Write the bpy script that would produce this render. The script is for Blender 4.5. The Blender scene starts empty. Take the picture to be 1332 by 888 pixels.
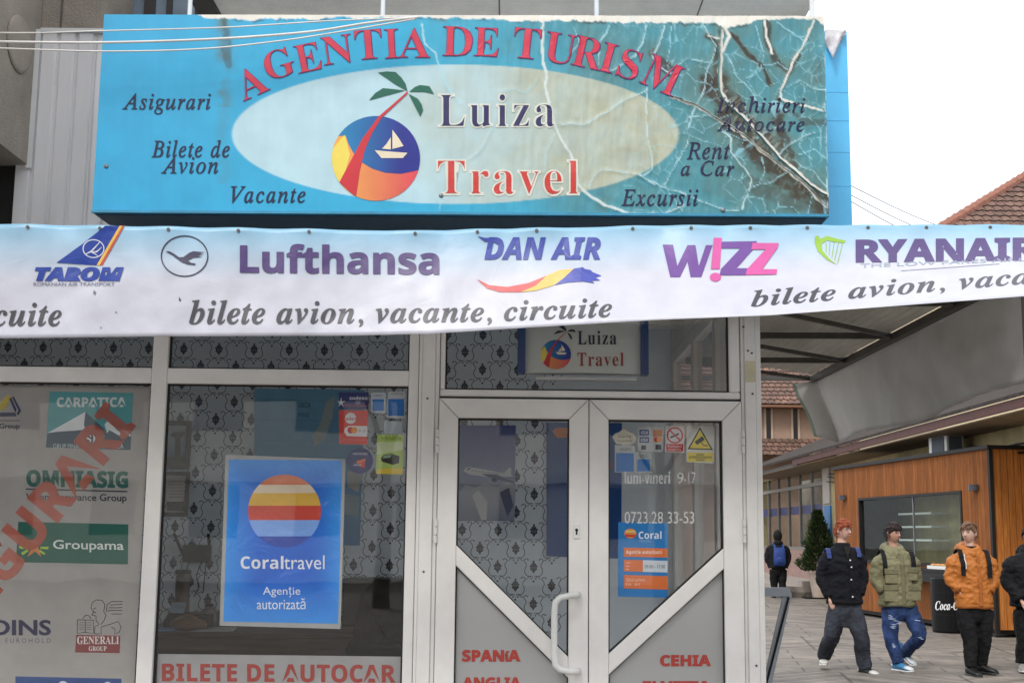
import bpy, bmesh, math, random
import numpy as np
from mathutils import Vector, Matrix, noise
from mathutils.geometry import tessellate_polygon
random.seed(7)
SC = bpy.context.scene
COL = SC.collection

# ---------------------------------------------------------------- camera, sky, sun, exposure
W, H, F = 1332.0, 888.0, 1680.0
PITCH, ROLL = math.radians(8.56), 0.0112
CAM = Vector((0.0, -6.8, 1.5))
fw = Vector((0, math.cos(PITCH), math.sin(PITCH)))
r0 = Vector((1, 0, 0)); u0 = r0.cross(fw)
RT = r0 * math.cos(ROLL) + u0 * math.sin(ROLL)
UP = -r0 * math.sin(ROLL) + u0 * math.cos(ROLL)
cam = bpy.data.cameras.new('camera'); camo = bpy.data.objects.new('camera', cam); COL.objects.link(camo)
cam.sensor_width = 36; cam.lens = 36 * F / W; cam.clip_start = 0.05; cam.clip_end = 500
M3 = Matrix((RT, UP, -fw)).transposed()
camo.matrix_world = Matrix.Translation(CAM) @ M3.to_4x4()
SC.camera = camo

SUN_EL, SUN_AZ = math.radians(48), math.radians(205)      # high, behind the photographer
world = bpy.data.worlds.new('World'); SC.world = world; world.use_nodes = True
wn = world.node_tree; wl = wn.links
bg = wn.nodes['Background']
sky = wn.nodes.new('ShaderNodeTexSky'); sky.sky_type = 'NISHITA'; sky.sun_disc = False
sky.sun_elevation = SUN_EL; sky.sun_rotation = SUN_AZ; sky.dust_density = 3; sky.air_density = 1.0
hs = wn.nodes.new('ShaderNodeHueSaturation'); hs.inputs['Saturation'].default_value = 0.12
mxw = wn.nodes.new('ShaderNodeMix'); mxw.data_type = 'RGBA'; mxw.inputs[0].default_value = 0.8
mxw.inputs['B'].default_value = (10.0, 10.4, 11.0, 1)       # even cloud cover
wl.new(sky.outputs[0], hs.inputs['Color']); wl.new(hs.outputs[0], mxw.inputs['A'])
wl.new(mxw.outputs['Result'], bg.inputs['Color']); bg.inputs['Strength'].default_value = 0.095
sun = bpy.data.lights.new('sun', 'SUN'); sun.energy = 1.1; sun.angle = math.radians(14); sun.color = (1, 0.96, 0.9)
suno = bpy.data.objects.new('sun', sun); COL.objects.link(suno)
sd = Vector((math.sin(SUN_AZ) * math.cos(SUN_EL), math.cos(SUN_AZ) * math.cos(SUN_EL), math.sin(SUN_EL)))
suno.rotation_euler = sd.to_track_quat('Z', 'Y').to_euler()
suno.location = (0, -10, 20)
vs = SC.view_settings; vs.view_transform = 'Standard'; vs.look = 'None'; vs.gamma = 1; vs.exposure = 0.88
vs.use_curve_mapping = False
SC.cycles.max_bounces = 12; SC.cycles.diffuse_bounces = 8; SC.cycles.transparent_max_bounces = 16
SC.cycles.sample_clamp_indirect = 6; SC.cycles.use_denoising = True

def ray(px, py):
    return fw + RT * ((px - W / 2) / F) + UP * ((H / 2 - py) / F)
def P(px, py, Y):                     # the point of the plane y = Y seen at that spot of the photograph
    d = ray(px, py); return CAM + d * ((Y - CAM.y) / d.y)
def ground(px, py, z=0.0):
    d = ray(px, py); return CAM + d * ((z - CAM.z) / d.z)
def hit(px, py, p0, n):
    d = ray(px, py); return CAM + d * ((p0 - CAM).dot(n) / d.dot(n))
def plane(Y):                         # map for prints lying on a plane y = Y
    return lambda x, y, o=0.0: P(x, y, Y - o)

# ---------------------------------------------------------------- helpers
def s2l(c):
    c = c / 255.0
    return c / 12.92 if c <= 0.04045 else ((c + 0.055) / 1.055) ** 2.4
def D(r, g, b, k=0.8): return (s2l(r) * k, s2l(g) * k, s2l(b) * k, 1.0)
def C(r, g, b): return (s2l(r), s2l(g), s2l(b), 1.0)

LOC = {}
def base_of(o):
    v = Vector((0, 0, 0))
    while o is not None:
        v += LOC.get(o.name, Vector((0, 0, 0))); o = o.parent
    return v
def tag(o, label, cat, group=None):
    o['label'] = label; o['category'] = cat
    if group: o['group'] = group
    return o
def thing(name, label, cat, loc=(0, 0, 0), group=None):
    o = bpy.data.objects.new(name, None); COL.objects.link(o)
    o.empty_display_size = 0.1; o.location = loc; LOC[o.name] = Vector(loc)
    return tag(o, label, cat, group)

class MB:
    def __init__(s): s.v = []; s.f = []; s.m = []; s.c = []
    def add(s, vs, fs, m=0, col=None):
        b = len(s.v); s.v += [Vector(v) for v in vs]
        for f in fs:
            s.f.append([i + b for i in f]); s.m.append(m); s.c.append(col)
    def box(s, x0, x1, y0, y1, z0, z1, m=0):
        s.obox(Vector((x0, y0, z0)), Vector((x1 - x0, 0, 0)), Vector((0, y1 - y0, 0)), Vector((0, 0, z1 - z0)), m)
    def obox(s, o, a, b, c, m=0):
        v = [o, o + a, o + a + b, o + b, o + c, o + a + c, o + a + b + c, o + b + c]
        f = [(0, 3, 2, 1), (4, 5, 6, 7), (0, 1, 5, 4), (1, 2, 6, 5), (2, 3, 7, 6), (3, 0, 4, 7)]
        if a.cross(b).dot(c) < 0: f = [t[::-1] for t in f]
        s.add(v, f, m)
    def bar(s, p, q, w, h, m=0, up=Vector((0, 0, 1))):
        p, q = Vector(p), Vector(q); d = (q - p).normalized()
        sd_ = d.cross(up)
        if sd_.length < 1e-4: sd_ = d.cross(Vector((0, 1, 0)))
        sd_.normalize(); u = sd_.cross(d)
        s.obox(p - sd_ * w / 2 - u * h / 2, q - p, sd_ * w, u * h, m)
    def rings(s, rs, m=0, cap=True, col=None):
        n = len(rs[0]); b = len(s.v)
        for r in rs: s.v += [Vector(p) for p in r]
        for i in range(len(rs) - 1):
            for j in range(n):
                k = (j + 1) % n
                s.f.append([b + i * n + j, b + i * n + k, b + (i + 1) * n + k, b + (i + 1) * n + j]); s.m.append(m); s.c.append(col)
        if cap:
            s.f.append([b + j for j in range(n)][::-1]); s.m.append(m); s.c.append(col)
            e = b + (len(rs) - 1) * n
            s.f.append([e + j for j in range(n)]); s.m.append(m); s.c.append(col)
    def tube(s, pts, r, n=8, m=0, col=None):
        pts = [Vector(p) for p in pts]
        rad = r if isinstance(r, (list, tuple)) else [r] * len(pts)
        rs = []; prev = None
        for i, p in enumerate(pts):
            t = (pts[min(i + 1, len(pts) - 1)] - pts[max(i - 1, 0)]).normalized()
            if prev is None:
                a = t.cross(Vector((0, 1, 0)))
                if a.length < 0.1: a = t.cross(Vector((1, 0, 0)))
            else:
                a = prev - t * prev.dot(t)
            a.normalize(); prev = a; b = t.cross(a)
            q = rad[i]; qa, qb = q if isinstance(q, tuple) else (q, q)
            rs.append([p + a * math.cos(2 * math.pi * j / n) * qa + b * math.sin(2 * math.pi * j / n) * qb for j in range(n)])
        s.rings(rs, m, True, col)
    def ball(s, c, rx, ry, rz, n=12, k=8, m=0, rot=None):
        c = Vector(c); rs = []
        for i in range(1, k):
            a = math.pi * i / k - math.pi / 2
            ring = []
            for j in range(n):
                t = 2 * math.pi * j / n
                q = Vector((rx * math.cos(a) * math.cos(t), ry * math.cos(a) * math.sin(t), rz * math.sin(a)))
                ring.append(c + (rot @ q if rot else q))
            rs.append(ring)
        s.rings(rs, m)
    def build(s, name, mats, parent=None, smooth=False, bevel=0.0, recenter=True):
        me = bpy.data.meshes.new(name)
        if parent is not None: off = base_of(parent)
        elif recenter and s.v:
            xs = [v.x for v in s.v]; ys = [v.y for v in s.v]; zs = [v.z for v in s.v]
            off = Vector(((min(xs) + max(xs)) / 2, (min(ys) + max(ys)) / 2, min(zs)))
        else: off = Vector((0, 0, 0))
        me.from_pydata([tuple(v - off) for v in s.v], [], s.f)
        if not isinstance(mats, (list, tuple)): mats = [mats]
        for m in mats: me.materials.append(m)
        me.polygons.foreach_set('material_index', s.m)
        if any(c is not None for c in s.c):
            at = me.color_attributes.new('Col', 'FLOAT_COLOR', 'CORNER')
            buf = []
            for p, c in zip(me.polygons, s.c):
                for k in range(p.loop_total):
                    if c is None: buf += (1, 1, 1, 1)
                    elif isinstance(c, list): buf += tuple(c[k])
                    else: buf += tuple(c)
            at.data.foreach_set('color', buf)
        if smooth: me.polygons.foreach_set('use_smooth', [True] * len(me.polygons))
        me.update()
        o = bpy.data.objects.new(name, me); COL.objects.link(o)
        if parent is not None: o.parent = parent; LOC[o.name] = Vector((0, 0, 0))
        else: o.location = off; LOC[o.name] = off
        if bevel:
            bv = o.modifiers.new('bevel', 'BEVEL'); bv.width = bevel; bv.segments = 2; bv.limit_method = 'ANGLE'
        return o

# ---------------------------------------------------------------- materials
def node_mat(name):
    m = bpy.data.materials.new(name); m.use_nodes = True
    nt = m.node_tree; return m, nt, nt.nodes['Principled BSDF']
def N(nt, t, **kw):
    n = nt.nodes.new(t)
    for k, v in kw.items(): setattr(n, k, v)
    return n
def simple(name, col, rough=0.6, metal=0.0, var=0.12, scale=6.0, bump=0.0, bscale=60.0, spec=0.5, stretch=None, var2=None):
    """base colour broken up by two sizes of soft noise, with an optional fine bump"""
    m, nt, b = node_mat(name); L = nt.links
    tc = N(nt, 'ShaderNodeTexCoord'); src = tc.outputs['Object']
    if stretch:
        mp = N(nt, 'ShaderNodeMapping'); mp.inputs['Scale'].default_value = stretch; L.new(src, mp.inputs[0]); src = mp.outputs[0]
    n1 = N(nt, 'ShaderNodeTexNoise'); n1.inputs['Scale'].default_value = scale; n1.inputs['Detail'].default_value = 6; n1.inputs['Roughness'].default_value = 0.65
    L.new(src, n1.inputs['Vector'])
    mr = N(nt, 'ShaderNodeMapRange'); mr.inputs[1].default_value = 0.3; mr.inputs[2].default_value = 0.7
    mr.inputs[3].default_value = 1 - var; mr.inputs[4].default_value = 1 + var
    L.new(n1.outputs['Fac'], mr.inputs[0])
    mx = N(nt, 'ShaderNodeMix', data_type='RGBA', blend_type='MULTIPLY'); mx.inputs[0].default_value = 1
    mx.inputs['A'].default_value = col; L.new(mr.outputs[0], mx.inputs['B'])
    L.new(mx.outputs['Result'], b.inputs['Base Color'])
    b.inputs['Roughness'].default_value = rough; b.inputs['Metallic'].default_value = metal
    b.inputs['Specular IOR Level'].default_value = spec
    if bump:
        n2 = N(nt, 'ShaderNodeTexNoise'); n2.inputs['Scale'].default_value = bscale; n2.inputs['Detail'].default_value = 4
        L.new(src, n2.inputs['Vector'])
        bp = N(nt, 'ShaderNodeBump'); bp.inputs['Strength'].default_value = bump; bp.inputs['Distance'].default_value = 0.01
        L.new(n2.outputs['Fac'], bp.inputs['Height']); L.new(bp.outputs[0], b.inputs['Normal'])
    return m
def printmat(name, rough=0.5, spec=0.4, alpha=None, wave=0.0):
    m, nt, b = node_mat(name); L = nt.links
    at = N(nt, 'ShaderNodeAttribute', attribute_name='Col')
    tc = N(nt, 'ShaderNodeTexCoord')
    n1 = N(nt, 'ShaderNodeTexNoise'); n1.inputs['Scale'].default_value = 9; n1.inputs['Detail'].default_value = 5
    L.new(tc.outputs['Object'], n1.inputs['Vector'])
    mr = N(nt, 'ShaderNodeMapRange'); mr.inputs[1].default_value = 0.3; mr.inputs[2].default_value = 0.7
    mr.inputs[3].default_value = 0.93; mr.inputs[4].default_value = 1.05
    L.new(n1.outputs['Fac'], mr.inputs[0])
    mx = N(nt, 'ShaderNodeMix', data_type='RGBA', blend_type='MULTIPLY'); mx.inputs[0].default_value = 1
    L.new(at.outputs['Color'], mx.inputs['A']); L.new(mr.outputs[0], mx.inputs['B'])
    L.new(mx.outputs['Result'], b.inputs['Base Color'])
    b.inputs['Roughness'].default_value = rough; b.inputs['Specular IOR Level'].default_value = spec
    if alpha is not None: b.inputs['Alpha'].default_value = alpha
    if wave:
        n2 = N(nt, 'ShaderNodeTexNoise'); n2.inputs['Scale'].default_value = 5; n2.inputs['Detail'].default_value = 3; n2.inputs['Distortion'].default_value = 0.8
        L.new(tc.outputs['Object'], n2.inputs['Vector'])
        bp = N(nt, 'ShaderNodeBump'); bp.inputs['Strength'].default_value = wave; bp.inputs['Distance'].default_value = 0.02
        L.new(n2.outputs['Fac'], bp.inputs['Height']); L.new(bp.outputs[0], b.inputs['Normal'])
    return m
def glassmat(name, tint=(0.985, 0.99, 0.99, 1), refl=0.052, graze=0.9):
    m, nt, b = node_mat(name); L = nt.links
    nt.nodes.remove(b)
    lw = N(nt, 'ShaderNodeLayerWeight'); lw.inputs['Blend'].default_value = 0.5
    pw = N(nt, 'ShaderNodeMath', operation='POWER'); pw.inputs[1].default_value = 5
    ma = N(nt, 'ShaderNodeMath', operation='MULTIPLY_ADD'); ma.inputs[1].default_value = graze; ma.inputs[2].default_value = refl
    L.new(lw.outputs['Facing'], pw.inputs[0]); L.new(pw.outputs[0], ma.inputs[0])
    tr = N(nt, 'ShaderNodeBsdfTransparent'); tr.inputs[0].default_value = tint
    gl = N(nt, 'ShaderNodeBsdfGlossy'); gl.inputs['Roughness'].default_value = 0.015
    ms = N(nt, 'ShaderNodeMixShader')
    L.new(ma.outputs[0], ms.inputs[0]); L.new(tr.outputs[0], ms.inputs[1]); L.new(gl.outputs[0], ms.inputs[2])
    tc = N(nt, 'ShaderNodeTexCoord'); nz = N(nt, 'ShaderNodeTexNoise'); nz.inputs['Scale'].default_value = 1.3
    L.new(tc.outputs['Object'], nz.inputs['Vector'])
    bp = N(nt, 'ShaderNodeBump'); bp.inputs['Strength'].default_value = 0.06; bp.inputs['Distance'].default_value = 0.02
    L.new(nz.outputs['Fac'], bp.inputs['Height']); L.new(bp.outputs[0], gl.inputs['Normal'])
    L.new(ms.outputs[0], nt.nodes['Material Output'].inputs['Surface'])
    return m
def translucent(m, w):
    """let part of the daylight through a thin sheet"""
    nt = m.node_tree; L = nt.links; b = nt.nodes['Principled BSDF']; out = nt.nodes['Material Output']
    t = N(nt, 'ShaderNodeBsdfTranslucent'); mx = N(nt, 'ShaderNodeMixShader'); mx.inputs[0].default_value = w
    L.new(b.inputs['Base Color'].links[0].from_socket, t.inputs['Color'])
    L.new(b.outputs[0], mx.inputs[1]); L.new(t.outputs[0], mx.inputs[2]); L.new(mx.outputs[0], out.inputs['Surface'])
    return m
PRINT = printmat('printed_vinyl', 0.45)
PRINT_MATT = printmat('printed_paper', 0.65, 0.3)
FOIL = printmat('translucent_letter_foil', 0.5, 0.3, alpha=0.6)
LETTER = printmat('cut_letter_foil', 0.5, 0.4, alpha=0.85)
GLASS = glassmat('window_glass')
PVC = simple('white_pvc', C(224, 221, 217), 0.38, var=0.09, scale=3.5, bump=0.06, bscale=22)
RUBBER = simple('black_gasket', C(22, 22, 23), 0.6)
STEEL = simple('grey_steel', C(120, 122, 125), 0.4, 0.6)
DARKSTEEL = simple('dark_painted_steel', C(84, 80, 76), 0.6, 0.1, var=0.25)
BLACK = simple('black_plastic', C(14, 14, 16), 0.5, spec=.25)
WHITE = simple('white_plastic', C(215, 215, 212), 0.4, var=0.04)

# ---------------------------------------------------------------- lettering
def mathify(s, up, lo):
    o = ''
    for c in s:
        if 'A' <= c <= 'Z': o += chr(up + ord(c) - 65)
        elif c == 'h' and lo == 0x1D44E: o += '\u210e'
        elif 'a' <= c <= 'z': o += chr(lo + ord(c) - 97)
        else: o += c
    return o
STY = {'si': (0x1D434, 0x1D44E), 'scr': (0x1D4D0, 0x1D4EA), 'sb': (0x1D400, 0x1D41A), 'sbi': (0x1D468, 0x1D482), 'xb': (0x1D5D4, 0x1D5EE), 'xbi': (0x1D63C, 0x1D656), 'xi': (0x1D608, 0x1D622)}
def glyphs(body, style='x', off=0.0, space=1.0):
    cu = bpy.data.curves.new('txt', 'FONT')
    cu.body = mathify(body, *STY[style]) if style in STY else body
    cu.size = 1; cu.offset = off; cu.space_character = space; cu.resolution_u = 3
    o = bpy.data.objects.new('txt', cu); COL.objects.link(o)
    dg = bpy.context.evaluated_depsgraph_get(); dg.update()
    me = bpy.data.meshes.new_from_object(o.evaluated_get(dg))
    vs = [(v.co.x, v.co.y) for v in me.vertices]; fs = [list(p.vertices) for p in me.polygons]
    bpy.data.objects.remove(o); bpy.data.curves.remove(cu); bpy.data.meshes.remove(me)
    return vs, fs
def T(body, style, box, col, off=0.0, space=1.0, layer=1, tilt=0.0, rot=None):
    """lettering fitted into a box of photograph coordinates (left, top, right, bottom); tilt = drop of the right end"""
    vs, fs = glyphs(body, style, off, space)
    xs = [v[0] for v in vs]; ys = [v[1] for v in vs]
    x0, x1, y0, y1 = min(xs), max(xs), min(ys), max(ys)
    L, Tp, R, B = box; out = []
    cx, cy = (L + R) / 2, (Tp + B) / 2
    for x, y in vs:
        u = (x - x0) / (x1 - x0); w = (y - y0) / (y1 - y0)
        X = L + u * (R - L); Y = B + w * (Tp - B) + tilt * u
        if rot:
            dx, dy = X - cx, Y - cy; c, s_ = math.cos(rot), math.sin(rot)
            X, Y = cx + dx * c - dy * s_, cy + dx * s_ + dy * c
        out.append((X, Y))
    return (out, fs, col, layer)
def words(item, rel=0.27):
    """split a line of lettering into its words at the wide gaps"""
    vs, fs, col, layer = item
    par = list(range(len(vs)))
    def root_(i):
        while par[i] != i: par[i] = par[par[i]]; i = par[i]
        return i
    for f in fs:
        for i in f[1:]: par[root_(i)] = root_(f[0])
    isl = {}
    for f in fs: isl.setdefault(root_(f[0]), []).append(f)
    hgt = max(v[1] for v in vs) - min(v[1] for v in vs)
    sp = sorted((min(vs[i][0] for f in g for i in f), max(vs[i][0] for f in g for i in f), k) for k, g in isl.items())
    out = []; cur = []; end = None
    for a, b, k in sp:
        if end is not None and a - end > rel * hgt: out.append(cur); cur = []; end = None
        cur.append(k); end = b if end is None else max(end, b)
    out.append(cur); res = []
    for ks_ in out:
        ff = [f for k in ks_ for f in isl[k]]; used = sorted({i for f in ff for i in f}); mp_ = {i: n for n, i in enumerate(used)}
        res.append(([vs[i] for i in used], [[mp_[i] for i in f] for f in ff], col, layer))
    return res
def poly(pts, col, layer=0):
    tr = tessellate_polygon([[Vector((p[0], p[1], 0)) for p in pts]])
    return (list(pts), [list(t) for t in tr], col, layer)
def rect(x0, y0, x1, y1, col, layer=0): return ([(x0, y0), (x1, y0), (x1, y1), (x0, y1)], [[0, 1, 2, 3]], col, layer)
def disc(cx, cy, rx, ry, col, layer=0, n=40, a0=0, a1=360):
    pts = [(cx + rx * math.cos(math.radians(a0 + (a1 - a0) * i / n)), cy + ry * math.sin(math.radians(a0 + (a1 - a0) * i / n))) for i in range(n + (a1 - a0 < 360))]
    return poly(pts, col, layer)
def ringp(cx, cy, rx, ry, w, col, layer=0, n=48):
    v = []
    for i in range(n):
        a = 2 * math.pi * i / n
        v += [(cx + rx * math.cos(a), cy + ry * math.sin(a)), (cx + (rx - w) * math.cos(a), cy + (ry - w) * math.sin(a))]
    return (v, [[2 * i, 2 * ((i + 1) % n), 2 * ((i + 1) % n) + 1, 2 * i + 1] for i in range(n)], col, layer)
def stroke(pts, w, col, layer=0):
    v = []; n = len(pts); f = []
    for i, p in enumerate(pts):
        a = pts[max(i - 1, 0)]; b = pts[min(i + 1, n - 1)]
        dx, dy = b[0] - a[0], b[1] - a[1]; l = math.hypot(dx, dy) or 1
        k = w[i] if isinstance(w, (list, tuple)) else w
        v += [(p[0] - dy / l * k / 2, p[1] + dx / l * k / 2), (p[0] + dy / l * k / 2, p[1] - dx / l * k / 2)]
    for i in range(n - 1): f.append([2 * i, 2 * i + 1, 2 * i + 3, 2 * i + 2])
    return (v, f, col, layer)
def sc(pts, k, ox, oy): return [(x / k + ox, y / k + oy) for x, y in pts]
def refine(item, step):
    vs, fs, col, layer = item
    bm = bmesh.new(); bv = [bm.verts.new((x, y, 0)) for x, y in vs]
    for f in fs:
        try: bm.faces.new([bv[i] for i in f])
        except ValueError: pass
    xs = [v[0] for v in vs]; ys = [v[1] for v in vs]
    for ax, lo, hi in ((0, min(xs), max(xs)), (1, min(ys), max(ys))):
        k = math.floor(lo / step) + 1
        while k * step < hi:
            co = [0, 0, 0]; no = [0, 0, 0]; co[ax] = k * step; no[ax] = 1
            bmesh.ops.bisect_plane(bm, geom=bm.verts[:] + bm.edges[:] + bm.faces[:], plane_co=co, plane_no=no)
            k += 1
    bm.verts.index_update()
    out = ([(v.co.x, v.co.y) for v in bm.verts], [[v.index for v in f.verts] for f in bm.faces], col, layer)
    bm.free(); return out
def decal(name, items, mapf, mat=None, parent=None, base=0.0015, gap=0.0008, step=None):
    mb = MB()
    for it in items:
        if step: it = refine(it, step)
        vs, fs, col, layer = it
        w = [mapf(x, y, base + gap * layer) for x, y in vs]
        b = len(mb.v); mb.v += w
        for f in fs:
            a = vs[f[0]]; p = vs[f[1]]; q = vs[f[2]]
            # face the camera: counter-clockwise in a y-up picture
            if (p[0] - a[0]) * (q[1] - a[1]) - (p[1] - a[1]) * (q[0] - a[0]) > 0: f = f[::-1]
            mb.f.append([i + b for i in f]); mb.m.append(0)
            mb.c.append([col(*vs[i]) for i in f] if callable(col) else col)
    return mb.build(name, mat or PRINT, parent)
def slab(name, quad, mapf, col, thick, mat, parent=None):
    """a sheet with real thickness whose outline is given in photograph coordinates"""
    a = [mapf(x, y, 0) for x, y in quad]; b = [mapf(x, y, -thick) for x, y in quad]; n = len(quad)
    mb = MB(); fs = [list(range(n))[::-1], [n + i for i in range(n)]] + [[i, (i + 1) % n, n + (i + 1) % n, n + i] for i in range(n)]
    mb.add(a + b, fs, 0, col)
    return mb.build(name, mat, parent)
# ================================================================ setting: ground
def ground_mat():
    m, nt, b = node_mat('street_paving'); L = nt.links
    tc = N(nt, 'ShaderNodeTexCoord')
    mp = N(nt, 'ShaderNodeMapping'); mp.inputs['Rotation'].default_value = (0, 0, math.radians(8)); L.new(tc.outputs['Object'], mp.inputs[0])
    sx = N(nt, 'ShaderNodeSeparateXYZ'); L.new(mp.outputs[0], sx.inputs[0])
    def mth(op, a, bb=None, c=None):
        n = N(nt, 'ShaderNodeMath', operation=op)
        for i, v in enumerate((a, bb, c)):
            if v is None: continue
            if isinstance(v, (int, float)): n.inputs[i].default_value = v
            else: L.new(v, n.inputs[i])
        return n.outputs[0]
    X, Y = sx.outputs[0], sx.outputs[1]
    pw = 1.3
    zig = mth('PINGPONG', X, pw)                       # chevron bands
    s1 = mth('ADD', Y, zig)
    st = mth('DIVIDE', s1, 0.14); fr = mth('FRACT', st); fl = mth('FLOOR', st)
    band = mth('FLOOR', mth('DIVIDE', X, pw))
    j1 = mth('LESS_THAN', mth('ABSOLUTE', mth('SUBTRACT', fr, 0.5)), 0.43)
    bx = mth('FRACT', mth('DIVIDE', X, pw)); j2 = mth('LESS_THAN', mth('ABSOLUTE', mth('SUBTRACT', bx, 0.5)), 0.485)
    wn_ = N(nt, 'ShaderNodeTexWhiteNoise', noise_dimensions='2D')
    cv = N(nt, 'ShaderNodeCombineXYZ'); L.new(fl, cv.inputs[0]); L.new(band, cv.inputs[1]); L.new(cv.outputs[0], wn_.inputs['Vector'])
    # large slabs in bands
    br = N(nt, 'ShaderNodeTexBrick'); br.inputs['Scale'].default_value = 1; br.inputs['Mortar Size'].default_value = 0.012
    br.inputs['Brick Width'].default_value = 1.1; br.inputs['Row Height'].default_value = 0.42
    br.inputs['Color1'].default_value = (0.75, 0.75, 0.75, 1); br.inputs['Color2'].default_value = (1, 1, 1, 1); br.inputs['Mortar'].default_value = (0.3, 0.3, 0.3, 1)
    L.new(mp.outputs[0], br.inputs['Vector'])
    yb = mth('FRACT', mth('DIVIDE', mth('ADD', Y, 5.0), 5.6)); sel = mth('LESS_THAN', yb, 0.47)
    nz = N(nt, 'ShaderNodeTexNoise'); nz.inputs['Scale'].default_value = 0.7; nz.inputs['Detail'].default_value = 8; nz.inputs['Roughness'].default_value = 0.7; L.new(tc.outputs['Object'], nz.inputs['Vector'])
    v1 = mth('MULTIPLY_ADD', wn_.outputs['Value'], 0.55, 0.62)
    jj = mth('MULTIPLY', j1, j2)
    v1 = mth('MULTIPLY', v1, mth('MULTIPLY_ADD', jj, 0.6, 0.4))
    mxs = N(nt, 'ShaderNodeMix', data_type='RGBA'); L.new(sel, mxs.inputs[0]); L.new(v1, mxs.inputs['B']); L.new(br.outputs['Color'], mxs.inputs['A'])
    dirt = mth('MULTIPLY_ADD', nz.outputs['Fac'], 0.9, 0.5)
    mx = N(nt, 'ShaderNodeMix', data_type='RGBA', blend_type='MULTIPLY'); mx.inputs[0].default_value = 1
    L.new(mxs.outputs['Result'], mx.inputs['A']); L.new(dirt, mx.inputs['B'])
    mx2 = N(nt, 'ShaderNodeMix', data_type='RGBA', blend_type='MULTIPLY'); mx2.inputs[0].default_value = 1
    mx2.inputs['B'].default_value = C(132, 123, 114)
    vo = N(nt, 'ShaderNodeTexVoronoi'); vo.inputs['Scale'].default_value = 2.6; L.new(tc.outputs['Object'], vo.inputs['Vector'])
    gum = mth('MULTIPLY_ADD', mth('LESS_THAN', vo.outputs['Distance'], .07), -.45, 1.0)
    n3 = N(nt, 'ShaderNodeTexNoise'); n3.inputs['Scale'].default_value = 2.2; n3.inputs['Detail'].default_value = 9; n3.inputs['Roughness'].default_value = .75; L.new(tc.outputs['Object'], n3.inputs['Vector'])
    st2 = N(nt, 'ShaderNodeMapRange'); st2.inputs[1].default_value = .36; st2.inputs[2].default_value = .6; st2.inputs[3].default_value = .62; st2.inputs[4].default_value = 1.12; L.new(n3.outputs['Fac'], st2.inputs[0])
    m9 = N(nt, 'ShaderNodeMix', data_type='RGBA', blend_type='MULTIPLY'); m9.inputs[0].default_value = 1; L.new(mx.outputs['Result'], m9.inputs['A']); L.new(mth('MULTIPLY', gum, st2.outputs[0]), m9.inputs['B'])
    L.new(m9.outputs['Result'], mx2.inputs['A'])
    L.new(mx2.outputs['Result'], b.inputs['Base Color']); b.inputs['Roughness'].default_value = 0.75
    bp = N(nt, 'ShaderNodeBump'); bp.inputs['Strength'].default_value = 0.4; bp.inputs['Distance'].default_value = 0.01
    L.new(jj, bp.inputs['Height']); L.new(bp.outputs[0], b.inputs['Normal'])
    return m
mb = MB(); S = 200
mb.add([(-S, -S, 0), (S, -S, 0), (S, S, 0), (-S, S, 0)], [(0, 1, 2, 3)])
gr = mb.build('pavement', ground_mat(), recenter=False); gr['kind'] = 'structure'

# ================================================================ the shop
Z_FLOOR, Z_CEIL = 0.15, 3.36
XR = 1.315                                    # outer right edge of the shop
shop = thing('travel_agency_shop', 'white PVC framed shop with two windows and a glazed double door under the banner', 'shop', (-0.5, 0, 0))
def vx(px, py=700): return P(px, py, 0).x
def vz(px, py): return P(px, py, 0).z
xA0, xA1 = vx(188.5), vx(209)                 # bar between the two windows
xB0, xB1 = vx(527.5), vx(569)                 # post between window and door
xD0, xDm, xD1 = vx(568.8), vx(765), vx(964.5)
zT0, zT1 = vz(360, 501), vz(360, 481)         # window transom
zDT = vz(765, 521); zDG = vz(665, 545)        # top of the leaves, top of their glass
zTG = vz(700, 508); zTop = 2.93
zW = 0.45
# frame members, each butted to the next
def piece(x0, x1, z0, z1, y0=-0.035, y1=0.045):
    mb.box(x0, x1, y0, y1, z0, z1)
mb = MB(); XL = -6.5
piece(xA0, xA1, zW, zTop - 0.07, -0.038)
piece(XL, xB1, zTop - 0.07, zTop)
piece(XL, xA0, zT0, zT1); piece(xA1, xB0, zT0, zT1)
piece(XL, xB0, zW - 0.08, zW)
piece(XL, XL + 0.08, zW, zTop - 0.07)
mb.build('window_frame', PVC, shop, bevel=0.006)
mb = MB()
piece(xB0, xB0 + 0.052, zW, zTop - 0.07, -0.03)
xp = xB0 + 0.055; piece(xp, xp + 0.018, Z_FLOOR, zTop - 0.07, -0.042)
piece(xp + 0.018, xp + 0.085, Z_FLOOR, zTop - 0.07, -0.048); piece(xp + 0.085, xB1 - 0.004, Z_FLOOR, zTop - 0.07, -0.036)
mb.build('corner_post', PVC, shop, bevel=0.005)
mb = MB()
x0 = xD1 + 0.004
piece(x0, x0 + 0.018, Z_FLOOR, zTop, -0.036); piece(x0 + 0.018, x0 + 0.074, Z_FLOOR, zTop, -0.047); piece(x0 + 0.074, XR, Z_FLOOR, zTop, -0.04)
mb.build('end_post', PVC, shop, bevel=0.005)
pl = MB(); a = P(976, 483, -0.047); pl.box(a.x - 0.026, a.x + 0.026, -0.0505, -0.0475, a.z - 0.055, a.z + 0.055)
pl.build('cover_plate', simple('yellowed_plastic', C(205, 196, 165), 0.5), shop)
for px, py in ((973, 456), (978, 459), (979, 512), (967, 425), (984, 865), (556, 518), (551, 743)):
    sp = MB(); a = P(px, py, -0.05); sp.ball(a, 0.006, 0.004, 0.006, 8, 6); sp.build('screw', DARKSTEEL, shop)
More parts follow.
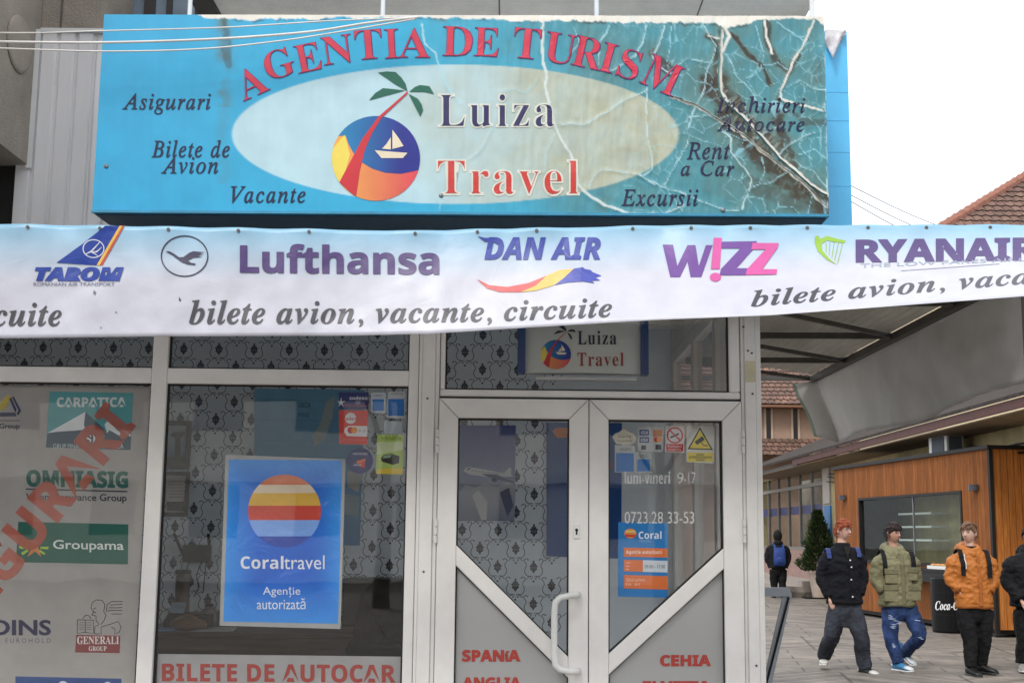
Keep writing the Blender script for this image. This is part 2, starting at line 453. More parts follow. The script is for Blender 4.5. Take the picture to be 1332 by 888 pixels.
# fan light over the doors
mb = MB()
xl, xr = xB1 + 0.0, x0 - 0.003
xfl, xfr = vx(579.5, 480), vx(947, 470)
piece(xl, xfl, zTG, zTop - 0.09, -0.03); piece(xfr, xr, zTG, zTop - 0.09, -0.03)
piece(xl, xr, zDT + 0.012, zTG, -0.03); piece(xl, xr, zTop - 0.09, zTop - 0.002, -0.03)
mb.build('fanlight_frame', PVC, shop, bevel=0.01)
g = MB(); g.box(xl, xr, -0.024, 0.03, zDT + 0.004, zDT + 0.011)
g.build('gasket', RUBBER, shop)
def pane(x0, x1, z0, z1, y=0.0, e=0.008):
    o = MB(); o.box(x0 + e, x1 - e, y - 0.002, y + 0.002, z0 + e, z1 - e); p_ = o.build('pane', GLASS, shop)
    k = MB()
    for a in ((x0, x0 + e, z0, z1), (x1 - e, x1, z0, z1), (x0 + e, x1 - e, z0, z0 + e), (x0 + e, x1 - e, z1 - e, z1)):
        k.box(a[0], a[1], y - 0.012, y + 0.012, a[2], a[3])
    k.build('gasket', RUBBER, p_)
    return p_
pane(XL + 0.08, xA0, zT1, zTop - 0.07); pane(xA1, xB0, zT1, zTop - 0.07)
pane(XL + 0.08, xA0, zW, zT0); pane(xA1, xB0, zW, zT0)
pane(xfl, xfr, zTG, zTop - 0.09)
# bar inside the fanlight seen in the photograph
# doors
JOINT = simple('joint_dirt', C(120, 112, 104), 0.8)
def door(xa, xb, hinge_left):
    z0, z1 = Z_FLOOR + 0.01, zDT; sw = 0.1; y0, y1 = -0.052, 0.03
    mb = MB(); e = 0.002
    gx0, gx1 = xa + sw, xb - sw; gz0, gz1 = z0 + 0.14, zDG
    def ring(pts_o, pts_i):
        n = 4
        for i in range(4):
            j = (i + 1) % 4; q = [pts_o[i], pts_o[j], pts_i[j], pts_i[i]]
            vs_ = [(p[0], y0, p[1]) for p in q] + [(p[0], y1, p[1]) for p in q]
            mb.add(vs_, [(0, 1, 2, 3), (7, 6, 5, 4), (0, 4, 5, 1), (1, 5, 6, 2), (2, 6, 7, 3), (3, 7, 4, 0)])
    t = 0.0015                                 # mitre joint
    ring([(xa, z0), (xb, z0), (xb, z1), (xa, z1)], [(gx0, gz0), (gx1, gz0), (gx1, gz1), (gx0, gz1)])
    o = mb.build('door', PVC, shop, bevel=0.004)
    # slanting bar
    if hinge_left: pA, pB = P(592, 720.5, -0.04), P(738.3, 866.7, -0.04)
    else: pA, pB = P(788, 866.7, -0.04), P(937, 730, -0.04)
    sl = (pB.z - pA.z) / (pB.x - pA.x); hb = 0.052
    za = pA.z + sl * (gx0 - pA.x); zb = pA.z + sl * (gx1 - pA.x)
    b = MB(); q = [(gx0, za - hb), (gx1, zb - hb), (gx1, zb + hb), (gx0, za + hb)]
    b.add([(p[0], y0 + 0.004, p[1]) for p in q] + [(p[0], y1 - 0.004, p[1]) for p in q],
          [(0, 1, 2, 3), (7, 6, 5, 4), (0, 4, 5, 1), (1, 5, 6, 2), (2, 6, 7, 3), (3, 7, 4, 0)])
    b.build('diagonal_bar', PVC, o, bevel=0.006)
    # glass above, foil-covered panel below
    gl = MB(); q = [(gx0, za), (gx1, zb), (gx1, gz1), (gx0, gz1)]
    gl.add([(p[0], -0.002, p[1]) for p in q] + [(p[0], 0.002, p[1]) for p in q],
           [(0, 1, 2, 3), (7, 6, 5, 4), (0, 4, 5, 1), (1, 5, 6, 2), (2, 6, 7, 3), (3, 7, 4, 0)])
    gl.build('pane', GLASS, o)
    gk = MB(); w = 0.007
    for a in ((gx0, gx0 + w, gz0, gz1), (gx1 - w, gx1, gz0, gz1)): gk.box(a[0], a[1], -0.03, 0.012, a[2], a[3])
    gk.box(gx0 + w, gx1 - w, -0.03, 0.012, gz1 - w, gz1)
    for s_ in (hb + 0.003, -hb - 0.003):
        gk.bar((gx0 + w, -0.01, za + s_ + sl * w), (gx1 - w, -0.01, zb + s_ - sl * w), 0.036, 0.007)
    gk.build('gasket', RUBBER, o)
    q = [(gx0, gz0), (gx1, gz0), (gx1, zb), (gx0, za)]
    lo = MB(); lo.add([(p[0], -0.018, p[1]) for p in q] + [(p[0], 0.006, p[1]) for p in q],
           [(0, 1, 2, 3), (7, 6, 5, 4), (0, 4, 5, 1), (1, 5, 6, 2), (2, 6, 7, 3), (3, 7, 4, 0)])
    lo.build('lower_panel', translucent(simple('frosted_panel', C(206, 206, 204), 0.25, var=0.05, scale=1.5), .45), o)
    # mitre lines at the top corners
    for (ox, oz, ix, iz) in ((xa, z1, gx0, gz1), (xb, z1, gx1, gz1)):
        ml = MB(); ml.bar((ox + (ix - ox) * .06, y0 - 0.0004, oz + (iz - oz) * .06), (ix, y0 - 0.0004, iz), 0.001, 0.0022, up=Vector((0, 0, 1)))
        ml.build('mitre_joint', JOINT, o)
    hx = xa - 0.006 if hinge_left else xb + 0.006
    for py in (575, 690):
        zc = vz(570 if hinge_left else 962, py)
        h = MB()
        for k in range(3): h.tube([(hx, -0.058, zc - 0.06 + k * 0.042), (hx, -0.058, zc - 0.06 + k * 0.042 + 0.036)], 0.0095, 10)
        h.build('hinge', WHITE, o, smooth=False)
    return o
dl = door(xD0, xDm - 0.0025, True); dr = door(xDm + 0.0025, xD1, False)
# pull handle and lock on the left leaf
hp = lambda px, py, y: P(px, py, y)
top, bot = P(752, 773, -0.052), P(752, 872, -0.052)
xh = P(721, 800, -0.12).x
hb_ = MB()
pts = [top, Vector((top.x - 0.01, -0.09, top.z)), Vector((top.x - 0.045, -0.115, top.z - 0.002)), Vector((xh + 0.03, -0.12, top.z - 0.012)), Vector((xh + 0.006, -0.12, top.z - 0.035)), Vector((xh, -0.12, top.z - 0.08)),
       Vector((xh, -0.12, bot.z + 0.08)), Vector((xh + 0.006, -0.12, bot.z + 0.035)), Vector((xh + 0.03, -0.12, bot.z + 0.012)), Vector((bot.x - 0.045, -0.115, bot.z + 0.002)), Vector((bot.x - 0.01, -0.09, bot.z)), bot]
hb_.tube(pts, 0.0165, 14)
hb_.build('handle', WHITE, dl, smooth=True)
lk = MB(); a = P(750, 690.5, -0.055); lk.box(a.x - 0.016, a.x + 0.016, -0.0585, -0.0525, a.z - 0.038, a.z + 0.038)
lo_ = lk.build('lock_plate', WHITE, dl, bevel=0.004)
k = MB(); k.tube([(a.x, -0.0595, a.z + 0.006), (a.x, -0.0575, a.z + 0.006)], 0.008, 12); k.box(a.x - 0.004, a.x + 0.004, -0.0597, -0.0577, a.z - 0.018, a.z + 0.004)
k.build('keyhole', BLACK, dl)

# plinth under the windows, interior shell
PAINT = simple('cream_plaster', C(226, 222, 214), 0.8, var=0.08)
mb = MB(); mb.box(XL, xB0 + 0.05, -0.03, 0.12, 0.0, zW - 0.082); mb.box(xB0 + 0.05, XR, -0.25, 0.12, 0.0, Z_FLOOR - 0.002)
mb.build('plinth', simple('grey_plinth', C(130, 126, 120), 0.8, bump=0.3), shop)
YB = 3.2
mb = MB(); mb.box(XL, XR, 0.12, YB + 0.1, 0.0, Z_FLOOR); mb.build('floor', simple('pale_laminate', C(208, 198, 184), 0.4, stretch=(1, 8, 1), var=0.25), shop)
mb = MB(); mb.box(XL, XR, 0.05, YB + 0.1, Z_CEIL + 0.003, Z_CEIL + 0.1); mb.build('ceiling', simple('white_ceiling', C(244, 244, 242), 0.8), shop)
mb = MB(); mb.box(XL - 0.1, XL, 0.05, YB + 0.1, 0, Z_CEIL + 0.1); mb.box(XL, XR, YB + 0.003, YB + 0.2, 0, Z_CEIL + 0.1); mb.build('rear_wall', PAINT, shop)
mb = MB(); mb.box(XL, XR - .072, 0.05, 0.12, 2.932, Z_CEIL); mb.box(XR - .07, XR - .005, 0.05, YB, 2.932, Z_CEIL); mb.build('header_wall', PAINT, shop)
# roof canopy slab between banner and front, behind the sign
mb = MB(); mb.box(XL, XR - 0.02, -0.8, -0.06, 2.80, 2.84); mb.build('canopy_roof', translucent(simple('daylight_fill_canopy', C(206, 205, 202), 0.6), .5), shop)  # out of view; translucency added to brighten the frames and room
# glazed right-hand side wall
mb = MB()
ys = [0.05, 0.14, 1.05, 1.13, 1.95, 2.03, 3.08, YB]
mb.box(XR - 0.07, XR - 0.005, 0.046, YB, 2.84, 2.93); mb.box(XR - 0.07, XR - 0.005, 0.046, YB, 0.15, 0.32)
mb.box(XR - 0.07, XR - 0.005, 0.046, 0.14, 0.32, 2.84); mb.box(XR - 0.07, XR - 0.005, 1.05, 1.15, 0.32, 2.84); mb.box(XR - 0.07, XR - 0.005, 2.0, 2.1, 0.32, 2.84); mb.box(XR - 0.07, XR - 0.005, 3.1, YB, 0.32, 2.84)
mb.build('side_frame', PVC, shop, bevel=0.006)
for ya, yb in ((0.14, 1.05), (1.15, 2.0), (2.1, 3.1)):
    o = MB(); o.box(XR - 0.04, XR - 0.036, ya, yb, 0.32, 2.84); o.build('pane', GLASS, shop)

# wallpaper with dark buds and scrolls on the rear wall
wp = MB(); a_ = 0.275; yw = YB
wp.add([(XL, yw, Z_FLOOR), (XR - 0.07, yw, Z_FLOOR), (XR - 0.07, yw, Z_CEIL), (XL, yw, Z_CEIL)], [(0, 1, 2, 3)], 0)
def motif(ox, oz, fl=1):
    def pp(pts, y=yw - 0.0012, m=1):
        vs_ = [(ox + x * a_ * fl, y, oz + z * a_) for x, z in pts]
        tr = tessellate_polygon([[Vector((v[0], v[2], 0)) for v in vs_]])
        wp.add(vs_, [list(t) for t in tr], m)
    pp([(0, -.17), (.05, -.09), (.10, -.06), (.085, 0), (.125, .04), (.07, .07), (.065, .12), (.025, .11), (.03, .17), (0, .2), (-.03, .17), (-.025, .11), (-.065, .12), (-.07, .07), (-.125, .04), (-.085, 0), (-.10, -.06), (-.05, -.09)])
    for sx_ in (-1, 1):
        pp([(sx_ * .03, -.05), (sx_ * .055, -.02), (sx_ * .03, .03), (sx_ * .012, 0)], yw - 0.002, 2)
    def st(pts, w=.02):
        it = stroke(pts, [w * a for a in ([.6] + [1] * (len(pts) - 2) + [.6])], None)
        wp.add([(ox + x * a_, yw - 0.0012, oz + z * a_) for x, z in it[0]], it[1], 1)
    for s_ in (-1, 1):
        st([(s_ * x, z) for x, z in ((.06, -.30), (.10, -.24), (.17, -.24), (.22, -.19), (.25, -.12), (.24, -.04), (.20, .03), (.21, .10), (.26, .16), (.25, .22), (.19, .24), (.16, .21))])
        st([(s_ * x, z) for x, z in ((.26, .18), (.33, .20), (.40, .26), (.46, .27), (.48, .22))], .017)
        wp.ball((ox + s_ * .16 * a_, yw - 0.001, oz + .21 * a_), .022 * a_, .003, .022 * a_, 6, 4, 1)
        wp.ball((ox + s_ * .06 * a_, yw - 0.001, oz - .31 * a_), .022 * a_, .003, .022 * a_, 6, 4, 1)
    wp.ball((ox, yw - 0.001, oz - .38 * a_), .03 * a_, .003, .035 * a_, 6, 4, 1)
bx0 = P(605, 458, YB)
i0 = -11
for i in range(-21, 3):
    for j in range(-9, 8):
        for q in (0, 1):
            ox = bx0.x + (i + q * .5) * a_; oz = bx0.z + (j + q * .5) * a_
            if XL + .15 < ox < XR - .2 and Z_FLOOR + .1 < oz < Z_CEIL - .1: motif(ox, oz)
wp.build('wallpaper', [simple('pale_blue_wallpaper', C(232, 244, 255), 0.5, var=0.05), simple('wallpaper_ink', C(66, 74, 92), 0.5), simple('wallpaper_bronze', C(136, 132, 124), 0.5)], shop)
# ================================================================ the upper building: concrete wall, ribbed cladding, balcony slab
up = thing('upper_building', 'grey concrete upper storey with oval relief and balcony slab above the sign', 'building', (-2.6, 0.5, 3))
def concrete_mat(name, col):
    m = simple(name, col, 0.9, var=0.22, scale=3.0, bump=0.8, bscale=90); return m
CONC = concrete_mat('pebbled_concrete', C(144, 135, 124))
zfin = P(34, 216, 0.0).z; xfin = P(38, 216, 0.0).x
mb = MB(); mb.box(-6.5, xfin, -1.9, 0.05, zfin, 9.0)
mb.build('side_wall', CONC, up)
mb = MB(); xs = P(131, 20, 0.03).x; mb.box(xfin + 0.002, xs, 0.03, 1.0, 3.02, 9.0)
mb.build('wall', CONC, up)
mb = MB(); sx_ = P(80, 20, 0.028).x; mb.box(sx_ - 0.006, sx_ + 0.006, 0.026, 0.0295, 3.3, 9.0)
mb.build('wall_joint', simple('joint_filler', C(96, 90, 84), 0.9), up)
# oval relief on the side wall
nfin = Vector((1, 0, 0)); pf = Vector((xfin, 0, 0))
c0 = hit(24, 58, pf, nfin); tpo = hit(22, 15, pf, nfin); bto = hit(30, 100, pf, nfin); lft = hit(9, 50, pf, nfin); rgt = hit(40, 70, pf, nfin)
mb = MB(); rz = (tpo.z - bto.z) / 2; ry = abs(lft.y - rgt.y) / 2
rs = []
for k, (sc_, dx) in enumerate(((1.0, 0.0), (0.97, 0.010), (0.85, 0.014), (0.5, 0.016))):
    rs.append([Vector((xfin + dx, c0.y + ry * sc_ * math.cos(t * math.pi / 18), c0.z + rz * sc_ * math.sin(t * math.pi / 18))) for t in range(36)])
mb.rings(rs); mb.build('oval_relief', CONC, up, smooth=True)
# ribbed metal cladding on the wall to the left of the sign
RIB = simple('grey_ribbed_sheet', C(222, 220, 220), 0.45, 0.1, var=0.08, stretch=(1, 1, 0.2))
mb = MB(); xa, xb = P(20, 250, 0.0).x, P(140, 100, 0.0).x; zb, zt = 3.0, P(60, 44, 0).z
pitch = 0.1; x = xa
while x < xb - 0.01:
    pr = [(0, 0), (0.072, 0), (0.080, 0.016), (0.092, 0.016), (0.1, 0)]
    for (p, d0), (q, d1) in zip(pr[:-1], pr[1:]):
        if x + q > xb: break
        lo_ = zb
        mb.add([(x + p, -0.02 + d0, lo_), (x + q, -0.02 + d1, lo_), (x + q, -0.02 + d1, zt), (x + p, -0.02 + d0, zt)], [(0, 1, 2, 3)])
    x += pitch
mb.box(xa, xb, -0.003, 0.028, zb, zt - 0.001)
clad = mb.build('ribbed_cladding', RIB, up)
mb = MB(); xe = P(44, 130, -0.03).x; mb.box(xe - 0.02, xe + 0.012, -0.035, -0.021, zfin - 0.02, zt + 0.012); mb.box(xe + 0.012, xb, -0.035, -0.0, zt, zt + 0.02)
mb.build('edge_trim', WHITE, clad)
# flat dark panel, coloured as the shade of an opening below the concrete
mb = MB(); mb.box(-6.5, xa - 0.003, 0.0, 0.03, 3.0, zfin + 0.4); mb.build('recess_shade_panel', simple('recess_shade_panel', C(30, 28, 27), 0.9), up)
# balcony slab
zs = 4.42
x1s = P(1049, 20, 0.2); ys_ = CAM.y + (zs - CAM.z) / ((ray(1049, 20)).z / ray(1049, 20).y)
xr_ = P(1049, 20, ys_).x; yl_ = CAM.y + (zs - CAM.z) / (ray(283, 10).z / ray(283, 10).y); xl_ = P(283, 10, yl_).x
SOF = simple('stained_soffit', C(228, 222, 213), 0.9, var=0.2, scale=1.6, bump=0.3)
mb = MB(); mb.box(xl_, xr_, -0.25, 2.4, zs, zs + 0.22); mb.build('balcony_slab', SOF, up)
mb = MB(); mb.box(xl_ - 0.12, xl_ - 0.002, -0.2, 2.4, zs - 0.02, zs + 0.25); mb.build('slab_edge', simple('dark_edge', C(70, 66, 62), 0.8), up)
for px in (650, 905):
    p_ = P(px, 10, 0.2); j = MB(); j.box(p_.x - 0.004, p_.x + 0.004, -0.24, 2.3, zs - 0.0015, zs + 0.01); j.build('slab_joint', simple('soffit_joint', C(104, 99, 93), 0.9), up)
mb = MB(); mb.box(-1.9, 1.6, 2.42, 2.6, 3.02, 7); mb.build('rear_wall', PAINT, up)
# balcony glazing at the left above the sign
gz = thing('balcony_glazing', 'glazed balcony window with dark bars, above the left end of the blue sign', 'window', (-1.9, 0.6, 3.5))
mb = MB()
for px in (140, 158, 192, 199, 221, 258, 270):
    p_ = P(px, 10, 0.6); mb.box(p_.x - 0.016, p_.x + 0.016, 0.58, 0.64, 3.3, 6.4)
mb.build('bar', simple('dark_bronze_frame', C(48, 42, 40), 0.5), gz)
a = P(136, 10, .6); b_ = P(283, 10, .6)
mb = MB(); mb.box(a.x, b_.x, 0.605, 0.612, 3.3, 6.4); mb.build('pane', simple('bluish_glass', C(120, 136, 150), 0.08, var=0.3, scale=2, spec=0.8), gz)

# ================================================================ the big sign
def catm(pts, n=10):
    out = []
    for i in range(len(pts) - 1):
        p0 = pts[max(i - 1, 0)]; p1 = pts[i]; p2 = pts[i + 1]; p3 = pts[min(i + 2, len(pts) - 1)]
        for k in range(n):
            t = k / n; out.append(tuple(.5 * (2 * b + (c - a) * t + (2 * a - 5 * b + 4 * c - d) * t * t + (3 * b - a - 3 * c + d) * t ** 3) for a, b, c, d in zip(p0, p1, p2, p3)))
    out.append(tuple(pts[-1])); return out
PSI = 0.022
tS = Vector((math.cos(PSI), -math.sin(PSI), 0)); nS = Vector((-math.sin(PSI), -math.cos(PSI), 0))
S0 = P(600, 150, -1.12)
LT, RT_, RB, LB = (134.5, 22), (1071, 20), (1078, 282), (122, 278.5)
def scoord(px, py):
    w = hit(px, py, S0, nS); return (w - S0).dot(tS), w.z
sL = (scoord(*LT)[0] + scoord(*LB)[0]) / 2; sR = (scoord(*RT_)[0] + scoord(*RB)[0]) / 2
zST = (scoord(*LT)[1] + scoord(*RT_)[1]) / 2; zSB = (scoord(*LB)[1] + scoord(*RB)[1]) / 2
def SP(s, z, o=0.0): 
    q = S0 + tS * s; return Vector((q.x, q.y, z)) + nS * o
def project(v):
    d = v - CAM; k = d.dot(fw); return W / 2 + F * d.dot(RT) / k, H / 2 - F * d.dot(UP) / k
z3 = lambda pts: sc(pts, 2.504, 800, 0)
z2 = lambda pts: sc(pts, 2.96, 400, 0)
CR = [  # tears in the vinyl: points, width, paleness (1 = bare white cloth)
 (z3([(352, 88), (347, 150), (341, 220), (346, 300), (370, 338), (402, 370), (470, 445), (550, 530), (640, 605), (692, 638)]), 4.6, 1),
 (z3([(180, 315), (250, 345), (330, 390), (400, 430), (470, 492), (540, 545), (620, 605), (690, 675)]), 3.0, 1),
 (z3([(643, 72), (612, 140), (580, 205), (552, 270), (537, 328)]), 2.6, 1), (z3([(535, 325), (600, 345), (678, 360)]), 2.4, 1),
 (z3([(360, 90), (375, 120), (352, 170)]), 4, 1), (z3([(485, 70), (490, 120), (510, 180)]), 3, 1), (z3([(300, 120), (345, 130)]), 2.2, 1),
 (z3([(290, 90), (315, 135), (330, 150), (310, 210), (290, 300), (250, 370), (238, 420), (235, 470), (200, 540), (160, 602)]), 1.8, .5),
 (z3([(340, 420), (375, 450), (378, 500), (420, 550), (445, 590), (430, 650), (412, 685)]), 2.2, .6),
 (z3([(355, 170), (400, 250), (440, 300), (470, 345)]), 1.6, .4),
 (z3([(480, 215), (530, 208), (560, 232)]), 1.5, .3), (z3([(430, 260), (470, 235), (482, 180), (455, 90)]), 1.3, .3), (z3([(525, 75), (570, 110), (610, 135)]), 1.3, .3),
 (z3([(684, 300), (640, 290), (600, 262), (560, 292)]), 1.3, .4), (z3([(670, 430), (610, 445), (560, 480), (535, 505)]), 1.5, .5), (z3([(460, 455), (500, 430), (545, 415), (560, 400)]), 1.5, .5),
 (z3([(684, 80), (686, 300), (690, 470), (694, 690)]), 1.6, .6), (z3([(690, 520), (650, 490), (600, 500)]), 1.2, .3), (z3([(450, 610), (520, 590), (560, 560)]), 1.3, .4), (z3([(470, 600), (490, 560), (480, 520)]), 1.2, .3),
 (z3([(640, 520), (600, 470), (610, 420)]), 1.1, .3), (z3([(690, 610), (640, 560), (600, 540)]), 1.2, .4),
 (z2([(905, 80), (903, 180), (914, 290), (930, 420), (950, 480), (990, 560), (1030, 620), (1042, 720), (1090, 760), (1180, 812), (1240, 828), (1330, 826)]), 3.4, .8),
 (z2([(440, 95), (455, 170), (490, 210), (520, 280), (545, 350), (590, 400)]), 2.6, .35),
 (z2([(980, 485), (1080, 475), (1160, 430), (1230, 380), (1310, 350)]), 1.9, .6), (z2([(705, 490), (690, 545), (660, 590), (630, 612)]), 1.6, .5),
 (z2([(950, 525), (920, 580), (912, 670)]), 1.5, .5), (z2([(1310, 330), (1305, 480), (1322, 600), (1320, 650), (1280, 680)]), 1.9, .6),
 (z2([(1085, 730), (1100, 680), (1125, 656), (1200, 665), (1280, 672), (1335, 712)]), 1.7, .6), (z2([(1165, 100), (1150, 140), (1122, 170), (1115, 250)]), 1.6, .4), (z2([(1022, 110), (1047, 160), (1010, 212)]), 1.4, .3),
 (z2([(1306, 100), (1292, 165), (1255, 220), (1215, 250), (1150, 280)]), 1.6, .5),
 (z3([(158, 90), (140, 150), (120, 192), (142, 222), (180, 242)]), 2.0, .6), (z3([(105, 85), (90, 140), (60, 190)]), 1.5, .3), (z3([(185, 90), (178, 150), (165, 200)]), 1.4, .3), (z3([(195, 218), (235, 198), (310, 207)]), 1.5, .4),
 (z3([(0, 690), (60, 700), (150, 695), (225, 672)]), 1.8, .7), (z3([(80, 570), (150, 607), (260, 650), (350, 680), (400, 692)]), 1.8, .5), (z3([(240, 388), (300, 382), (330, 390)]), 1.4, .4),
 (z3([(160, 602), (175, 630), (225, 690)]), 1.3, .4), (z2([(500, 765), (512, 790), (510, 820)]), 1.2, .4), (z2([(640, 690), (632, 800)]), 1.0, .3), (z2([(745, 355), (790, 345), (830, 360), (880, 310)]), 1.2, .2), (z2([(560, 100), (620, 120)]), 1.0, .2)]
MOLD = [ (z3([(350, 100), (335, 160), (330, 260)]), 5, .9), (z3([(325, 270), (345, 330), (395, 405), (440, 470), (520, 555), (600, 620), (690, 680)]), 17, 1), (z3([(370, 300), (430, 390), (500, 460), (580, 540)]), 8, .9),
 (z3([(537, 330), (530, 390), (545, 450), (570, 500)]), 7, .9), (z3([(490, 85), (495, 140), (520, 195), (562, 242)]), 5, .8), (z3([(378, 110), (430, 175), (480, 225), (502, 278)]), 2.6, 1),
 (z3([(120, 180), (150, 205), (175, 235)]), 7, .8), (z3([(600, 180), (565, 235), (545, 300)]), 3, .7), (z3([(665, 190), (655, 260)]), 6, .45), (z3([(440, 600), (520, 640), (690, 690)]), 12, .45), (z3([(300, 118), (345, 150)]), 3, .8),
 (sc([(865, 80), (880, 130), (870, 200), (880, 250)], 2.96, 0, 0), 5, .5), (z2([(490, 72), (525, 72)]), 2.5, .8), (z3([(690, 400), (620, 400), (540, 345)]), 4, .5)]
def polydist(X, Y, pts):
    d = np.full(X.shape, 1e9); side = np.zeros(X.shape)
    for (ax, ay), (bx, by) in zip(pts[:-1], pts[1:]):
        vx_, vy_ = bx - ax, by - ay; l2 = vx_ * vx_ + vy_ * vy_ + 1e-9
        t = np.clip(((X - ax) * vx_ + (Y - ay) * vy_) / l2, 0, 1)
        d = np.minimum(d, np.hypot(X - ax - t * vx_, Y - ay - t * vy_))
    return d
def fbm(X, Y, s, seed=0, oct_=4):
    """value noise on a lattice, vectorised"""
    out = np.zeros_like(X, dtype=float); amp, tot = 1.0, 0.0
    for o in range(oct_):
        rng = np.random.RandomState(seed * 17 + o); g = rng.rand(256, 256)
        x = X / s + 1000; y = Y / s + 1000; xi = np.floor(x).astype(int); yi = np.floor(y).astype(int)
        fx = x - xi; fy = y - yi; fx = fx * fx * (3 - 2 * fx); fy = fy * fy * (3 - 2 * fy)
        a = g[xi % 256, yi % 256]; b = g[(xi + 1) % 256, yi % 256]; c = g[xi % 256, (yi + 1) % 256]; d = g[(xi + 1) % 256, (yi + 1) % 256]
        out += amp * ((a * (1 - fx) + b * fx) * (1 - fy) + (c * (1 - fx) + d * fx) * fy); tot += amp; amp *= .55; s /= 2.0
    return out / tot
def hsign(X, Y):
    X = np.asarray(X, float); Y = np.asarray(Y, float)
    age = np.clip((X - 480) / 300, 0, 1)
    XW = X + (fbm(X, Y, 20, 71, 3) - .5) * 7; YW = Y + (fbm(X, Y, 20, 72, 3) - .5) * 7
    h = age * 0.008 * (fbm(X, Y, 38, 3, 3) - .5) + age * 0.006 * (fbm(X * 2.2, Y * .35, 9, 4, 3) - .5) + 0.004 * (fbm(X, Y, 120, 5, 2) - .5)
    for pts, w, pale in CR:
        d = polydist(XW, YW, pts); h = h + (0.0008 + 0.0028 * max(0, pale - .2)) * np.exp(-(d / (w * .9 + 1.2)) ** 2)
    return h + 0.008
NU, NV = 620, 170
UU, VV = np.meshgrid(np.linspace(0, 1, NU), np.linspace(0, 1, NV))
PXs = np.empty(UU.shape); PYs = np.empty(UU.shape)
for corner, w in ((SP(sL, zST), (1 - UU) * (1 - VV)), (SP(sR, zST), UU * (1 - VV)), (SP(sR, zSB), UU * VV), (SP(sL, zSB), (1 - UU) * VV)): pass
sg = sL + UU * (sR - sL); zg = zST + VV * (zSB - zST)
wx = S0.x + tS.x * sg; wy = S0.y + tS.y * sg
dx_, dy_, dz_ = wx - CAM.x, wy - CAM.y, zg - CAM.z
kk = dx_ * fw.x + dy_ * fw.y + dz_ * fw.z
PXs = W / 2 + F * (dx_ * RT.x + dy_ * RT.y + dz_ * RT.z) / kk
PYs = H / 2 - F * (dx_ * UP.x + dy_ * UP.y + dz_ * UP.z) / kk
Hh = hsign(PXs, PYs)
# weather marks of the print
age = np.clip((PXs - 560 + .25 * (140 - PYs)) / 210 + (fbm(PXs, PYs, 90, 8) - .5) * .6, 0, 1)
XW = PXs + (fbm(PXs, PYs, 20, 71, 3) - .5) * 7; YW = PYs + (fbm(PXs, PYs, 20, 72, 3) - .5) * 7
n1 = fbm(PXs, PYs, 60, 1); n2 = fbm(PXs, PYs, 14, 2)
blue = np.stack([np.full(PXs.shape, s2l(c)) for c in (44, 160, 206)], -1)
teal = np.array([s2l(c) for c in (72, 134, 142)]); pale = np.array([s2l(c) for c in (176, 208, 218)]); beige = np.array([s2l(c) for c in (168, 168, 140)])
white = np.array([s2l(c) for c in (226, 222, 212)]); mold = np.array([s2l(c) for c in (54, 46, 36)]); moss = np.array([s2l(c) for c in (92, 104, 82)]); ltb = np.array([s2l(c) for c in (150, 205, 220)])
def mix(a, b, t): return a + (b - a) * np.clip(t, 0, 1)[..., None]
col = mix(blue, blue * np.array([1.0, 1.12, 1.0]), (PXs - 122) / 500)
col = mix(col, np.broadcast_to(teal, col.shape), age * (.92 + .3 * (n2 - .5)))
col = mix(col, np.broadcast_to(moss, col.shape), age * np.clip((n1 - .52) * 2.0, 0, .22))
el = ((PXs - 592.5) / 292) ** 2 + ((PYs - 175.5) / 91) ** 2
ec = mix(np.broadcast_to(pale, col.shape), np.broadcast_to(beige, col.shape), np.clip((PXs - 470) / 330 + (fbm(PXs, PYs, 70, 11) - .5) * .8, 0, 1) * (.85 + .3 * (n2 - .5)))
col = mix(col, ec, np.clip((1 - el) * 40, 0, 1))
streak = fbm(PXs * 3, PYs * .25, 16, 21)
col = col * (1 + (streak - .5)[..., None] * .22 * (.25 + age[..., None]))
# old strip of tape left of the first big letter
tape = np.exp(-((PXs - 291) / 9) ** 2) * (PYs < 240) * np.clip((fbm(PXs, PYs, 22, 31) - .35) * 3, 0, 1)
col = mix(col, np.broadcast_to(moss, col.shape), tape * .55 * (PYs < 140) + tape * .2)
for pts, w, k in MOLD:
    d = polydist(XW, YW, pts) + (fbm(PXs, PYs, 12, 41) - .5) * w * 1.5
    col = mix(col, np.broadcast_to(moss, col.shape), k * .5 * np.exp(-(d / (w * 1.9)) ** 2))
    col = mix(col, np.broadcast_to(mold, col.shape), k * np.clip((w * 1.0 - d) / (w * .45) + .2, 0, 1) * np.clip(1.0 + (n2 - .45) * 2.4, 0, 1))
for pts, w, pl_ in CR:
    d = polydist(XW, YW, pts) + (fbm(PXs, PYs, 7, 43) - .5) * 1.6
    c_ = white * max(0, pl_ * 1.3 - .35) * .95 + ltb * (1 - max(0, pl_ * 1.3 - .35))
    col = mix(col, np.broadcast_to(c_, col.shape), np.clip((w * (.52 if w > 2.3 else .40) + .35 - d) * 1.2, 0, 1) * (.85 + .15 * pl_) * np.clip(.45 + fbm(PXs, PYs, 26, 47) * 1.0 + .3 * pl_, 0, 1))
# short cross tears through the rotten seam
for k in range(46):
    t = random.random(); x_ = 935 + t * 125; y_ = 128 + t * 118 + random.uniform(-16, 16); a_2 = math.radians(random.uniform(35, 75)); l_ = random.uniform(3, 10)
    d = polydist(PXs, PYs, [(x_ - l_ * math.cos(a_2), y_ + l_ * math.sin(a_2)), (x_ + l_ * math.cos(a_2), y_ - l_ * math.sin(a_2))])
    col = mix(col, np.broadcast_to(white * .6, col.shape), np.clip((.9 - d), 0, 1) * .5)
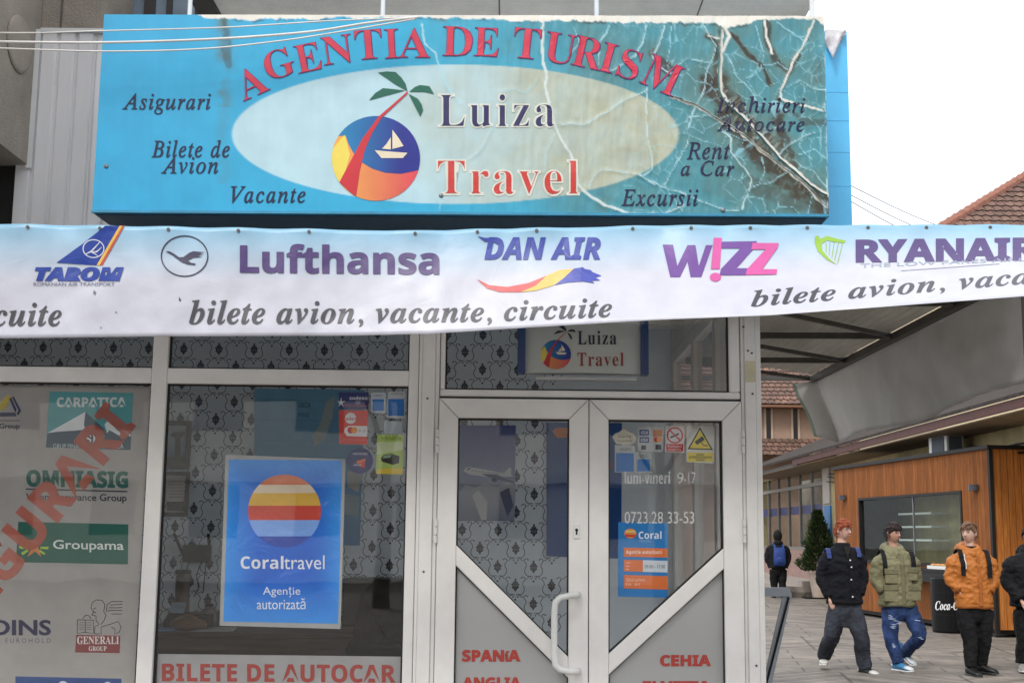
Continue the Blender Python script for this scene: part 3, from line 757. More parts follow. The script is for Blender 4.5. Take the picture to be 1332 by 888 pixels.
# bare canvas along the top edge
edge = np.where(PXs < 258, 18, np.interp(PXs, [258, 300, 480, 560, 700, 850, 930, 945, 985, 1060, 1080], [24, 27, 25, 24.5, 29, 32, 33, 40, 27, 28, 40])) + (fbm(PXs, PYs * 0, 18, 51) - .5) * 7 + (fbm(PXs, PYs * 0, 5, 52) - .5) * 4
col = mix(col, np.broadcast_to(white, col.shape), np.clip((edge - PYs) * .9, 0, 1))
col = mix(col, np.broadcast_to(mold, col.shape), np.exp(-((PYs - edge - 1.5) / 1.4) ** 2) * (PXs > 270) * np.clip((n2 - .45) * 3, 0, .8))
sign = thing('agency_sign', 'large weathered blue sign with peeling print and red arched lettering, above the banner', 'sign', (SP((sL + sR) / 2, zSB, -0.2)))
# fine craquelure in the rotten part
rngc = np.random.RandomState(77); cp = np.stack([rngc.uniform(700, 1085, 330), rngc.uniform(10, 295, 330)], -1)
f1_ = np.full(PXs.shape, 1e9); f2_ = f1_.copy()
for cx_, cy_ in cp:
    d = np.hypot(XW - cx_, (YW - cy_)); f2_ = np.minimum(f2_, np.maximum(f1_, d)); f1_ = np.minimum(f1_, d)
crk = np.clip(1.0 - (f2_ - f1_) / 1.1, 0, 1) * np.clip((PXs - 770) / 140, 0, 1) * np.clip((fbm(PXs, PYs, 34, 81) - .38) * 5, 0, 1)
col = mix(col, np.broadcast_to(ltb, col.shape), crk * .75)
Hh = Hh + crk * .0015
col = col * .90
me = bpy.data.meshes.new('printed_face')
off = base_of(sign)
V = np.stack([wx + nS.x * Hh - off.x, wy + nS.y * Hh - off.y, zg - off.z], -1).reshape(-1, 3)
idx = np.arange(NU * NV).reshape(NV, NU)
Q = np.stack([idx[:-1, :-1], idx[1:, :-1], idx[1:, 1:], idx[:-1, 1:]], -1).reshape(-1, 4)
me.from_pydata(V.tolist(), [], Q.tolist())
at = me.color_attributes.new('Col', 'FLOAT_COLOR', 'POINT')
at.data.foreach_set('color', np.concatenate([np.clip(col, 0, 1), np.ones(PXs.shape + (1,))], -1).reshape(-1).astype(np.float32))
me.polygons.foreach_set('use_smooth', [True] * len(me.polygons))
SIGNP = printmat('weathered_sign_vinyl', 0.42, 0.4)
me.materials.append(SIGNP)
fo = bpy.data.objects.new('printed_face', me); COL.objects.link(fo); fo.parent = sign
BLUEBOX = simple('blue_sign_metal', C(40, 136, 190), 0.45, var=0.1)
mb = MB(); dep = 0.42
mb.obox(SP(sL, zSB, -dep), tS * (sR - sL), nS * dep, Vector((0, 0, zST - zSB)))
mb.build('sign_box', BLUEBOX, sign, bevel=0.004)
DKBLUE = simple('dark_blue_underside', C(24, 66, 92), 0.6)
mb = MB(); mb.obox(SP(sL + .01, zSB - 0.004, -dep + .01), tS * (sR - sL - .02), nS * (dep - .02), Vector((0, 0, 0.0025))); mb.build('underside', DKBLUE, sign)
mb = MB()
mb.obox(SP(sL, zSB, 0.001), tS * (sR - sL), nS * 0.017, Vector((0, 0, 0.012))); mb.build('lower_trim', simple('sign_trim', C(44, 130, 165), 0.5, var=.2), sign)
def sgm(x, y, o=0.0):
    w = hit(x, y, S0, nS); return w + nS * (float(hsign(x, y)) + o)
def dim(c, k=.80): return (c[0] * k, c[1] * k, c[2] * k, 1.0)
def sign_decal(name, items, base=0.002):
    # vectorised: all points of one print at once
    mb = MB()
    for it in items:
        it = refine(it, 9.0); vs_, fs, c, layer = it
        if not vs_: continue
        hx = hsign([v[0] for v in vs_], [v[1] for v in vs_])
        w = [hit(x, y, S0, nS) + nS * (float(h_) + base + .0008 * layer) for (x, y), h_ in zip(vs_, hx)]
        b = len(mb.v); mb.v += w
        for f in fs:
            a, p, q = vs_[f[0]], vs_[f[1]], vs_[f[2]]
            if (p[0] - a[0]) * (q[1] - a[1]) - (p[1] - a[1]) * (q[0] - a[0]) > 0: f = f[::-1]
            mb.f.append([i + b for i in f]); mb.m.append(0); mb.c.append([dim(c(*vs_[i])) for i in f] if callable(c) else dim(c))
    return mb.build(name, SIGNP, sign)
NAVY, RED = C(20, 24, 66), C(206, 48, 68)
LET = [('A', 327, 108, -24, 37, 37), ('G', 363, 84, -17, 37, 36), ('E', 401, 76, -12, 31, 35), ('N', 439, 66, -8, 38, 36), ('T', 479.5, 59, -5, 34, 37), ('I', 509.5, 58, -3, 17, 37), ('A', 539, 57, 0, 40, 37),
       ('D', 595.5, 55, 2, 38, 37), ('E', 633, 56, 3, 31, 36), ('T', 685.5, 58, 6, 34, 38), ('U', 728.5, 64.5, 9, 38, 38), ('R', 765, 70, 13, 37, 38), ('I', 791, 76.5, 15, 18, 37), ('S', 819, 85, 19, 26, 38), ('M', 861, 99, 25, 46, 40)]
def arc_items(o, c, layer):
    r = []
    for ch, cx, cy, an, w, h in LET:
        k = 1.0 + o
        r.append(T(ch, 'sb', (cx - w / 2 - o * .7, cy - h / 2 - o * .7, cx + w / 2 + o * 1.2, cy + h / 2 + o * 1.2), c, off=-0.012 + 0.016 * o, layer=layer, rot=math.radians(an)))
    return r
sign_decal('arched_lettering', [(v, f, C(92, 58, 120), l) for v, f, _, l in arc_items(1.0, None, 0)] + arc_items(0, C(212, 52, 78), 2))
cream = C(222, 224, 212)
sign_decal('name_lettering', [T('Luiza', 'sb', (569.5, 122, 723, 168), cream, off=.022, space=1.12, layer=0), T('Luiza', 'sb', (572, 124, 721, 165.5), C(40, 40, 92), off=-.014, space=1.15, layer=2)])
sign_decal('name_lettering', [T('Travel', 'sb', (567.5, 208, 754.5, 256), cream, off=.022, space=1.1, layer=0), T('Travel', 'sb', (570, 210, 752, 253), C(206, 60, 54), off=-.014, space=1.12, layer=2)])
for nm, tx, bx in (('service_lettering', 'Asigurari', (160, 122.5, 275, 150)), ('service_lettering', 'Bilete de', (198, 183, 299.5, 206)), ('service_lettering', 'Avion', (210.5, 204.5, 284.5, 227)),
                   ('service_lettering', 'Vacante', (301, 243, 398, 265)), ('service_lettering', 'Excursii', (808, 247, 908, 269)), ('service_lettering', 'Rent', (893, 186, 949, 208.5)), ('service_lettering', 'a Car', (885, 210, 955, 230)),
                   ('service_lettering', 'Inchirieri', (931, 126.5, 1047, 148)), ('service_lettering', 'Autocare', (932, 152.5, 1046, 172))):
    for it_ in words(T(tx, 'si', bx, NAVY, space=1.16, layer=1, off=.012)): sign_decal(nm, [it_])
# palm, globe and boat
def lerp(a, b, t): t = max(0, min(1, t)); return tuple(a[i] + (b[i] - a[i]) * t for i in range(4))
G0, G1 = C(18, 112, 88), C(10, 80, 62)
GX, GY, GR = 489.3, 207, 57.3
def logo_items(tr, k=1.0, lay=0):
    q = lambda pts: [tr(*p) for p in pts]
    def cc(f): return f
    circ = [(GX + GR * math.cos(a * math.pi / 36), GY + GR * .96 * math.sin(a * math.pi / 36)) for a in range(72)]
    inv = {}
    def arc(a0, a1, n=24): return [(GX + GR * math.cos(math.radians(a0 + (a1 - a0) * i / n)), GY + GR * .96 * math.sin(math.radians(a0 + (a1 - a0) * i / n))) for i in range(n + 1)]
    ti = lambda x, y: ((x - tr(GX - GR, GY)[0]) / (tr(GX + GR, GY)[0] - tr(GX - GR, GY)[0]))
    L_ = [poly(q(circ), lambda x, y: lerp(C(244, 176, 84), C(222, 74, 84), ti(x, y) * 1.1), lay)]
    L_.append(poly(q([(GX - 56, GY - 12)] + z2([(145, 520), (165, 600)]) + z2([(140, 690)]) + arc(142, 188)), C(238, 216, 92), lay + 1))
    L_.append(poly(q(arc(212, 376) + z2([(400, 664), (360, 672), (300, 668), (250, 652), (205, 625), (180, 595), (160, 560), (148, 525)])), lambda x, y: lerp(C(20, 132, 186), C(30, 40, 140), (ti(x, y) - .1) * 1.5), lay + 1))
    L_.append(poly(q(z2([(385, 356), (332, 403), (274, 453), (214, 535), (124, 705), (160, 738), (188, 760), (203, 660), (222, 580), (250, 515), (286, 457), (337, 410), (388, 362)])), C(206, 44, 56), lay + 2))
    for lf in ([(272, 283), (305, 279), (340, 281), (362, 302), (378, 325), (386, 355), (335, 326), (298, 300)], [(238, 390), (262, 362), (292, 343), (335, 347), (377, 352), (340, 362), (295, 374)], [(392, 357), (412, 340), (432, 331), (470, 335), (488, 366), (450, 357), (415, 357)], [(390, 365), (425, 383), (440, 405), (446, 428), (435, 452), (418, 420)]):
        L_.append(poly(q(z2(lf)), C(16, 98, 78), lay + 1))
    cr = C(236, 222, 194)
    for bt in ([(260, 582), (330, 588), (386, 592), (368, 612), (286, 612)], [(328, 503), (352, 535), (371, 566), (328, 577)], [(322, 532), (305, 558), (288, 576), (322, 579)]):
        L_.append(poly(q(z2(bt)), cr, lay + 3))
    return L_
sign_decal('palm_globe_logo', logo_items(lambda x, y: (x, y)))
# screws
for px, py in ((139, 217), (574, 255), (940, 274)):
    mb = MB(); mb.ball(sgm(px, py, 0.001), .011, .006, .011, 8, 6); mb.build('screw', STEEL, sign)
# curled edges of torn vinyl along the worst tears
for k_, (pi_, wd_, sd_) in enumerate(((0, 6, 1), (1, 4, -1))):
    pts = catm(CR[pi_][0], 6); mb = MB(); rows = []
    n_ = len(pts)
    for i, p_ in enumerate(pts):
        a = pts[max(i - 1, 0)]; b = pts[min(i + 1, n_ - 1)]; dx, dy = b[0] - a[0], b[1] - a[1]; l = math.hypot(dx, dy) or 1
        nx_, ny_ = -dy / l * sd_, dx / l * sd_
        q = noise.noise(Vector((i * .31, k_ * 7.3, 0))) * .5 + .5; q2 = noise.noise(Vector((i * .9, k_ * 3.1, 5))) * .5 + .5
        wv = wd_ * (.25 + .9 * q * q2); lift = .004 + .022 * q * q2 * (wd_ / 7)
        jx = (float(fbm(np.array([p_[0]]), np.array([p_[1]]), 20, 71, 3)[0]) - .5) * -7; jy = (float(fbm(np.array([p_[0]]), np.array([p_[1]]), 20, 72, 3)[0]) - .5) * -7
        x0_, y0_ = p_[0] + jx, p_[1] + jy
        rows.append([sgm(x0_ + nx_ * wv, y0_ + ny_ * wv, .0008), sgm(x0_ + nx_ * wv * .55, y0_ + ny_ * wv * .55, lift * .6), sgm(x0_ + nx_ * (1.0 + wv * .1), y0_ + ny_ * (1.0 + wv * .1), lift), sgm(x0_ + nx_ * wv * .35, y0_ + ny_ * wv * .35, lift * 1.25)])
    cA, cB = D(84, 128, 130), D(206, 206, 196)
    for i in range(n_ - 1):
        for j in range(3):
            b = len(mb.v); mb.v += [rows[i][j], rows[i + 1][j], rows[i + 1][j + 1], rows[i][j + 1]]; mb.f.append([b, b + 1, b + 2, b + 3]); mb.m.append(0); mb.c.append(cA if j < 2 else cB)
    bm = bmesh.new(); o = mb.build('peeling_edge', SIGNP, sign); bm.from_mesh(o.data); bmesh.ops.remove_doubles(bm, verts=bm.verts, dist=.0001); bm.to_mesh(o.data); bm.free()
# hangers between sign and slab
for i, px in enumerate((247, 498, 776, 1056)):
    a = SP(0, zST, -0.2); q = P(px, 12, -0.9)
    yq = (S0 + tS * q.x).y + 0.2
    q = P(px, 12, yq); o = MB(); o.tube([(q.x, yq, zST - 0.06), (q.x, yq, 6.2)], 0.011, 10)
    o.build('hanger_rod', WHITE, sign)

# ================================================================ blue return box behind the right end
rb = thing('blue_metal_box', 'plain blue sheet-metal box with torn grey cloth, behind the sign\'s right end', 'box', (1.7, -0.4, 2.9))
a = P(1104, 40, -0.62); b_ = P(1107, 290, -0.62); x1 = (a.x + b_.x) / 2
mb = MB(); zt = P(1090, 40, -0.62).z; mb.box(1.2, x1, -0.62, -0.3, 2.75, zt); mb.build('sheet', simple('blue_sheet', C(86, 182, 226), 0.35, var=0.06), rb, bevel=0.006)
for py in (120, 157, 198, 242):
    p_ = P(1090, py, -0.62); o = MB(); o.box(1.2, x1 - .004, -0.6215, -0.61, p_.z - 0.0015, p_.z + 0.0015); o.build('seam', simple('blue_seam', C(84, 178, 222), 0.4), rb)
mb = MB(); pts = [(1074, 40), (1100.5, 39.5), (1100, 46), (1094, 57), (1087, 65), (1082, 72), (1078, 66), (1074, 62)]
n = 10
top_ = [(1072, 38.5), (1101.5, 38.5)]
grid = []
for j in range(7):
    row = []
    for i in range(9):
        u = i / 8; v = j / 6
        bx = 1073 + u * 28; bot_y = np.interp(u, [0, .2, .38, .5, .75, 1], [60, 66, 76, 68, 56, 44])
        y_ = 38.5 + v * (bot_y - 38.5)
        row.append(P(bx - 3 * v * (u - .3), y_, -0.64 - 0.03 * math.sin(u * 9 + v * 4) * v - 0.02 * v))
    grid.append(row)
vs_ = [p for r in grid for p in r]; fs = [(j * 9 + i, (j + 1) * 9 + i, (j + 1) * 9 + i + 1, j * 9 + i + 1) for j in range(6) for i in range(8)]
mb.add(vs_, fs); o = mb.build('torn_cloth', simple('grey_torn_cloth', C(198, 194, 196), 0.8, var=.3, scale=30), rb, smooth=True)
so = o.modifiers.new('thickness', 'SOLIDIFY'); so.thickness = 0.003

# ================================================================ banner
def topy(x): return np.interp(x, [-400, 0, 330, 540, 640, 860, 1332, 1700], [285, 290.5, 296, 299.5, 297, 292.5, 291.5, 292])
def boty(x): return np.interp(x, [-400, 0, 200, 450, 560, 700, 850, 1000, 1332, 1700], [443, 440, 437.5, 436.5, 434, 425, 416, 410, 385, 356])
EY = [-240, -150, -55, 36, 130, 219, 310, 402, 540, 621, 698, 823, 899, 976, 1050, 1129, 1205, 1288, 1380, 1470, 1560]
def bY(x, y):
    x = np.asarray(x, float); y = np.asarray(y, float)
    v = np.clip((y - topy(x)) / (boty(x) - topy(x)), -.05, 1.05)
    sw = np.interp(x, [-400, 100, 450, 800, 1100, 1332, 1700], [0, 0.02, .06, .22, .44, .58, .66])
    Y = -1.32 - sw * (v ** 1.5)
    Y = Y - 0.036 * (fbm(x * 1.0, y * .6, 95, 61, 3) - .5) - 0.012 * (fbm(x + y * .5, y * 1.2, 42, 62, 2) - .5)
    ex = np.min(np.abs(x[..., None] - np.array(EY)), -1)
    Y = Y - 0.010 * np.exp(-v * 7) * np.cos(np.clip(ex / 45, 0, 1) * math.pi)
    return Y
def bmap(x, y, o=0.0):
    Y = float(bY(np.array([x]), np.array([y]))[0]); p_ = P(x, y, Y)
    return p_ + (CAM - p_).normalized() * o
ban = thing('airline_banner', 'long white banner with airline logos stretched across the shop front', 'banner', (0, -1.3, 2.35))
nx, ny = 300, 26
mb = MB()
bx_ = np.linspace(-330, 1640, nx)
XX = np.repeat(bx_[None, :], ny, 0); TT = topy(bx_)[None, :]; BB = boty(bx_)[None, :]
vv = np.linspace(0, 1, ny)[:, None]; sag = 1.3 * (1 - np.cos(np.clip(np.min(np.abs(bx_[:, None] - np.array(EY)), -1) / 45, 0, 1) * math.pi)) / 2
YY = TT + vv * (BB - TT) + sag[None, :] * (1 - vv)
DY = bY(XX, YY)
mb.v = [P(XX[j, i], YY[j, i], DY[j, i]) for j in range(ny) for i in range(nx)]
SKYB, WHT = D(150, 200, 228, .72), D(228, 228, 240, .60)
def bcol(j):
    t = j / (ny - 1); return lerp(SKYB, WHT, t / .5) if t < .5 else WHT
for j in range(ny - 1):
    for i in range(nx - 1):
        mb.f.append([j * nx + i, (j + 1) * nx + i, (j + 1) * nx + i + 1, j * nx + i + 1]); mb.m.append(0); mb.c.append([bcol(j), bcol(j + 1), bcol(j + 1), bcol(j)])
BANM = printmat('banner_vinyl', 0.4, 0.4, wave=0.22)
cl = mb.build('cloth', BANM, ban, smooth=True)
so = cl.modifiers.new('thickness', 'SOLIDIFY'); so.thickness = 0.0015; so.offset = -1
for ex in EY:
    mb = MB(); p_ = bmap(ex, float(topy(ex)) + 4.2, .001); mb.tube([p_ + Vector((0, .002, 0)), p_ - Vector((0, .0035, 0))], 0.0075, 12); mb.build('eyelet', DARKSTEEL, ban)
def bdecal(name, items):
    items = [(v, f, dim(c, .74), l) for v, f, c, l in items]
    return decal(name, items, bmap, BANM, ban, base=0.003, gap=0.0009, step=12)
zb4 = lambda pts: sc(pts, 2.96, 0, 270); zb5 = lambda pts: sc(pts, 2.96, 400, 270); zb6 = lambda pts: sc(pts, 2.504, 800, 270)
TB, PUR = C(36, 66, 160), C(84, 64, 120)
bdecal('tail_logo', [poly(zb4([(405, 70), (460, 70), (425, 130), (372, 222), (217, 212), (320, 138)]), TB), poly(zb4([(460, 70), (471, 70), (383, 222), (371, 222)]), C(240, 196, 84)), poly(zb4([(471, 70), (480, 70), (394, 222), (384, 222)]), C(206, 84, 66)),
   ringp(360 / 2.96, 158 / 2.96 + 270, 14.2, 12.2, 1.3, C(225, 228, 238), 1), stroke(zb4([(328, 180), (352, 168), (385, 132)]), [.8, 2.2, .8], C(225, 228, 238), 1), stroke(zb4([(342, 172), (372, 170), (392, 152)]), [.8, 2, .6], C(225, 228, 238), 1), stroke(zb4([(352, 170), (378, 186)]), [2, .6], C(225, 228, 238), 1),
   T('TAROM', 'xbi', (45, 347.2, 161, 365.6), TB, off=.05, layer=1), T('ROMANIAN AIR TRANSPORT', 'x', (43.5, 367, 149, 371.8), C(120, 126, 150), layer=1)])
bdecal('crane_logo', [ringp(240, 333, 31, 27, 1.6, C(48, 44, 72), 0), poly(zb4([(637, 168), (652, 168), (668, 176), (690, 191), (706, 190), (730, 173), (745, 168), (790, 172), (760, 177), (786, 181), (752, 184), (780, 190), (745, 192), (722, 203), (735, 212), (753, 215), (750, 221), (722, 218), (700, 210), (680, 196), (662, 182), (650, 176)]), C(56, 52, 80), 1)])
bdecal('airline_lettering', [T('Lufthansa', 'xb', (312, 316.5, 571.5, 355), PUR, off=.016, layer=1, tilt=2.5)])
DB = C(48, 64, 160)
bdecal('airline_lettering', [T('DAN AIR', 'xbi', (630, 308.5, 781.5, 337.5), DB, off=.02, layer=1), poly(zb5([(652, 108), (680, 116), (720, 118), (742, 135), (735, 142), (712, 130), (682, 130)]), DB, 2),
   poly(zb5([(652, 275), (700, 298), (770, 305), (850, 290), (920, 262), (880, 300), (820, 325), (740, 325), (690, 310)]), C(222, 92, 92)), poly(zb5([(920, 262), (970, 240), (1025, 235), (985, 272), (950, 298), (880, 319), (820, 325), (880, 300)]), C(240, 196, 96)),
   poly(zb5([(1025, 235), (1060, 229), (1068, 236), (1090, 240), (1098, 248), (1132, 262), (1108, 269), (1128, 280), (1095, 281), (1105, 291), (1060, 284), (1000, 288), (950, 298), (985, 272)]), C(60, 74, 176))])
PP, PK = C(112, 70, 150), C(214, 88, 160)
bdecal('airline_logo', [poly(zb6([(155, 120), (189, 121), (203, 190), (236, 122), (262, 122), (273, 190), (296, 122), (318, 122), (281, 226), (246, 226), (236, 175), (212, 226), (180, 226)]), PP, 0), poly(zb6([(322, 98), (348, 98), (341, 200), (312, 200)]), PK, 2), disc(327 / 2.504 + 800, 226 / 2.504 + 270, 7.2, 5.6, PK, 2),
   poly(zb6([(346, 111), (462, 109), (459, 126), (396, 197), (440, 197), (426, 220), (340, 220), (345, 200), (408, 133), (346, 133)]), PP, 1), poly(zb6([(448, 115), (533, 115), (530, 130), (480, 200), (528, 200), (526, 217), (425, 219), (430, 200), (490, 136), (444, 136)]), PK, 3)])
GRN = C(150, 190, 62)
bdecal('airline_logo', [poly(zb6([(652, 95), (665, 104), (690, 92), (720, 100), (752, 108), (747, 115), (715, 112), (690, 107), (673, 118), (676, 140), (697, 165), (724, 187), (690, 170), (660, 142), (650, 112)]), GRN, 0), disc(659 / 2.504 + 800, 99 / 2.504 + 270, 3, 3, GRN, 1)] +
   [stroke(zb6(l), .9, GRN, 0) for l in ([(742, 112), (725, 182)], [(728, 114), (715, 172)], [(714, 113), (706, 164)], [(700, 113), (697, 156)], [(688, 115), (688, 146)])] +
   [T('RYANAIR', 'xb', (1113, 311.5, 1352, 341.5), PUR, off=.03, layer=1, tilt=-3), T('THE LOW FARES AIRLINE', 'x', (1119, 343, 1368, 348), C(160, 168, 184), layer=1, tilt=-10), stroke([(1172, 352), (1230, 348), (1300, 343)], .8, C(150, 154, 170), 1)])
SCR = C(74, 72, 78)
def slogan(txt, x0, x1, base, asc):
    vs_, fs = glyphs(txt, 'sbi', .004, 1.06)
    xs_ = [v[0] for v in vs_]; a0, a1 = min(xs_), max(xs_); hh = max(v[1] for v in vs_)
    out = []
    for x, y in vs_:
        X = x0 + (x - a0) / (a1 - a0) * (x1 - x0); out.append((X, base(X) - y / hh * asc(X)))
    return (out, fs, SCR, 1)
for it_ in words(slogan('circuite', -60, 80, lambda x: 423.5, lambda x: 30)): bdecal('slogan_lettering', [it_])
for it_ in words(slogan('bilete avion, vacante, circuite', 246, 796, lambda x: np.interp(x, [246, 460, 640, 795], [421, 420, 417.5, 411.5]), lambda x: np.interp(x, [246, 795], [31.5, 25]))): bdecal('slogan_lettering', [it_])
for it_ in words(slogan('bilete avion, vacante, circuite', 977, 1590, lambda x: np.interp(x, [977, 1084, 1223, 1332, 1590], [398.5, 390, 378, 369, 350]), lambda x: np.interp(x, [977, 1332], [21, 21]))): bdecal('slogan_lettering', [it_])
# small marks on the cloth
for it_ in [poly([(122, 377), (125, 380), (123.5, 384), (121, 381)], C(120, 116, 122)), poly([(233, 386), (235.5, 390), (234.5, 392), (232.5, 390)], C(70, 66, 74)), disc(151, 406, 1.2, 1, C(130, 126, 134), n=10), disc(131, 426, 1, 1, C(130, 126, 134), n=10)]: bdecal('scuff_mark', [it_])
# edge wire and poles that carry the banner, outside the picture
for px in (-318, 1630):
    p_ = bmap(px, 300); o = MB(); o.tube([(p_.x, p_.y + .03, 0), (p_.x, p_.y + .03, p_.z + .1)], 0.03, 12); o.build('pole', STEEL, ban)

# cables across the sign
def cable(name, label, pts, r, m):
    o = MB(); P3 = [Vector(p) for p in pts]; o.tube(P3, r, 6); ob = o.build(name, m, smooth=True); return tag(ob, label, 'cable', None)
WC = simple('white_cable', C(205, 203, 200), 0.5)
YC = -1.25
for lab, pts, r in (('thin topmost cable from the concrete wall across the top of the sign', [(-60, 42), (40, 43), (130, 40.5), (290, 36), (420, 28), (540, 22.5)], .0035),
                    ('thick white cable, middle one of three crossing the top of the sign', [(-60, 53), (0, 54.5), (135, 55.5), (280, 51), (400, 42), (480, 30), (545, 22.5)], .0062),
                    ('thin white cable, lowest of three crossing the top of the sign', [(-60, 62), (0, 63), (135, 67), (260, 64), (360, 54), (440, 42), (540, 25)], .004)):
    cable('cable', lab, [P(x, y, YC) for x, y in catm(pts)], r, WC)
# ================================================================ foils and stickers on the shop windows
YF = 0.012                                        # just behind the glass
FILM = translucent(printmat('grey_window_film', 0.6, 0.2), .45)
f1 = thing('insurance_film', 'grey film full of insurance logos covering the left window', 'window film', (-3.5, YF, zW))
mb = MB(); mb.add([(XL + 0.12, YF + .004, zW + .01), (xA0 - 0.02, YF + .004, zW + .01), (xA0 - 0.02, YF + .004, zT0 - 0.012), (XL + 0.12, YF + .004, zT0 - 0.012)], [(0, 1, 2, 3)], 0, C(196, 192, 190))
mb.box(XL + 0.12, xA0 - 0.02, YF + .0045, YF + .0055, zW + .01, zT0 - 0.012)
for i in range(len(mb.c)): mb.c[i] = C(208, 203, 198)
mb.build('film', FILM, f1)
pm = plane(YF + .0036)
def fd(name, items, mat=None): return decal(name, items, pm, mat or PRINT_MATT, f1, base=0.0006, gap=0.0005)
k1 = lambda pts: sc(pts, 4.23, 0, 490); k2 = lambda pts: sc(pts, 4.485, 0, 690)
DK = C(48, 48, 56)
fd('peak_logo', [poly(k1([(272, 80), (733, 88), (718, 402), (252, 388)]), C(84, 156, 158)), poly(k1([(262, 312), (470, 192), (590, 300), (720, 300), (718, 402), (252, 388)]), C(62, 84, 98), 1),
   poly(k1([(262, 308), (470, 192), (462, 260), (468, 290), (400, 296), (330, 300)]), C(226, 228, 230), 2), poly(k1([(575, 262), (595, 236), (640, 290), (700, 335), (650, 320), (600, 290), (590, 310)]), C(226, 228, 230), 2), poly(k1([(655, 298), (680, 276), (720, 318), (716, 330), (690, 306)]), C(226, 228, 230), 2),
   T('CARPATICA', 'xb', k1([(312, 112)])[0] + k1([(694, 166)])[0], C(214, 220, 220), off=.02, layer=3), T('ASIG', 'sb', k1([(425, 320)])[0] + k1([(580, 362)])[0], C(232, 232, 230), layer=3), T('GRUP FINANCIAR CARPATICA', 'x', k1([(292, 368)])[0] + k1([(680, 394)])[0], C(214, 220, 220), layer=3)])
fd('insurer_logo', [T('OMNIASIG', 'xb', k1([(145, 510)])[0] + k1([(706, 604)])[0], C(34, 96, 84), off=.03, layer=1, tilt=2), stroke(k1([(142, 616), (700, 630)]), 1.7, DK), T('Vienna Insurance Group', 'x', k1([(142, 638)])[0] + k1([(697, 690)])[0], DK, off=.012, layer=1, tilt=1.5)])
fd('insurer_logo', [poly(k1([(100, 796), (706, 810), (704, 1030), (88, 1018)]), C(28, 92, 76)), T('Groupama', 'x', (69, 701.5, 161, 717), C(226, 230, 226), off=.012, layer=1, tilt=1.5)] +
   [poly(k2(p), C(170, 200, 60), 1) for p in ([(110, 88), (160, 92), (160, 104), (116, 104)], [(122, 128), (160, 108), (166, 118), (132, 142)], [(284, 92), (236, 92), (236, 104), (280, 108)], [(266, 132), (232, 108), (226, 118), (256, 140)])] + [poly(k2([(180, 70), (205, 58), (240, 72), (205, 76)]), C(226, 230, 226), 1)] + [poly(k2([(160, 152), (195, 72), (215, 72), (240, 150), (205, 120)]), C(214, 130, 60), 1)])
lion = [[(535, 490), (548, 470), (530, 450), (538, 420), (560, 402), (595, 404), (612, 430), (605, 470), (618, 490), (608, 520), (590, 545)], [(535, 490), (560, 495), (560, 520), (578, 545), (552, 560), (552, 600)], [(545, 455), (560, 448)], [(540, 470), (560, 478)], [(555, 600), (590, 600), (590, 560), (640, 545), (690, 528), (706, 560), (696, 590), (666, 602), (672, 575), (650, 560)],
        [(620, 470), (625, 430), (650, 412), (716, 412)], [(640, 432), (714, 428)], [(632, 448), (690, 448), (714, 446)], [(626, 468), (640, 464), (714, 464)], [(650, 484), (712, 484)], [(452, 518), (545, 520), (545, 598), (495, 590), (450, 598), (452, 518)], [(497, 522), (497, 590)], [(482, 512), (500, 490), (520, 495), (530, 512)]]
fd('insurer_logo', [poly(k2([(444, 606), (702, 610), (698, 712), (438, 708)]), C(132, 58, 58)), T('GENERALI', 'sb', k2([(450, 614)])[0] + k2([(694, 660)])[0], C(226, 220, 214), layer=1), T('GROUP', 'sb', k2([(518, 672)])[0] + k2([(622, 700)])[0], C(226, 220, 214), layer=1)] + [stroke(k2(l), .95, C(52, 50, 54), 1) for l in lion] + [stroke(k2([(462, y), (488, y)]), .5, DK, 1) for y in (535, 548, 561, 574)] + [stroke(k2([(504, y), (534, y)]), .5, DK, 1) for y in (535, 548, 561, 574)])
fd('insurer_logo', [T('EUROINS', 'x', (-78, 805, 66.5, 825.5), C(34, 36, 74), off=.028, layer=1, tilt=.5), T('E U R O H O L D', 'x', (7, 829.5, 66, 835.5), C(110, 112, 124), layer=1)])
fd('insurer_logo', [poly(k1([(0, 150), (20, 120), (48, 100), (60, 110), (22, 180), (0, 182)]), C(196, 174, 70)), poly(k1([(64, 108), (78, 112), (116, 186), (100, 212), (92, 200), (102, 184)]), C(56, 58, 92)), poly(k1([(50, 118), (62, 116), (92, 180), (84, 196)]), C(56, 58, 92), 1), poly(k1([(0, 196), (84, 196), (92, 216), (0, 218)]), C(76, 78, 96)), stroke(k1([(-60, 240), (110, 240)]), .8, DK), T('Group', 'x', (-1, 550.5, 25.5, 559.5), DK, off=.012, layer=1)])
fd('insurer_logo', [poly([(20, 879), (158, 882), (158, 930), (20, 930)], C(46, 76, 132)), T('ARDAF', 'xb', (30, 886, 150, 915), C(206, 212, 222), layer=1)][:1] + [disc(82, 890, 6, 5, C(206, 212, 222), 1), disc(140, 890, 5, 4, C(206, 212, 222), 1)])
# big translucent red word running up the film
vs_, fs = glyphs('ASIGURARI', 'xb', .02, 1.05)
def diag(o):
    xs_ = [v[0] for v in vs_]; a1 = max(xs_); sx = 75 / .72
    ex, ey = 176, 553; ang = math.radians(-51); ux, uy = math.cos(ang), math.sin(ang); nx_, ny_ = math.sin(ang), -math.cos(ang)
    k = 68.0
    return [(ex - (a1 - x) * k * ux + y * k * nx_ * -1 * -1, ey - (a1 - x) * k * uy + y * k * ny_) for x, y in vs_]
fd('diagonal_lettering', [(diag(0), fs, C(206, 88, 54), 6)], FOIL)

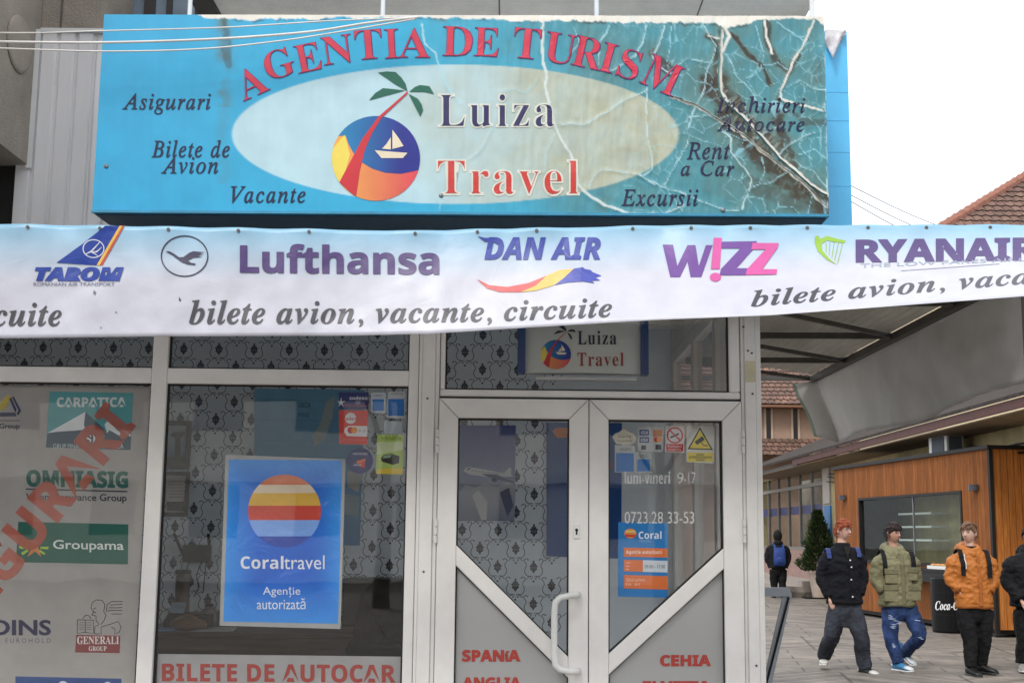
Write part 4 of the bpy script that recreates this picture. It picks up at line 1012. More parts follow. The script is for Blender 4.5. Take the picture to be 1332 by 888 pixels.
# window 2: lower foil strip
f2 = thing('coach_ticket_strip', 'pale strip with red capital lettering along the foot of the middle window', 'window film', (-1.2, YF, zW))
zs_ = P(360, 852, 0).z
mb = MB(); mb.box(xA1 + .012, xB0 - .012, YF + .0045, YF + .0055, zW + .01, zs_)
for i in range(len(mb.c)): mb.c[i] = C(206, 204, 203)
mb.build('film', FILM, f2)
decal('red_lettering', [T('BILETE DE AUTOCAR', 'xb', (210.5, 862, 514.5, 885.5), C(168, 62, 54), off=.012, layer=1, tilt=2, space=1.04)], pm, PRINT_MATT, f2, base=.0006)
# red words on the door panels
pd = plane(0.0); 
def dpm(x, y, o=0): return P(x, y, -0.0185 - o)
for txt, bx in (('SPANíA', (601, 844.5, 677, 860)), ('ANGLIA', (601, 880, 678, 895.5))):
    tag(decal('destination_lettering', [T(txt, 'xb', bx, C(172, 66, 58), off=.035, layer=1)], dpm, PRINT_MATT), 'red cut letters spelling %s on the left door panel' % txt.upper(), 'lettering', 'red destination words on the doors')
for txt, bx in (('CEHIA', (858.5, 851, 925, 866)), ('ELVETIA', (836, 885, 925, 900))):
    tag(decal('destination_lettering', [T(txt, 'xb', bx, C(172, 66, 58), off=.035, layer=1)], dpm, PRINT_MATT), 'red cut letters spelling %s on the right door panel' % txt.upper(), 'lettering', 'red destination words on the doors')

# framed advert hanging in the middle window
YP = 0.05
pp = plane(YP)
ad = thing('window_poster', 'bright blue poster with striped orange sun, grey frame, hanging in the middle window', 'poster', P(367, 815, YP))
q0 = [(293.5, 591), (449.5, 597), (443, 817.5), (285.5, 813)]
slab('frame', q0, pp, C(172, 172, 170), 0.012, PRINT_MATT, ad)
k3 = lambda pts: sc(pts, 3.415, 270, 570)
BL1, BL2 = C(50, 152, 240), C(18, 100, 208)
qi = k3([(95, 93), (598, 97), (580, 822), (70, 812)])
its = [poly(qi, lambda x, y: lerp(BL1, BL2, min(1, max(0, min((x - 294) / 40, (442 - x) / 30, (y - 597) / 40, (812 - y) / 60)))), 0)]
# denser grid for the print so that it can be gently creased
cx, cy, r = 342, 322, 162
def band(y0, y1, col):
    pts = []
    for i in range(13):
        y = y0 + (y1 - y0) * i / 12; w = math.sqrt(max(0, r * r - (y - cy) ** 2)); pts.append((cx - w, y))
    for i in range(12, -1, -1):
        y = y0 + (y1 - y0) * i / 12; w = math.sqrt(max(0, r * r - (y - cy) ** 2)); pts.append((cx + w, y))
    return poly(k3(pts), col, 1)
its += [band(161, 205, C(222, 120, 74)), band(205, 242, C(232, 212, 184)), band(242, 298, C(226, 178, 62)), band(298, 362, C(206, 66, 44)), band(362, 434, C(128, 170, 236)), band(434, 483, C(42, 72, 172))]
its += [T('Coral', 'xb', k3([(147, 520)])[0] + k3([(337, 578)])[0], C(236, 240, 246), layer=2, tilt=.4), T('travel', 'x', k3([(340, 518)])[0] + k3([(520, 580)])[0], C(236, 240, 246), layer=2), T('Agenție', 'x', k3([(246, 658)])[0] + k3([(412, 705)])[0], C(232, 238, 246), layer=2), T('autorizată', 'x', k3([(219, 708)])[0] + k3([(435, 758)])[0], C(232, 238, 246), layer=2)]
POST = printmat('glossy_poster', 0.2, 0.5, wave=1.0)
decal('print', its, pp, POST, ad, base=.001, gap=.0007, step=14)

# stickers behind the glass of the middle window and the right door leaf
def sticker(name, label, quad, bg_, items, Y=YF, group=None, cat='sticker'):
    mp_ = plane(Y); its_ = [poly(quad, bg_, 0)] + items
    o = decal(name, its_, mp_, PRINT_MATT, base=.0008, gap=.0006)
    return tag(o, label, cat, group)
k4 = lambda pts: sc(pts, 5.92, 420, 490)
W_ = C(222, 222, 222)
star = [(140 + (38 if i % 2 == 0 else 11) * math.cos(math.pi * i / 5 - .3), 198 + (42 if i % 2 == 0 else 11) * math.sin(math.pi * i / 5 - .3)) for i in range(10)]
sticker('payment_sticker', 'navy card sticker with a white star, uppermost in the middle window', k4([(122, 118), (352, 120), (350, 252), (122, 250)]), C(38, 46, 104), [poly(k4(star), W_, 1), T('sodexo', 'xb', k4([(205, 148)])[0] + k4([(345, 176)])[0], W_, layer=1), stroke(k4([(160, 218), (350, 224)]), .7, C(200, 70, 70), 1), rect(*k4([(252, 180)])[0], *k4([(288, 212)])[0], C(120, 110, 150), 1)])
sticker('payment_sticker', 'red meal-card sticker with a white roundel, under the navy one', k4([(124, 256), (348, 258), (340, 520), (124, 516)]), C(212, 62, 48), [disc(*k4([(214, 318)])[0], 7.2, 7.2, W_, 1), T('edenred', 'xb', k4([(178, 308)])[0] + k4([(312, 334)])[0], C(190, 70, 60), layer=2), poly(k4([(342, 378), (200, 376), (168, 395), (164, 425), (185, 455), (340, 460)]), W_, 1), disc(*k4([(214, 410)])[0], 4.2, 4.2, C(206, 50, 40), 2), disc(*k4([(242, 410)])[0], 4.2, 4.2, C(236, 150, 50), 3), T('+ ->', 'x', k4([(278, 402)])[0] + k4([(328, 426)])[0], C(70, 70, 80), layer=2), stroke(k4([(150, 482), (320, 486)]), .5, C(226, 130, 120), 1)])
o = decal('round_sticker', [disc(*k4([(286, 645)])[0], 16.8, 17, C(38, 48, 104)), T('PARTENER', 'x', k4([(232, 584)])[0] + k4([(344, 600)])[0], W_, layer=1), poly(k4([(258, 648), (330, 626), (326, 650), (262, 668)]), C(226, 120, 70), 1), poly(k4([(280, 660), (326, 656), (322, 698), (284, 694)]), C(206, 70, 60), 1), T('cardul', 'xb', k4([(236, 666)])[0] + k4([(296, 684)])[0], W_, layer=2)], plane(YF), PRINT_MATT, base=.0008, gap=.0006)
tag(o, 'round navy sticker with an orange mark, beside the framed blue poster', 'sticker')
k4p = k4
sticker('notice_sticker', 'smaller white notice with a blue square, left of its twin in the middle window', k4([(372, 118), (488, 124), (478, 280), (370, 274)]), C(190, 196, 204), [rect(*k4([(382, 172)])[0], *k4([(470, 262)])[0], C(28, 112, 188), 1), T('CABINA', 'x', k4([(390, 134)])[0] + k4([(456, 150)])[0], C(70, 80, 100), layer=1)])
sticker('notice_sticker', 'larger white notice with a blue square, in the top right corner of the middle window', k4([(500, 112), (640, 116), (630, 322), (494, 314)]), C(190, 194, 198), [rect(*k4([(504, 170)])[0], *k4([(626, 300)])[0], C(28, 112, 188), 1), T('AVANTAJ', 'x', k4([(525, 124)])[0] + k4([(612, 142)])[0], C(120, 90, 60), layer=1)])
sticker('paper_note', 'blank pale paper square between the blue notices and the green leaflet', k4([(472, 338), (615, 342), (612, 440), (470, 436)]), C(176, 186, 192), [], cat='paper')
sticker('green_leaflet', 'lime green leaflet with a dark car, low in the corner of the middle window', k4([(418, 442), (622, 446), (615, 752), (408, 746)]), C(176, 200, 106), [T('VIGNETA', 'xb', k4([(450, 458)])[0] + k4([(605, 486)])[0], C(120, 150, 40), layer=1), poly(k4([(420, 500), (620, 500), (618, 560), (415, 600)]), C(206, 218, 170), 1), poly(k4([(446, 622), (470, 600), (540, 592), (590, 610), (586, 662), (540, 676), (450, 650)]), C(48, 50, 44), 2), poly(k4([(470, 604), (530, 598), (520, 622), (460, 626)]), C(150, 170, 150), 3), poly(k4([(420, 706), (615, 700), (614, 748), (410, 744)]), C(220, 190, 70), 1)], cat='leaflet')
# right door leaf
k5 = lambda pts: sc(pts, 3.552, 780, 540)
sticker('badge_sticker', 'cream badge-shaped sticker, first in the top row of the right door', k5([(58, 100), (70, 84), (92, 76), (112, 60), (132, 76), (158, 84), (168, 104), (160, 128), (120, 136), (76, 132)]), C(206, 200, 182), [T('AGENTIE', 'x', k5([(84, 92)])[0] + k5([(146, 104)])[0], C(90, 86, 80), layer=1), T('licentiata', 'x', k5([(84, 110)])[0] + k5([(150, 122)])[0], C(110, 106, 96), layer=1)])
sticker('card_sticker', 'pale grey sticker of bank card signs, second in the top row of the right door', k5([(178, 50), (298, 54), (292, 170), (176, 164)]), C(186, 188, 190), [rect(*k5([(184, 66)])[0], *k5([(228, 92)])[0], C(40, 54, 120), 1), T('VISA', 'xbi', k5([(190, 72)])[0] + k5([(222, 87)])[0], W_, layer=2), rect(*k5([(184, 100)])[0], *k5([(228, 126)])[0], C(40, 54, 120), 1), T('VISA', 'xbi', k5([(190, 106)])[0] + k5([(222, 121)])[0], W_, layer=2), rect(*k5([(248, 66)])[0], *k5([(290, 98)])[0], C(190, 120, 70), 1), disc(*k5([(262, 112)])[0], 3.4, 3.4, C(200, 60, 50), 1), disc(*k5([(276, 112)])[0], 3.4, 3.4, C(230, 150, 60), 2), rect(*k5([(192, 138)])[0], *k5([(214, 158)])[0], C(60, 60, 66), 1), rect(*k5([(258, 134)])[0], *k5([(284, 158)])[0], C(60, 60, 66), 1)])
cs = k5([(348, 92)])[0]
sticker('no_smoking_sticker', 'white no-smoking sticker with a red foot on the right door', k5([(304, 46), (392, 48), (390, 172), (302, 168)]), C(214, 212, 210), [ringp(cs[0], cs[1], 10.6, 10.6, 1.8, C(200, 44, 48), 2), stroke([(cs[0] - 7, cs[1] - 7), (cs[0] + 7, cs[1] + 7)], 1.7, C(200, 44, 48), 2), stroke([(cs[0] - 6, cs[1] + 3), (cs[0] + 5, cs[1] - 2)], 2.2, C(40, 40, 42), 1), stroke([(cs[0] + 2, cs[1] + 2), (cs[0] + 6, cs[1] + 5)], 1.5, C(70, 70, 72), 1), rect(*k5([(308, 132)])[0], *k5([(386, 166)])[0], C(196, 44, 48), 1), T('Fumatul', 'x', k5([(316, 137)])[0] + k5([(378, 148)])[0], W_, layer=2), T('interzis', 'x', k5([(318, 152)])[0] + k5([(376, 162)])[0], W_, layer=2)])
YEL = C(226, 204, 70)
sticker('camera_warning_sticker', 'white camera surveillance sticker with yellow triangle, on the right door', k5([(408, 46), (526, 50), (531, 56), (528, 216), (520, 222), (402, 216), (400, 208), (402, 52)]), C(214, 212, 204), [poly(k5([(464, 54), (524, 160), (406, 156)]), C(30, 30, 30), 1), poly(k5([(464, 66), (514, 154), (416, 151)]), YEL, 2), poly(k5([(438, 122), (474, 96), (486, 112), (450, 136)]), C(36, 36, 36), 3), stroke(k5([(470, 124), (480, 138), (500, 140)]), 1.2, C(36, 36, 36), 3), rect(*k5([(406, 172)])[0], *k5([(524, 214)])[0], YEL, 1), T('ZONA', 'xb', k5([(446, 176)])[0] + k5([(482, 186)])[0], C(50, 48, 40), layer=2), T('SUPRAVEGHEATA', 'xb', k5([(414, 188)])[0] + k5([(518, 198)])[0], C(50, 48, 40), layer=2), T('VIDEO', 'xb', k5([(444, 201)])[0] + k5([(486, 211)])[0], C(50, 48, 40), layer=2)])
sticker('blue_square_sticker', 'larger sticker with a blue square, under the badge on the right door', k5([(70, 136), (166, 140), (162, 266), (70, 262)]), C(176, 180, 180), [rect(*k5([(76, 174)])[0], *k5([(158, 260)])[0], C(30, 110, 182), 1), T('ANPC', 'x', k5([(92, 150)])[0] + k5([(148, 164)])[0], C(80, 76, 70), layer=1)])
sticker('blue_square_sticker', 'smaller sticker with a blue square, under the bank card sticker on the right door', k5([(168, 168), (240, 172), (236, 266), (166, 262)]), C(166, 172, 174), [rect(*k5([(174, 202)])[0], *k5([(232, 258)])[0], C(30, 110, 182), 1), T('SOL', 'x', k5([(184, 182)])[0] + k5([(222, 194)])[0], C(90, 86, 80), layer=1)])
GL = C(222, 222, 220)
tag(decal('opening_hours', [T('luni-vineri', 'xb', (812.5, 613, 871.5, 629), GL, layer=1), T('9', 'xb', (881, 614, 889, 629), GL, layer=1), T('-17', 'xb', (889.5, 614, 905, 629), GL, layer=1)], plane(YF), PRINT_MATT, base=.0008), 'grey cut letters giving opening days and hours on the right door', 'lettering')
tag(decal('phone_number', [T('0723.28 33-53', 'xb', (812.5, 665, 903, 680.5), GL, layer=1)], plane(YF), PRINT_MATT, base=.0008), 'grey cut numerals of a telephone number on the right door', 'lettering')
ORG = C(222, 116, 58)
sticker('agency_poster', 'small blue poster with orange bars and a striped sun, on the right door', k5([(86, 492), (315, 498), (314, 842), (84, 836)]), C(34, 122, 188), [disc(*k5([(142, 545)])[0], 7.8, 6.4, C(226, 150, 60), 1), poly(k5([(115, 548), (169, 550), (166, 562), (120, 561)]), C(206, 70, 50), 2), poly(k5([(120, 530), (164, 531), (167, 540), (117, 539)]), C(232, 200, 130), 2), T('Coral', 'xb', k5([(180, 534)])[0] + k5([(286, 570)])[0], C(226, 232, 238), layer=1), T('TRAVEL', 'x', k5([(182, 574)])[0] + k5([(240, 586)])[0], C(130, 170, 210), layer=1), poly(k5([(112, 610), (314, 614), (314, 656), (112, 652)]), ORG, 1), T('Agenție autorizată', 'xb', k5([(122, 622)])[0] + k5([(288, 644)])[0], C(240, 226, 214), layer=2), poly(k5([(112, 666), (200, 668), (200, 722), (112, 719)]), ORG, 1), poly(k5([(200, 668), (314, 671), (314, 725), (200, 722)]), C(206, 212, 218), 1), T('09.00 - 17.00', 'x', k5([(208, 690)])[0] + k5([(302, 706)])[0], C(60, 70, 96), layer=2), stroke(k5([(122, 680), (142, 680)]), .7, W_, 2), stroke(k5([(122, 696), (138, 696)]), .7, W_, 2), stroke(k5([(122, 710), (134, 710)]), .7, W_, 2), poly(k5([(112, 736), (314, 742), (314, 804), (112, 798)]), ORG, 1), T('Ghid turistic', 'x', k5([(122, 750)])[0] + k5([(210, 766)])[0], C(240, 206, 180), layer=2), T('la zi', 'x', k5([(122, 772)])[0] + k5([(184, 784)])[0], C(240, 206, 180), layer=2)], cat='poster')

# ================================================================ inside the shop
# light-box sign hanging behind the fanlight
YH = 0.22
hs_ = thing('hanging_sign', 'white hanging sign with palm logo and blue ends, behind the glass over the door', 'sign', P(758, 490, YH))
a, b_ = P(683, 485, YH), P(833, 485, YH)
mb = MB(); zt = 2.9; rs = []
n = 10
for i in range(n + 1):
    u = i / n; y = YH - 0.035 * math.sin(u * math.pi)
    rs.append((a.x + (b_.x - a.x) * u, y))
vs_ = [(x, y, a.z) for x, y in rs] + [(x, y, zt) for x, y in rs] + [(x, YH + .05, a.z) for x, y in rs] + [(x, YH + .05, zt) for x, y in rs]
m_ = n + 1; fs = []
for i in range(n): fs += [(i, i + 1, m_ + i + 1, m_ + i), (2 * m_ + i + 1, 2 * m_ + i, 3 * m_ + i, 3 * m_ + i + 1), (i + 1, i, 2 * m_ + i, 2 * m_ + i + 1), (m_ + i, m_ + i + 1, 3 * m_ + i + 1, 3 * m_ + i)]
mb.add(vs_, fs); mb.build('panel', simple('pale_sign_board', C(206, 206, 198), 0.5, var=.04), hs_)
mb = MB()
for x in (a.x, b_.x): 
    s_ = -1 if x == a.x else 1; mb.box(min(x, x + s_ * .042), max(x, x + s_ * .042), YH - .035, YH + .055, a.z - .004, zt)
mb.build('end_cap', simple('navy_plastic', C(26, 52, 112), 0.4), hs_)
def hmap(x, y, o=0):
    p_ = P(x, y, YH); u = (p_.x - a.x) / (b_.x - a.x); return P(x, y, YH - .035 * math.sin(max(0, min(1, u)) * math.pi) - .002 - o)
def ltr(x, y): return (723 + (x - GX) * .345, 461 + (y - GY) * .345)
decal('logo', logo_items(ltr)[:5] + [(v, f, C(40, 44, 48), l) for v, f, c, l in logo_items(ltr)[4:8]] + logo_items(ltr)[8:], hmap, PRINT_MATT, hs_, base=.001, gap=.0006)
decal('lettering', [T('Luiza', 'sb', (751.5, 430, 802, 448), C(40, 42, 50), space=1.15), T('Travel', 'sb', (751, 458.5, 811.5, 476), C(150, 62, 52), space=1.15)], hmap, PRINT_MATT, hs_, base=.001, step=8)
mb = MB(); mb.box(a.x + .06, b_.x - .02, YH + .0, YH + .06, a.z - .035, a.z - .018); mb.build('tube_lamp', WHITE, hs_)

# posters and frames on the rear wall
def wallsheet(name, label, cat, quad, items, col, Y=YB - .012, fr=None, frc=None, group=None):
    t_ = thing(name, label, cat, P(sum(p[0] for p in quad) / 4, max(p[1] for p in quad), Y), group)
    mp_ = plane(Y)
    slab('sheet', quad, mp_, col, 0.008, PRINT_MATT, t_)
    if items: decal('print', items, mp_, PRINT_MATT, t_, base=.001, gap=.0006)
    if fr:
        x0 = min(p[0] for p in quad); x1 = max(p[0] for p in quad); y0 = min(p[1] for p in quad); y1 = max(p[1] for p in quad)
        A = P(x0, y0, Y); B = P(x1, y1, Y); mb = MB(); w = fr
        mb.box(A.x - w, A.x, Y - .02, Y + .006, B.z - w, A.z + w); mb.box(B.x, B.x + w, Y - .02, Y + .006, B.z - w, A.z + w)
        mb.box(A.x, B.x, Y - .02, Y + .006, A.z, A.z + w); mb.box(A.x, B.x, Y - .02, Y + .006, B.z - w, B.z)
        mb.build('frame', frc, t_)
    return t_
FRB = simple('dark_picture_frame', C(58, 56, 58), 0.4)
q = [(331, 505), (474, 507), (468, 709), (331, 707)]
def mapcol(x, y): return lerp(C(120, 190, 230), C(70, 140, 196), (y - 505) / 200)
wallsheet('map_poster', 'big light blue poster with a pale landmass, on the wall behind the middle window', 'poster', q, [poly(q, mapcol, 0), poly([(424, 522), (436, 516), (432, 545), (422, 572), (409, 580), (406, 566), (416, 552)], C(176, 196, 200), 1), poly([(452, 612), (472, 616), (466, 640), (452, 632)], C(190, 196, 196), 1), poly([(440, 640), (468, 646), (466, 672), (448, 668)], C(150, 176, 190), 1), T('GRECIA', 'x', (388, 523, 404, 530), C(40, 70, 110), layer=1), T('INSULE', 'x', (388, 536, 402, 542), C(40, 70, 110), layer=1)] + [stroke([(335, 500 + i), (474, 502 + i)], .4, C(80, 140, 180), 1) for i in range(20, 200, 26)], C(70, 140, 190))
q = [(218, 553), (241, 553), (240, 604), (217, 604)]
wallsheet('statue_picture', 'framed picture of a stone monument under blue sky, upper frame behind the middle window', 'picture', q, [poly(q, lambda x, y: lerp(C(196, 210, 220), C(70, 120, 160), (y - 553) / 50), 0), poly([(224, 562), (240, 561), (240, 566), (235, 569), (235, 596), (227, 596), (228, 570), (221, 566)], C(86, 84, 78), 1), poly([(217, 594), (240, 594), (240, 604), (217, 604)], C(90, 96, 84), 1)], C(150, 160, 170), fr=.035, frc=FRB)
q = [(216, 618), (240, 618), (240, 666), (216, 666)]
wallsheet('framed_certificate', 'framed pale certificate, lower frame at the left of the middle window', 'picture', q, [poly([(217, 652), (239, 652), (239, 664), (217, 664)], C(84, 78, 70), 1)] + [stroke([(219, 622 + i * 4), (237, 622 + i * 4)], .7, C(120, 118, 116), 1) for i in range(7)], C(206, 204, 198), fr=.03, frc=FRB)
q = [(597, 553), (671, 553), (669, 677), (596, 677)]
pl_ = [poly(q, lambda x, y: lerp(C(84, 96, 168), C(196, 206, 226), (y - 556) / 80), 0),
  poly([(597, 640), (606, 630), (618, 634), (630, 628), (646, 633), (660, 627), (671, 632), (669, 677), (596, 677)], lambda x, y: lerp(C(206, 212, 224), C(150, 158, 186), (y - 630) / 45), 1),
  poly([(603, 613), (605, 609), (610, 607), (640, 612), (656, 615), (662, 608), (665, 608), (665, 617), (668, 619), (655, 620), (636, 620), (612, 617)], C(226, 230, 238), 2), poly([(626, 616), (646, 617), (669, 626), (669, 628), (640, 622)], C(96, 104, 140), 3), disc(643, 624, 4, 2.6, C(60, 66, 92), 4), poly([(608, 609), (612, 608), (612, 610), (607, 611)], C(60, 66, 92), 3)] + [stroke([(614 + i * 4, 611.4 + i * .55), (615.6 + i * 4, 611.6 + i * .55)], .9, C(70, 80, 110), 3) for i in range(9)] + [poly([(614, 644), (622, 637), (634, 652), (633, 676), (626, 676)], C(226, 228, 234), 2), poly([(650, 640), (662, 634), (668, 658), (660, 672)], C(112, 118, 146), 2)]
wallsheet('plane_poster', 'violet-blue poster of an airliner above clouds, on the wall behind the left door', 'poster', q, pl_, C(120, 130, 170))
q = [(711, 549), (809, 550), (808, 726), (711, 723)]
wallsheet('blue_wall_banner', 'tall deep blue banner with orange badge, on the wall behind where the doors meet', 'banner', q, [poly([(718, 560), (724, 556), (738, 556), (744, 561), (738, 569), (724, 569)], C(222, 120, 60), 1), T('TUI', 'x', (722, 712, 734, 718), C(90, 130, 190), layer=1)][:1] + [disc(790, 605, 5, 8, C(150, 50, 90), 1)], C(24, 84, 160))

# desk, devices and clutter behind the middle window
YD = 2.0
dk0 = P(212, 790, YD)
WOODD = simple('dark_veneer', C(86, 70, 58), 0.45, stretch=(1, 6, 6), var=.25)
dsk = thing('office_desk', 'dark wooden office desk crowded with papers behind the middle window', 'desk', (-1.9, 2.3, Z_FLOOR))
zt = P(240, 822, YD).z
mb = MB(); mb.box(-3.0, -1.02, YD, 2.75, zt - .03, zt); mb.build('desktop', WOODD, dsk, bevel=.004)
mb = MB(); mb.box(-3.0, -1.04, YD + .02, YD + .04, Z_FLOOR + .05, zt - .032); mb.build('modesty_panel', WOODD, dsk)
for x in (-2.98, -1.08): mb = MB(); mb.box(x, x + .03, YD + .05, 2.7, Z_FLOOR, zt - .031); mb.build('leg_panel', WOODD, dsk)
# second, higher table at the rear wall carrying the printer shelf
def at_(px, py, Y): return P(px, py, Y)
rt = thing('router', 'black wall router with two raised aerials and hanging leads, above the desk', 'router', P(257, 735, YB - .03))
A, B = P(240, 708, YB - .03), P(274, 731, YB - .03)
mb = MB(); mb.box(A.x, B.x, YB - .09, YB - .006, B.z, A.z); mb.build('case', BLACK, rt, bevel=.008)
for (p0, p1) in (((241, 727), (226, 693)), ((273, 720), (271, 694))):
    o = MB(); o.tube([P(*p0, YB - .06), P(*p1, YB - .1)], .012, 8); o.build('aerial', BLACK, rt)
for pts in ([(246, 731), (243, 742), (246, 756)], [(262, 731), (256, 748), (258, 764), (252, 775)], [(268, 731), (266, 752), (264, 770)]):
    o = MB(); o.tube([P(x, y, YB - .03) for x, y in catm(pts, 5)], .004, 5); o.build('lead', BLACK, rt)
bx = thing('coffee_maker', 'dark brown lidded canister standing on the desk under the router', 'canister', P(237, 776, 2.6))
c_ = P(237, 776, 2.6); z_a = P(237, 746, 2.6).z
mb = MB(); mb.tube([(c_.x, 2.6, zt + .001), (c_.x, 2.6, z_a)], [.055, .05], 16); mb.build('body', simple('brown_can', C(78, 62, 50), 0.4), bx)
mb = MB(); mb.tube([(c_.x, 2.6, z_a), (c_.x, 2.6, z_a + .03)], .056, 16); mb.build('lid', BLACK, bx)
ph = thing('desk_phone', 'dark desk telephone with a lit-looking grey display on the desk', 'telephone', P(230, 786, 2.35))
c_ = P(230, 786, 2.35)
mb = MB(); mb.obox(Vector((c_.x - .07, 2.28, zt + .001)), Vector((.15, 0, 0)), Vector((0, .16, .06)), Vector((0, -.02, .05))); mb.build('body', BLACK, ph, bevel=.006)
mb = MB(); mb.obox(Vector((c_.x - .05, 2.36, zt + .1)), Vector((.10, 0, 0)), Vector((0, .05, .07)), Vector((0, -.01, .006))); mb.build('display', simple('grey_display', C(150, 176, 196), .2), ph)
mon = thing('printer', 'small dark grey printer with a pale paper tray on the desk', 'printer', P(256, 788, 2.4))
c_ = P(256, 790, 2.4)
mb = MB(); mb.box(c_.x - .12, c_.x + .12, 2.3, 2.62, zt + .001, zt + .10); mb.build('body', simple('charcoal_plastic', C(52, 54, 58), .5), mon, bevel=.01)
mb = MB(); mb.box(c_.x - .09, c_.x + .09, 2.16, 2.3, zt + .03, zt + .036); mb.build('paper_tray', WHITE, mon)
for lab, (px, py), rot, colr, Y_ in (('stack of pale blue papers on the desk, left of the handbag', (217, 806), .3, C(120, 160, 206), 2.12), ('white paper sheets at the front of the desk below the phone', (246, 800), -.2, C(206, 210, 216), 2.2), ('thin pile of white papers beside the framed poster on the desk', (283, 812), .1, C(200, 204, 210), 2.15)):
    c_ = P(px, py, Y_); o = MB(); ca, sa = math.cos(rot), math.sin(rot)
    o.obox(Vector((c_.x - .1, Y_ - .08, zt + .0015)), Vector((.21 * ca, .21 * sa, 0)), Vector((-.29 * sa, .29 * ca, 0)), Vector((0, 0, .012)))
    tag(o.build('paper_stack', simple('paper', colr, .8)), lab, 'papers', 'papers on the desk')
hb = thing('handbag', 'brown slouching handbag lying on the front of the desk', 'bag', P(243, 818, 2.1))
c_ = P(245, 815, 2.12); mb = MB(); mb.ball((c_.x, 2.12, zt + .045), .13, .075, .045, 16, 10); mb.build('body', simple('brown_leather', C(128, 92, 62), .45, bump=.3), hb, smooth=True)
mb = MB(); mb.tube([Vector((c_.x - .1 + .2 * i / 12, 2.08, zt + .06 + .045 * math.sin(math.pi * i / 12))) for i in range(13)], .008, 6); mb.build('strap', simple('tan_leather', C(150, 120, 90), .5), hb)
jr = thing('water_jug', 'clear bulbous jug on the desk right of the printer', 'jug', P(272, 790, 2.45))
c_ = P(272, 792, 2.45); mb = MB(); mb.tube([(c_.x, 2.45, zt + .001), (c_.x, 2.45, zt + .06), (c_.x, 2.45, zt + .12), (c_.x, 2.45, zt + .15)], [.045, .062, .05, .03], 16); mb.build('body', simple('smoky_glass', C(120, 116, 124), .1), jr, smooth=True)
mb = MB(); mb.tube([(c_.x, 2.45, zt + .15), (c_.x, 2.45, zt + .165)], .03, 12); mb.build('lid', BLACK, jr)
# office chair
ch = thing('office_chair', 'black office chair turned away, behind the right side of the middle window', 'chair', P(512, 850, 1.5))
ZC = Z_FLOOR; xc = P(508, 800, 1.5).x
mb = MB(); rs = []
for z, w, y in ((.62, .20, 1.50), (.75, .25, 1.46), (.95, .24, 1.47), (1.12, .22, 1.50), (1.22, .14, 1.53)):
    rs.append([Vector((xc + w * math.cos(t * math.pi / 10) * (1 if z < 1.3 else .8) + (z - .6) * .05, y + .045 * math.sin(t * math.pi / 10), z)) for t in range(20)])
mb.rings(rs); mb.build('backrest', simple('black_fabric', C(26, 26, 30), .85, bump=.2), ch, smooth=True)
mb = MB(); mb.ball((xc, 1.75, .58), .25, .24, .05, 18, 8); mb.build('seat', simple('black_seat_fabric', C(26, 26, 30), .85), ch, smooth=True)
mb = MB(); mb.tube([(xc, 1.75, .25), (xc, 1.75, .55)], .03, 10); mb.build('column', STEEL, ch)
for k in range(5):
    t = k * 2 * math.pi / 5; o = MB(); o.tube([(xc, 1.75, .27), (xc + .28 * math.cos(t), 1.75 + .28 * math.sin(t), .22)], [.03, .018], 8); o.ball((xc + .29 * math.cos(t), 1.75 + .29 * math.sin(t), .18), .03, .03, .03, 8, 6); o.build('castor_arm', BLACK, ch)
for s_ in (-1, 1): o = MB(); o.tube([(xc + s_ * .24, 1.65, .6), (xc + s_ * .28, 1.66, .78), (xc + s_ * .28, 1.85, .80)], .02, 8); o.build('armrest', BLACK, ch)
fc = thing('filing_cabinet', 'low dark drawer cabinet against the wallpaper beside the office chair', 'cabinet', P(475, 850, 2.8))
x0 = P(446, 800, 2.8).x; z1 = P(470, 752, 2.8).z
mb = MB(); mb.box(x0, x0 + .75, 2.75, 3.17, Z_FLOOR, z1); mb.build('body', simple('charcoal_cabinet', C(60, 58, 58), .5), fc, bevel=.005)
for k in range(3):
    o = MB(); h_ = (z1 - Z_FLOOR) / 3; o.box(x0 + .012, x0 + .738, 2.738, 2.7497, Z_FLOOR + k * h_ + .012, Z_FLOOR + (k + 1) * h_ - .008); dd = o.build('drawer', simple('charcoal_drawer', C(72, 70, 70), .45), fc)
    o = MB(); o.box(x0 + .3, x0 + .45, 2.722, 2.7375, Z_FLOOR + (k + .8) * h_, Z_FLOOR + (k + .83) * h_); o.build('handle', STEEL, dd)
# curtain rail / pipe near ceiling
# ================================================================ canopy on the right of the shop
can = thing('canopy', 'flat grey sheet canopy on dark steel trusses with hanging tarpaulin, right of the shop', 'canopy', (2.2, 0, 0))
ZK = 2.86
vt = lambda x: float(np.interp(x, [1035, 1332], [505, 390]))
# edge line parallel to the street depth
e_far = P(1058, 498, 4.1); XV = e_far.x; ZE = e_far.z
XE = XV
def depthY(py, px): 
    d = ray(px, py); return CAM.y + d.y * (ZE - CAM.z) / d.z
SHEET = translucent(simple('canopy_sheet', C(176, 172, 164), 0.6, var=.12, stretch=(1, .3, 1), scale=5), .42)
mb = MB(); yN, yF = -0.55, 4.1
yb = [1.72, 2.93]
n = 30
x0 = XR + .01
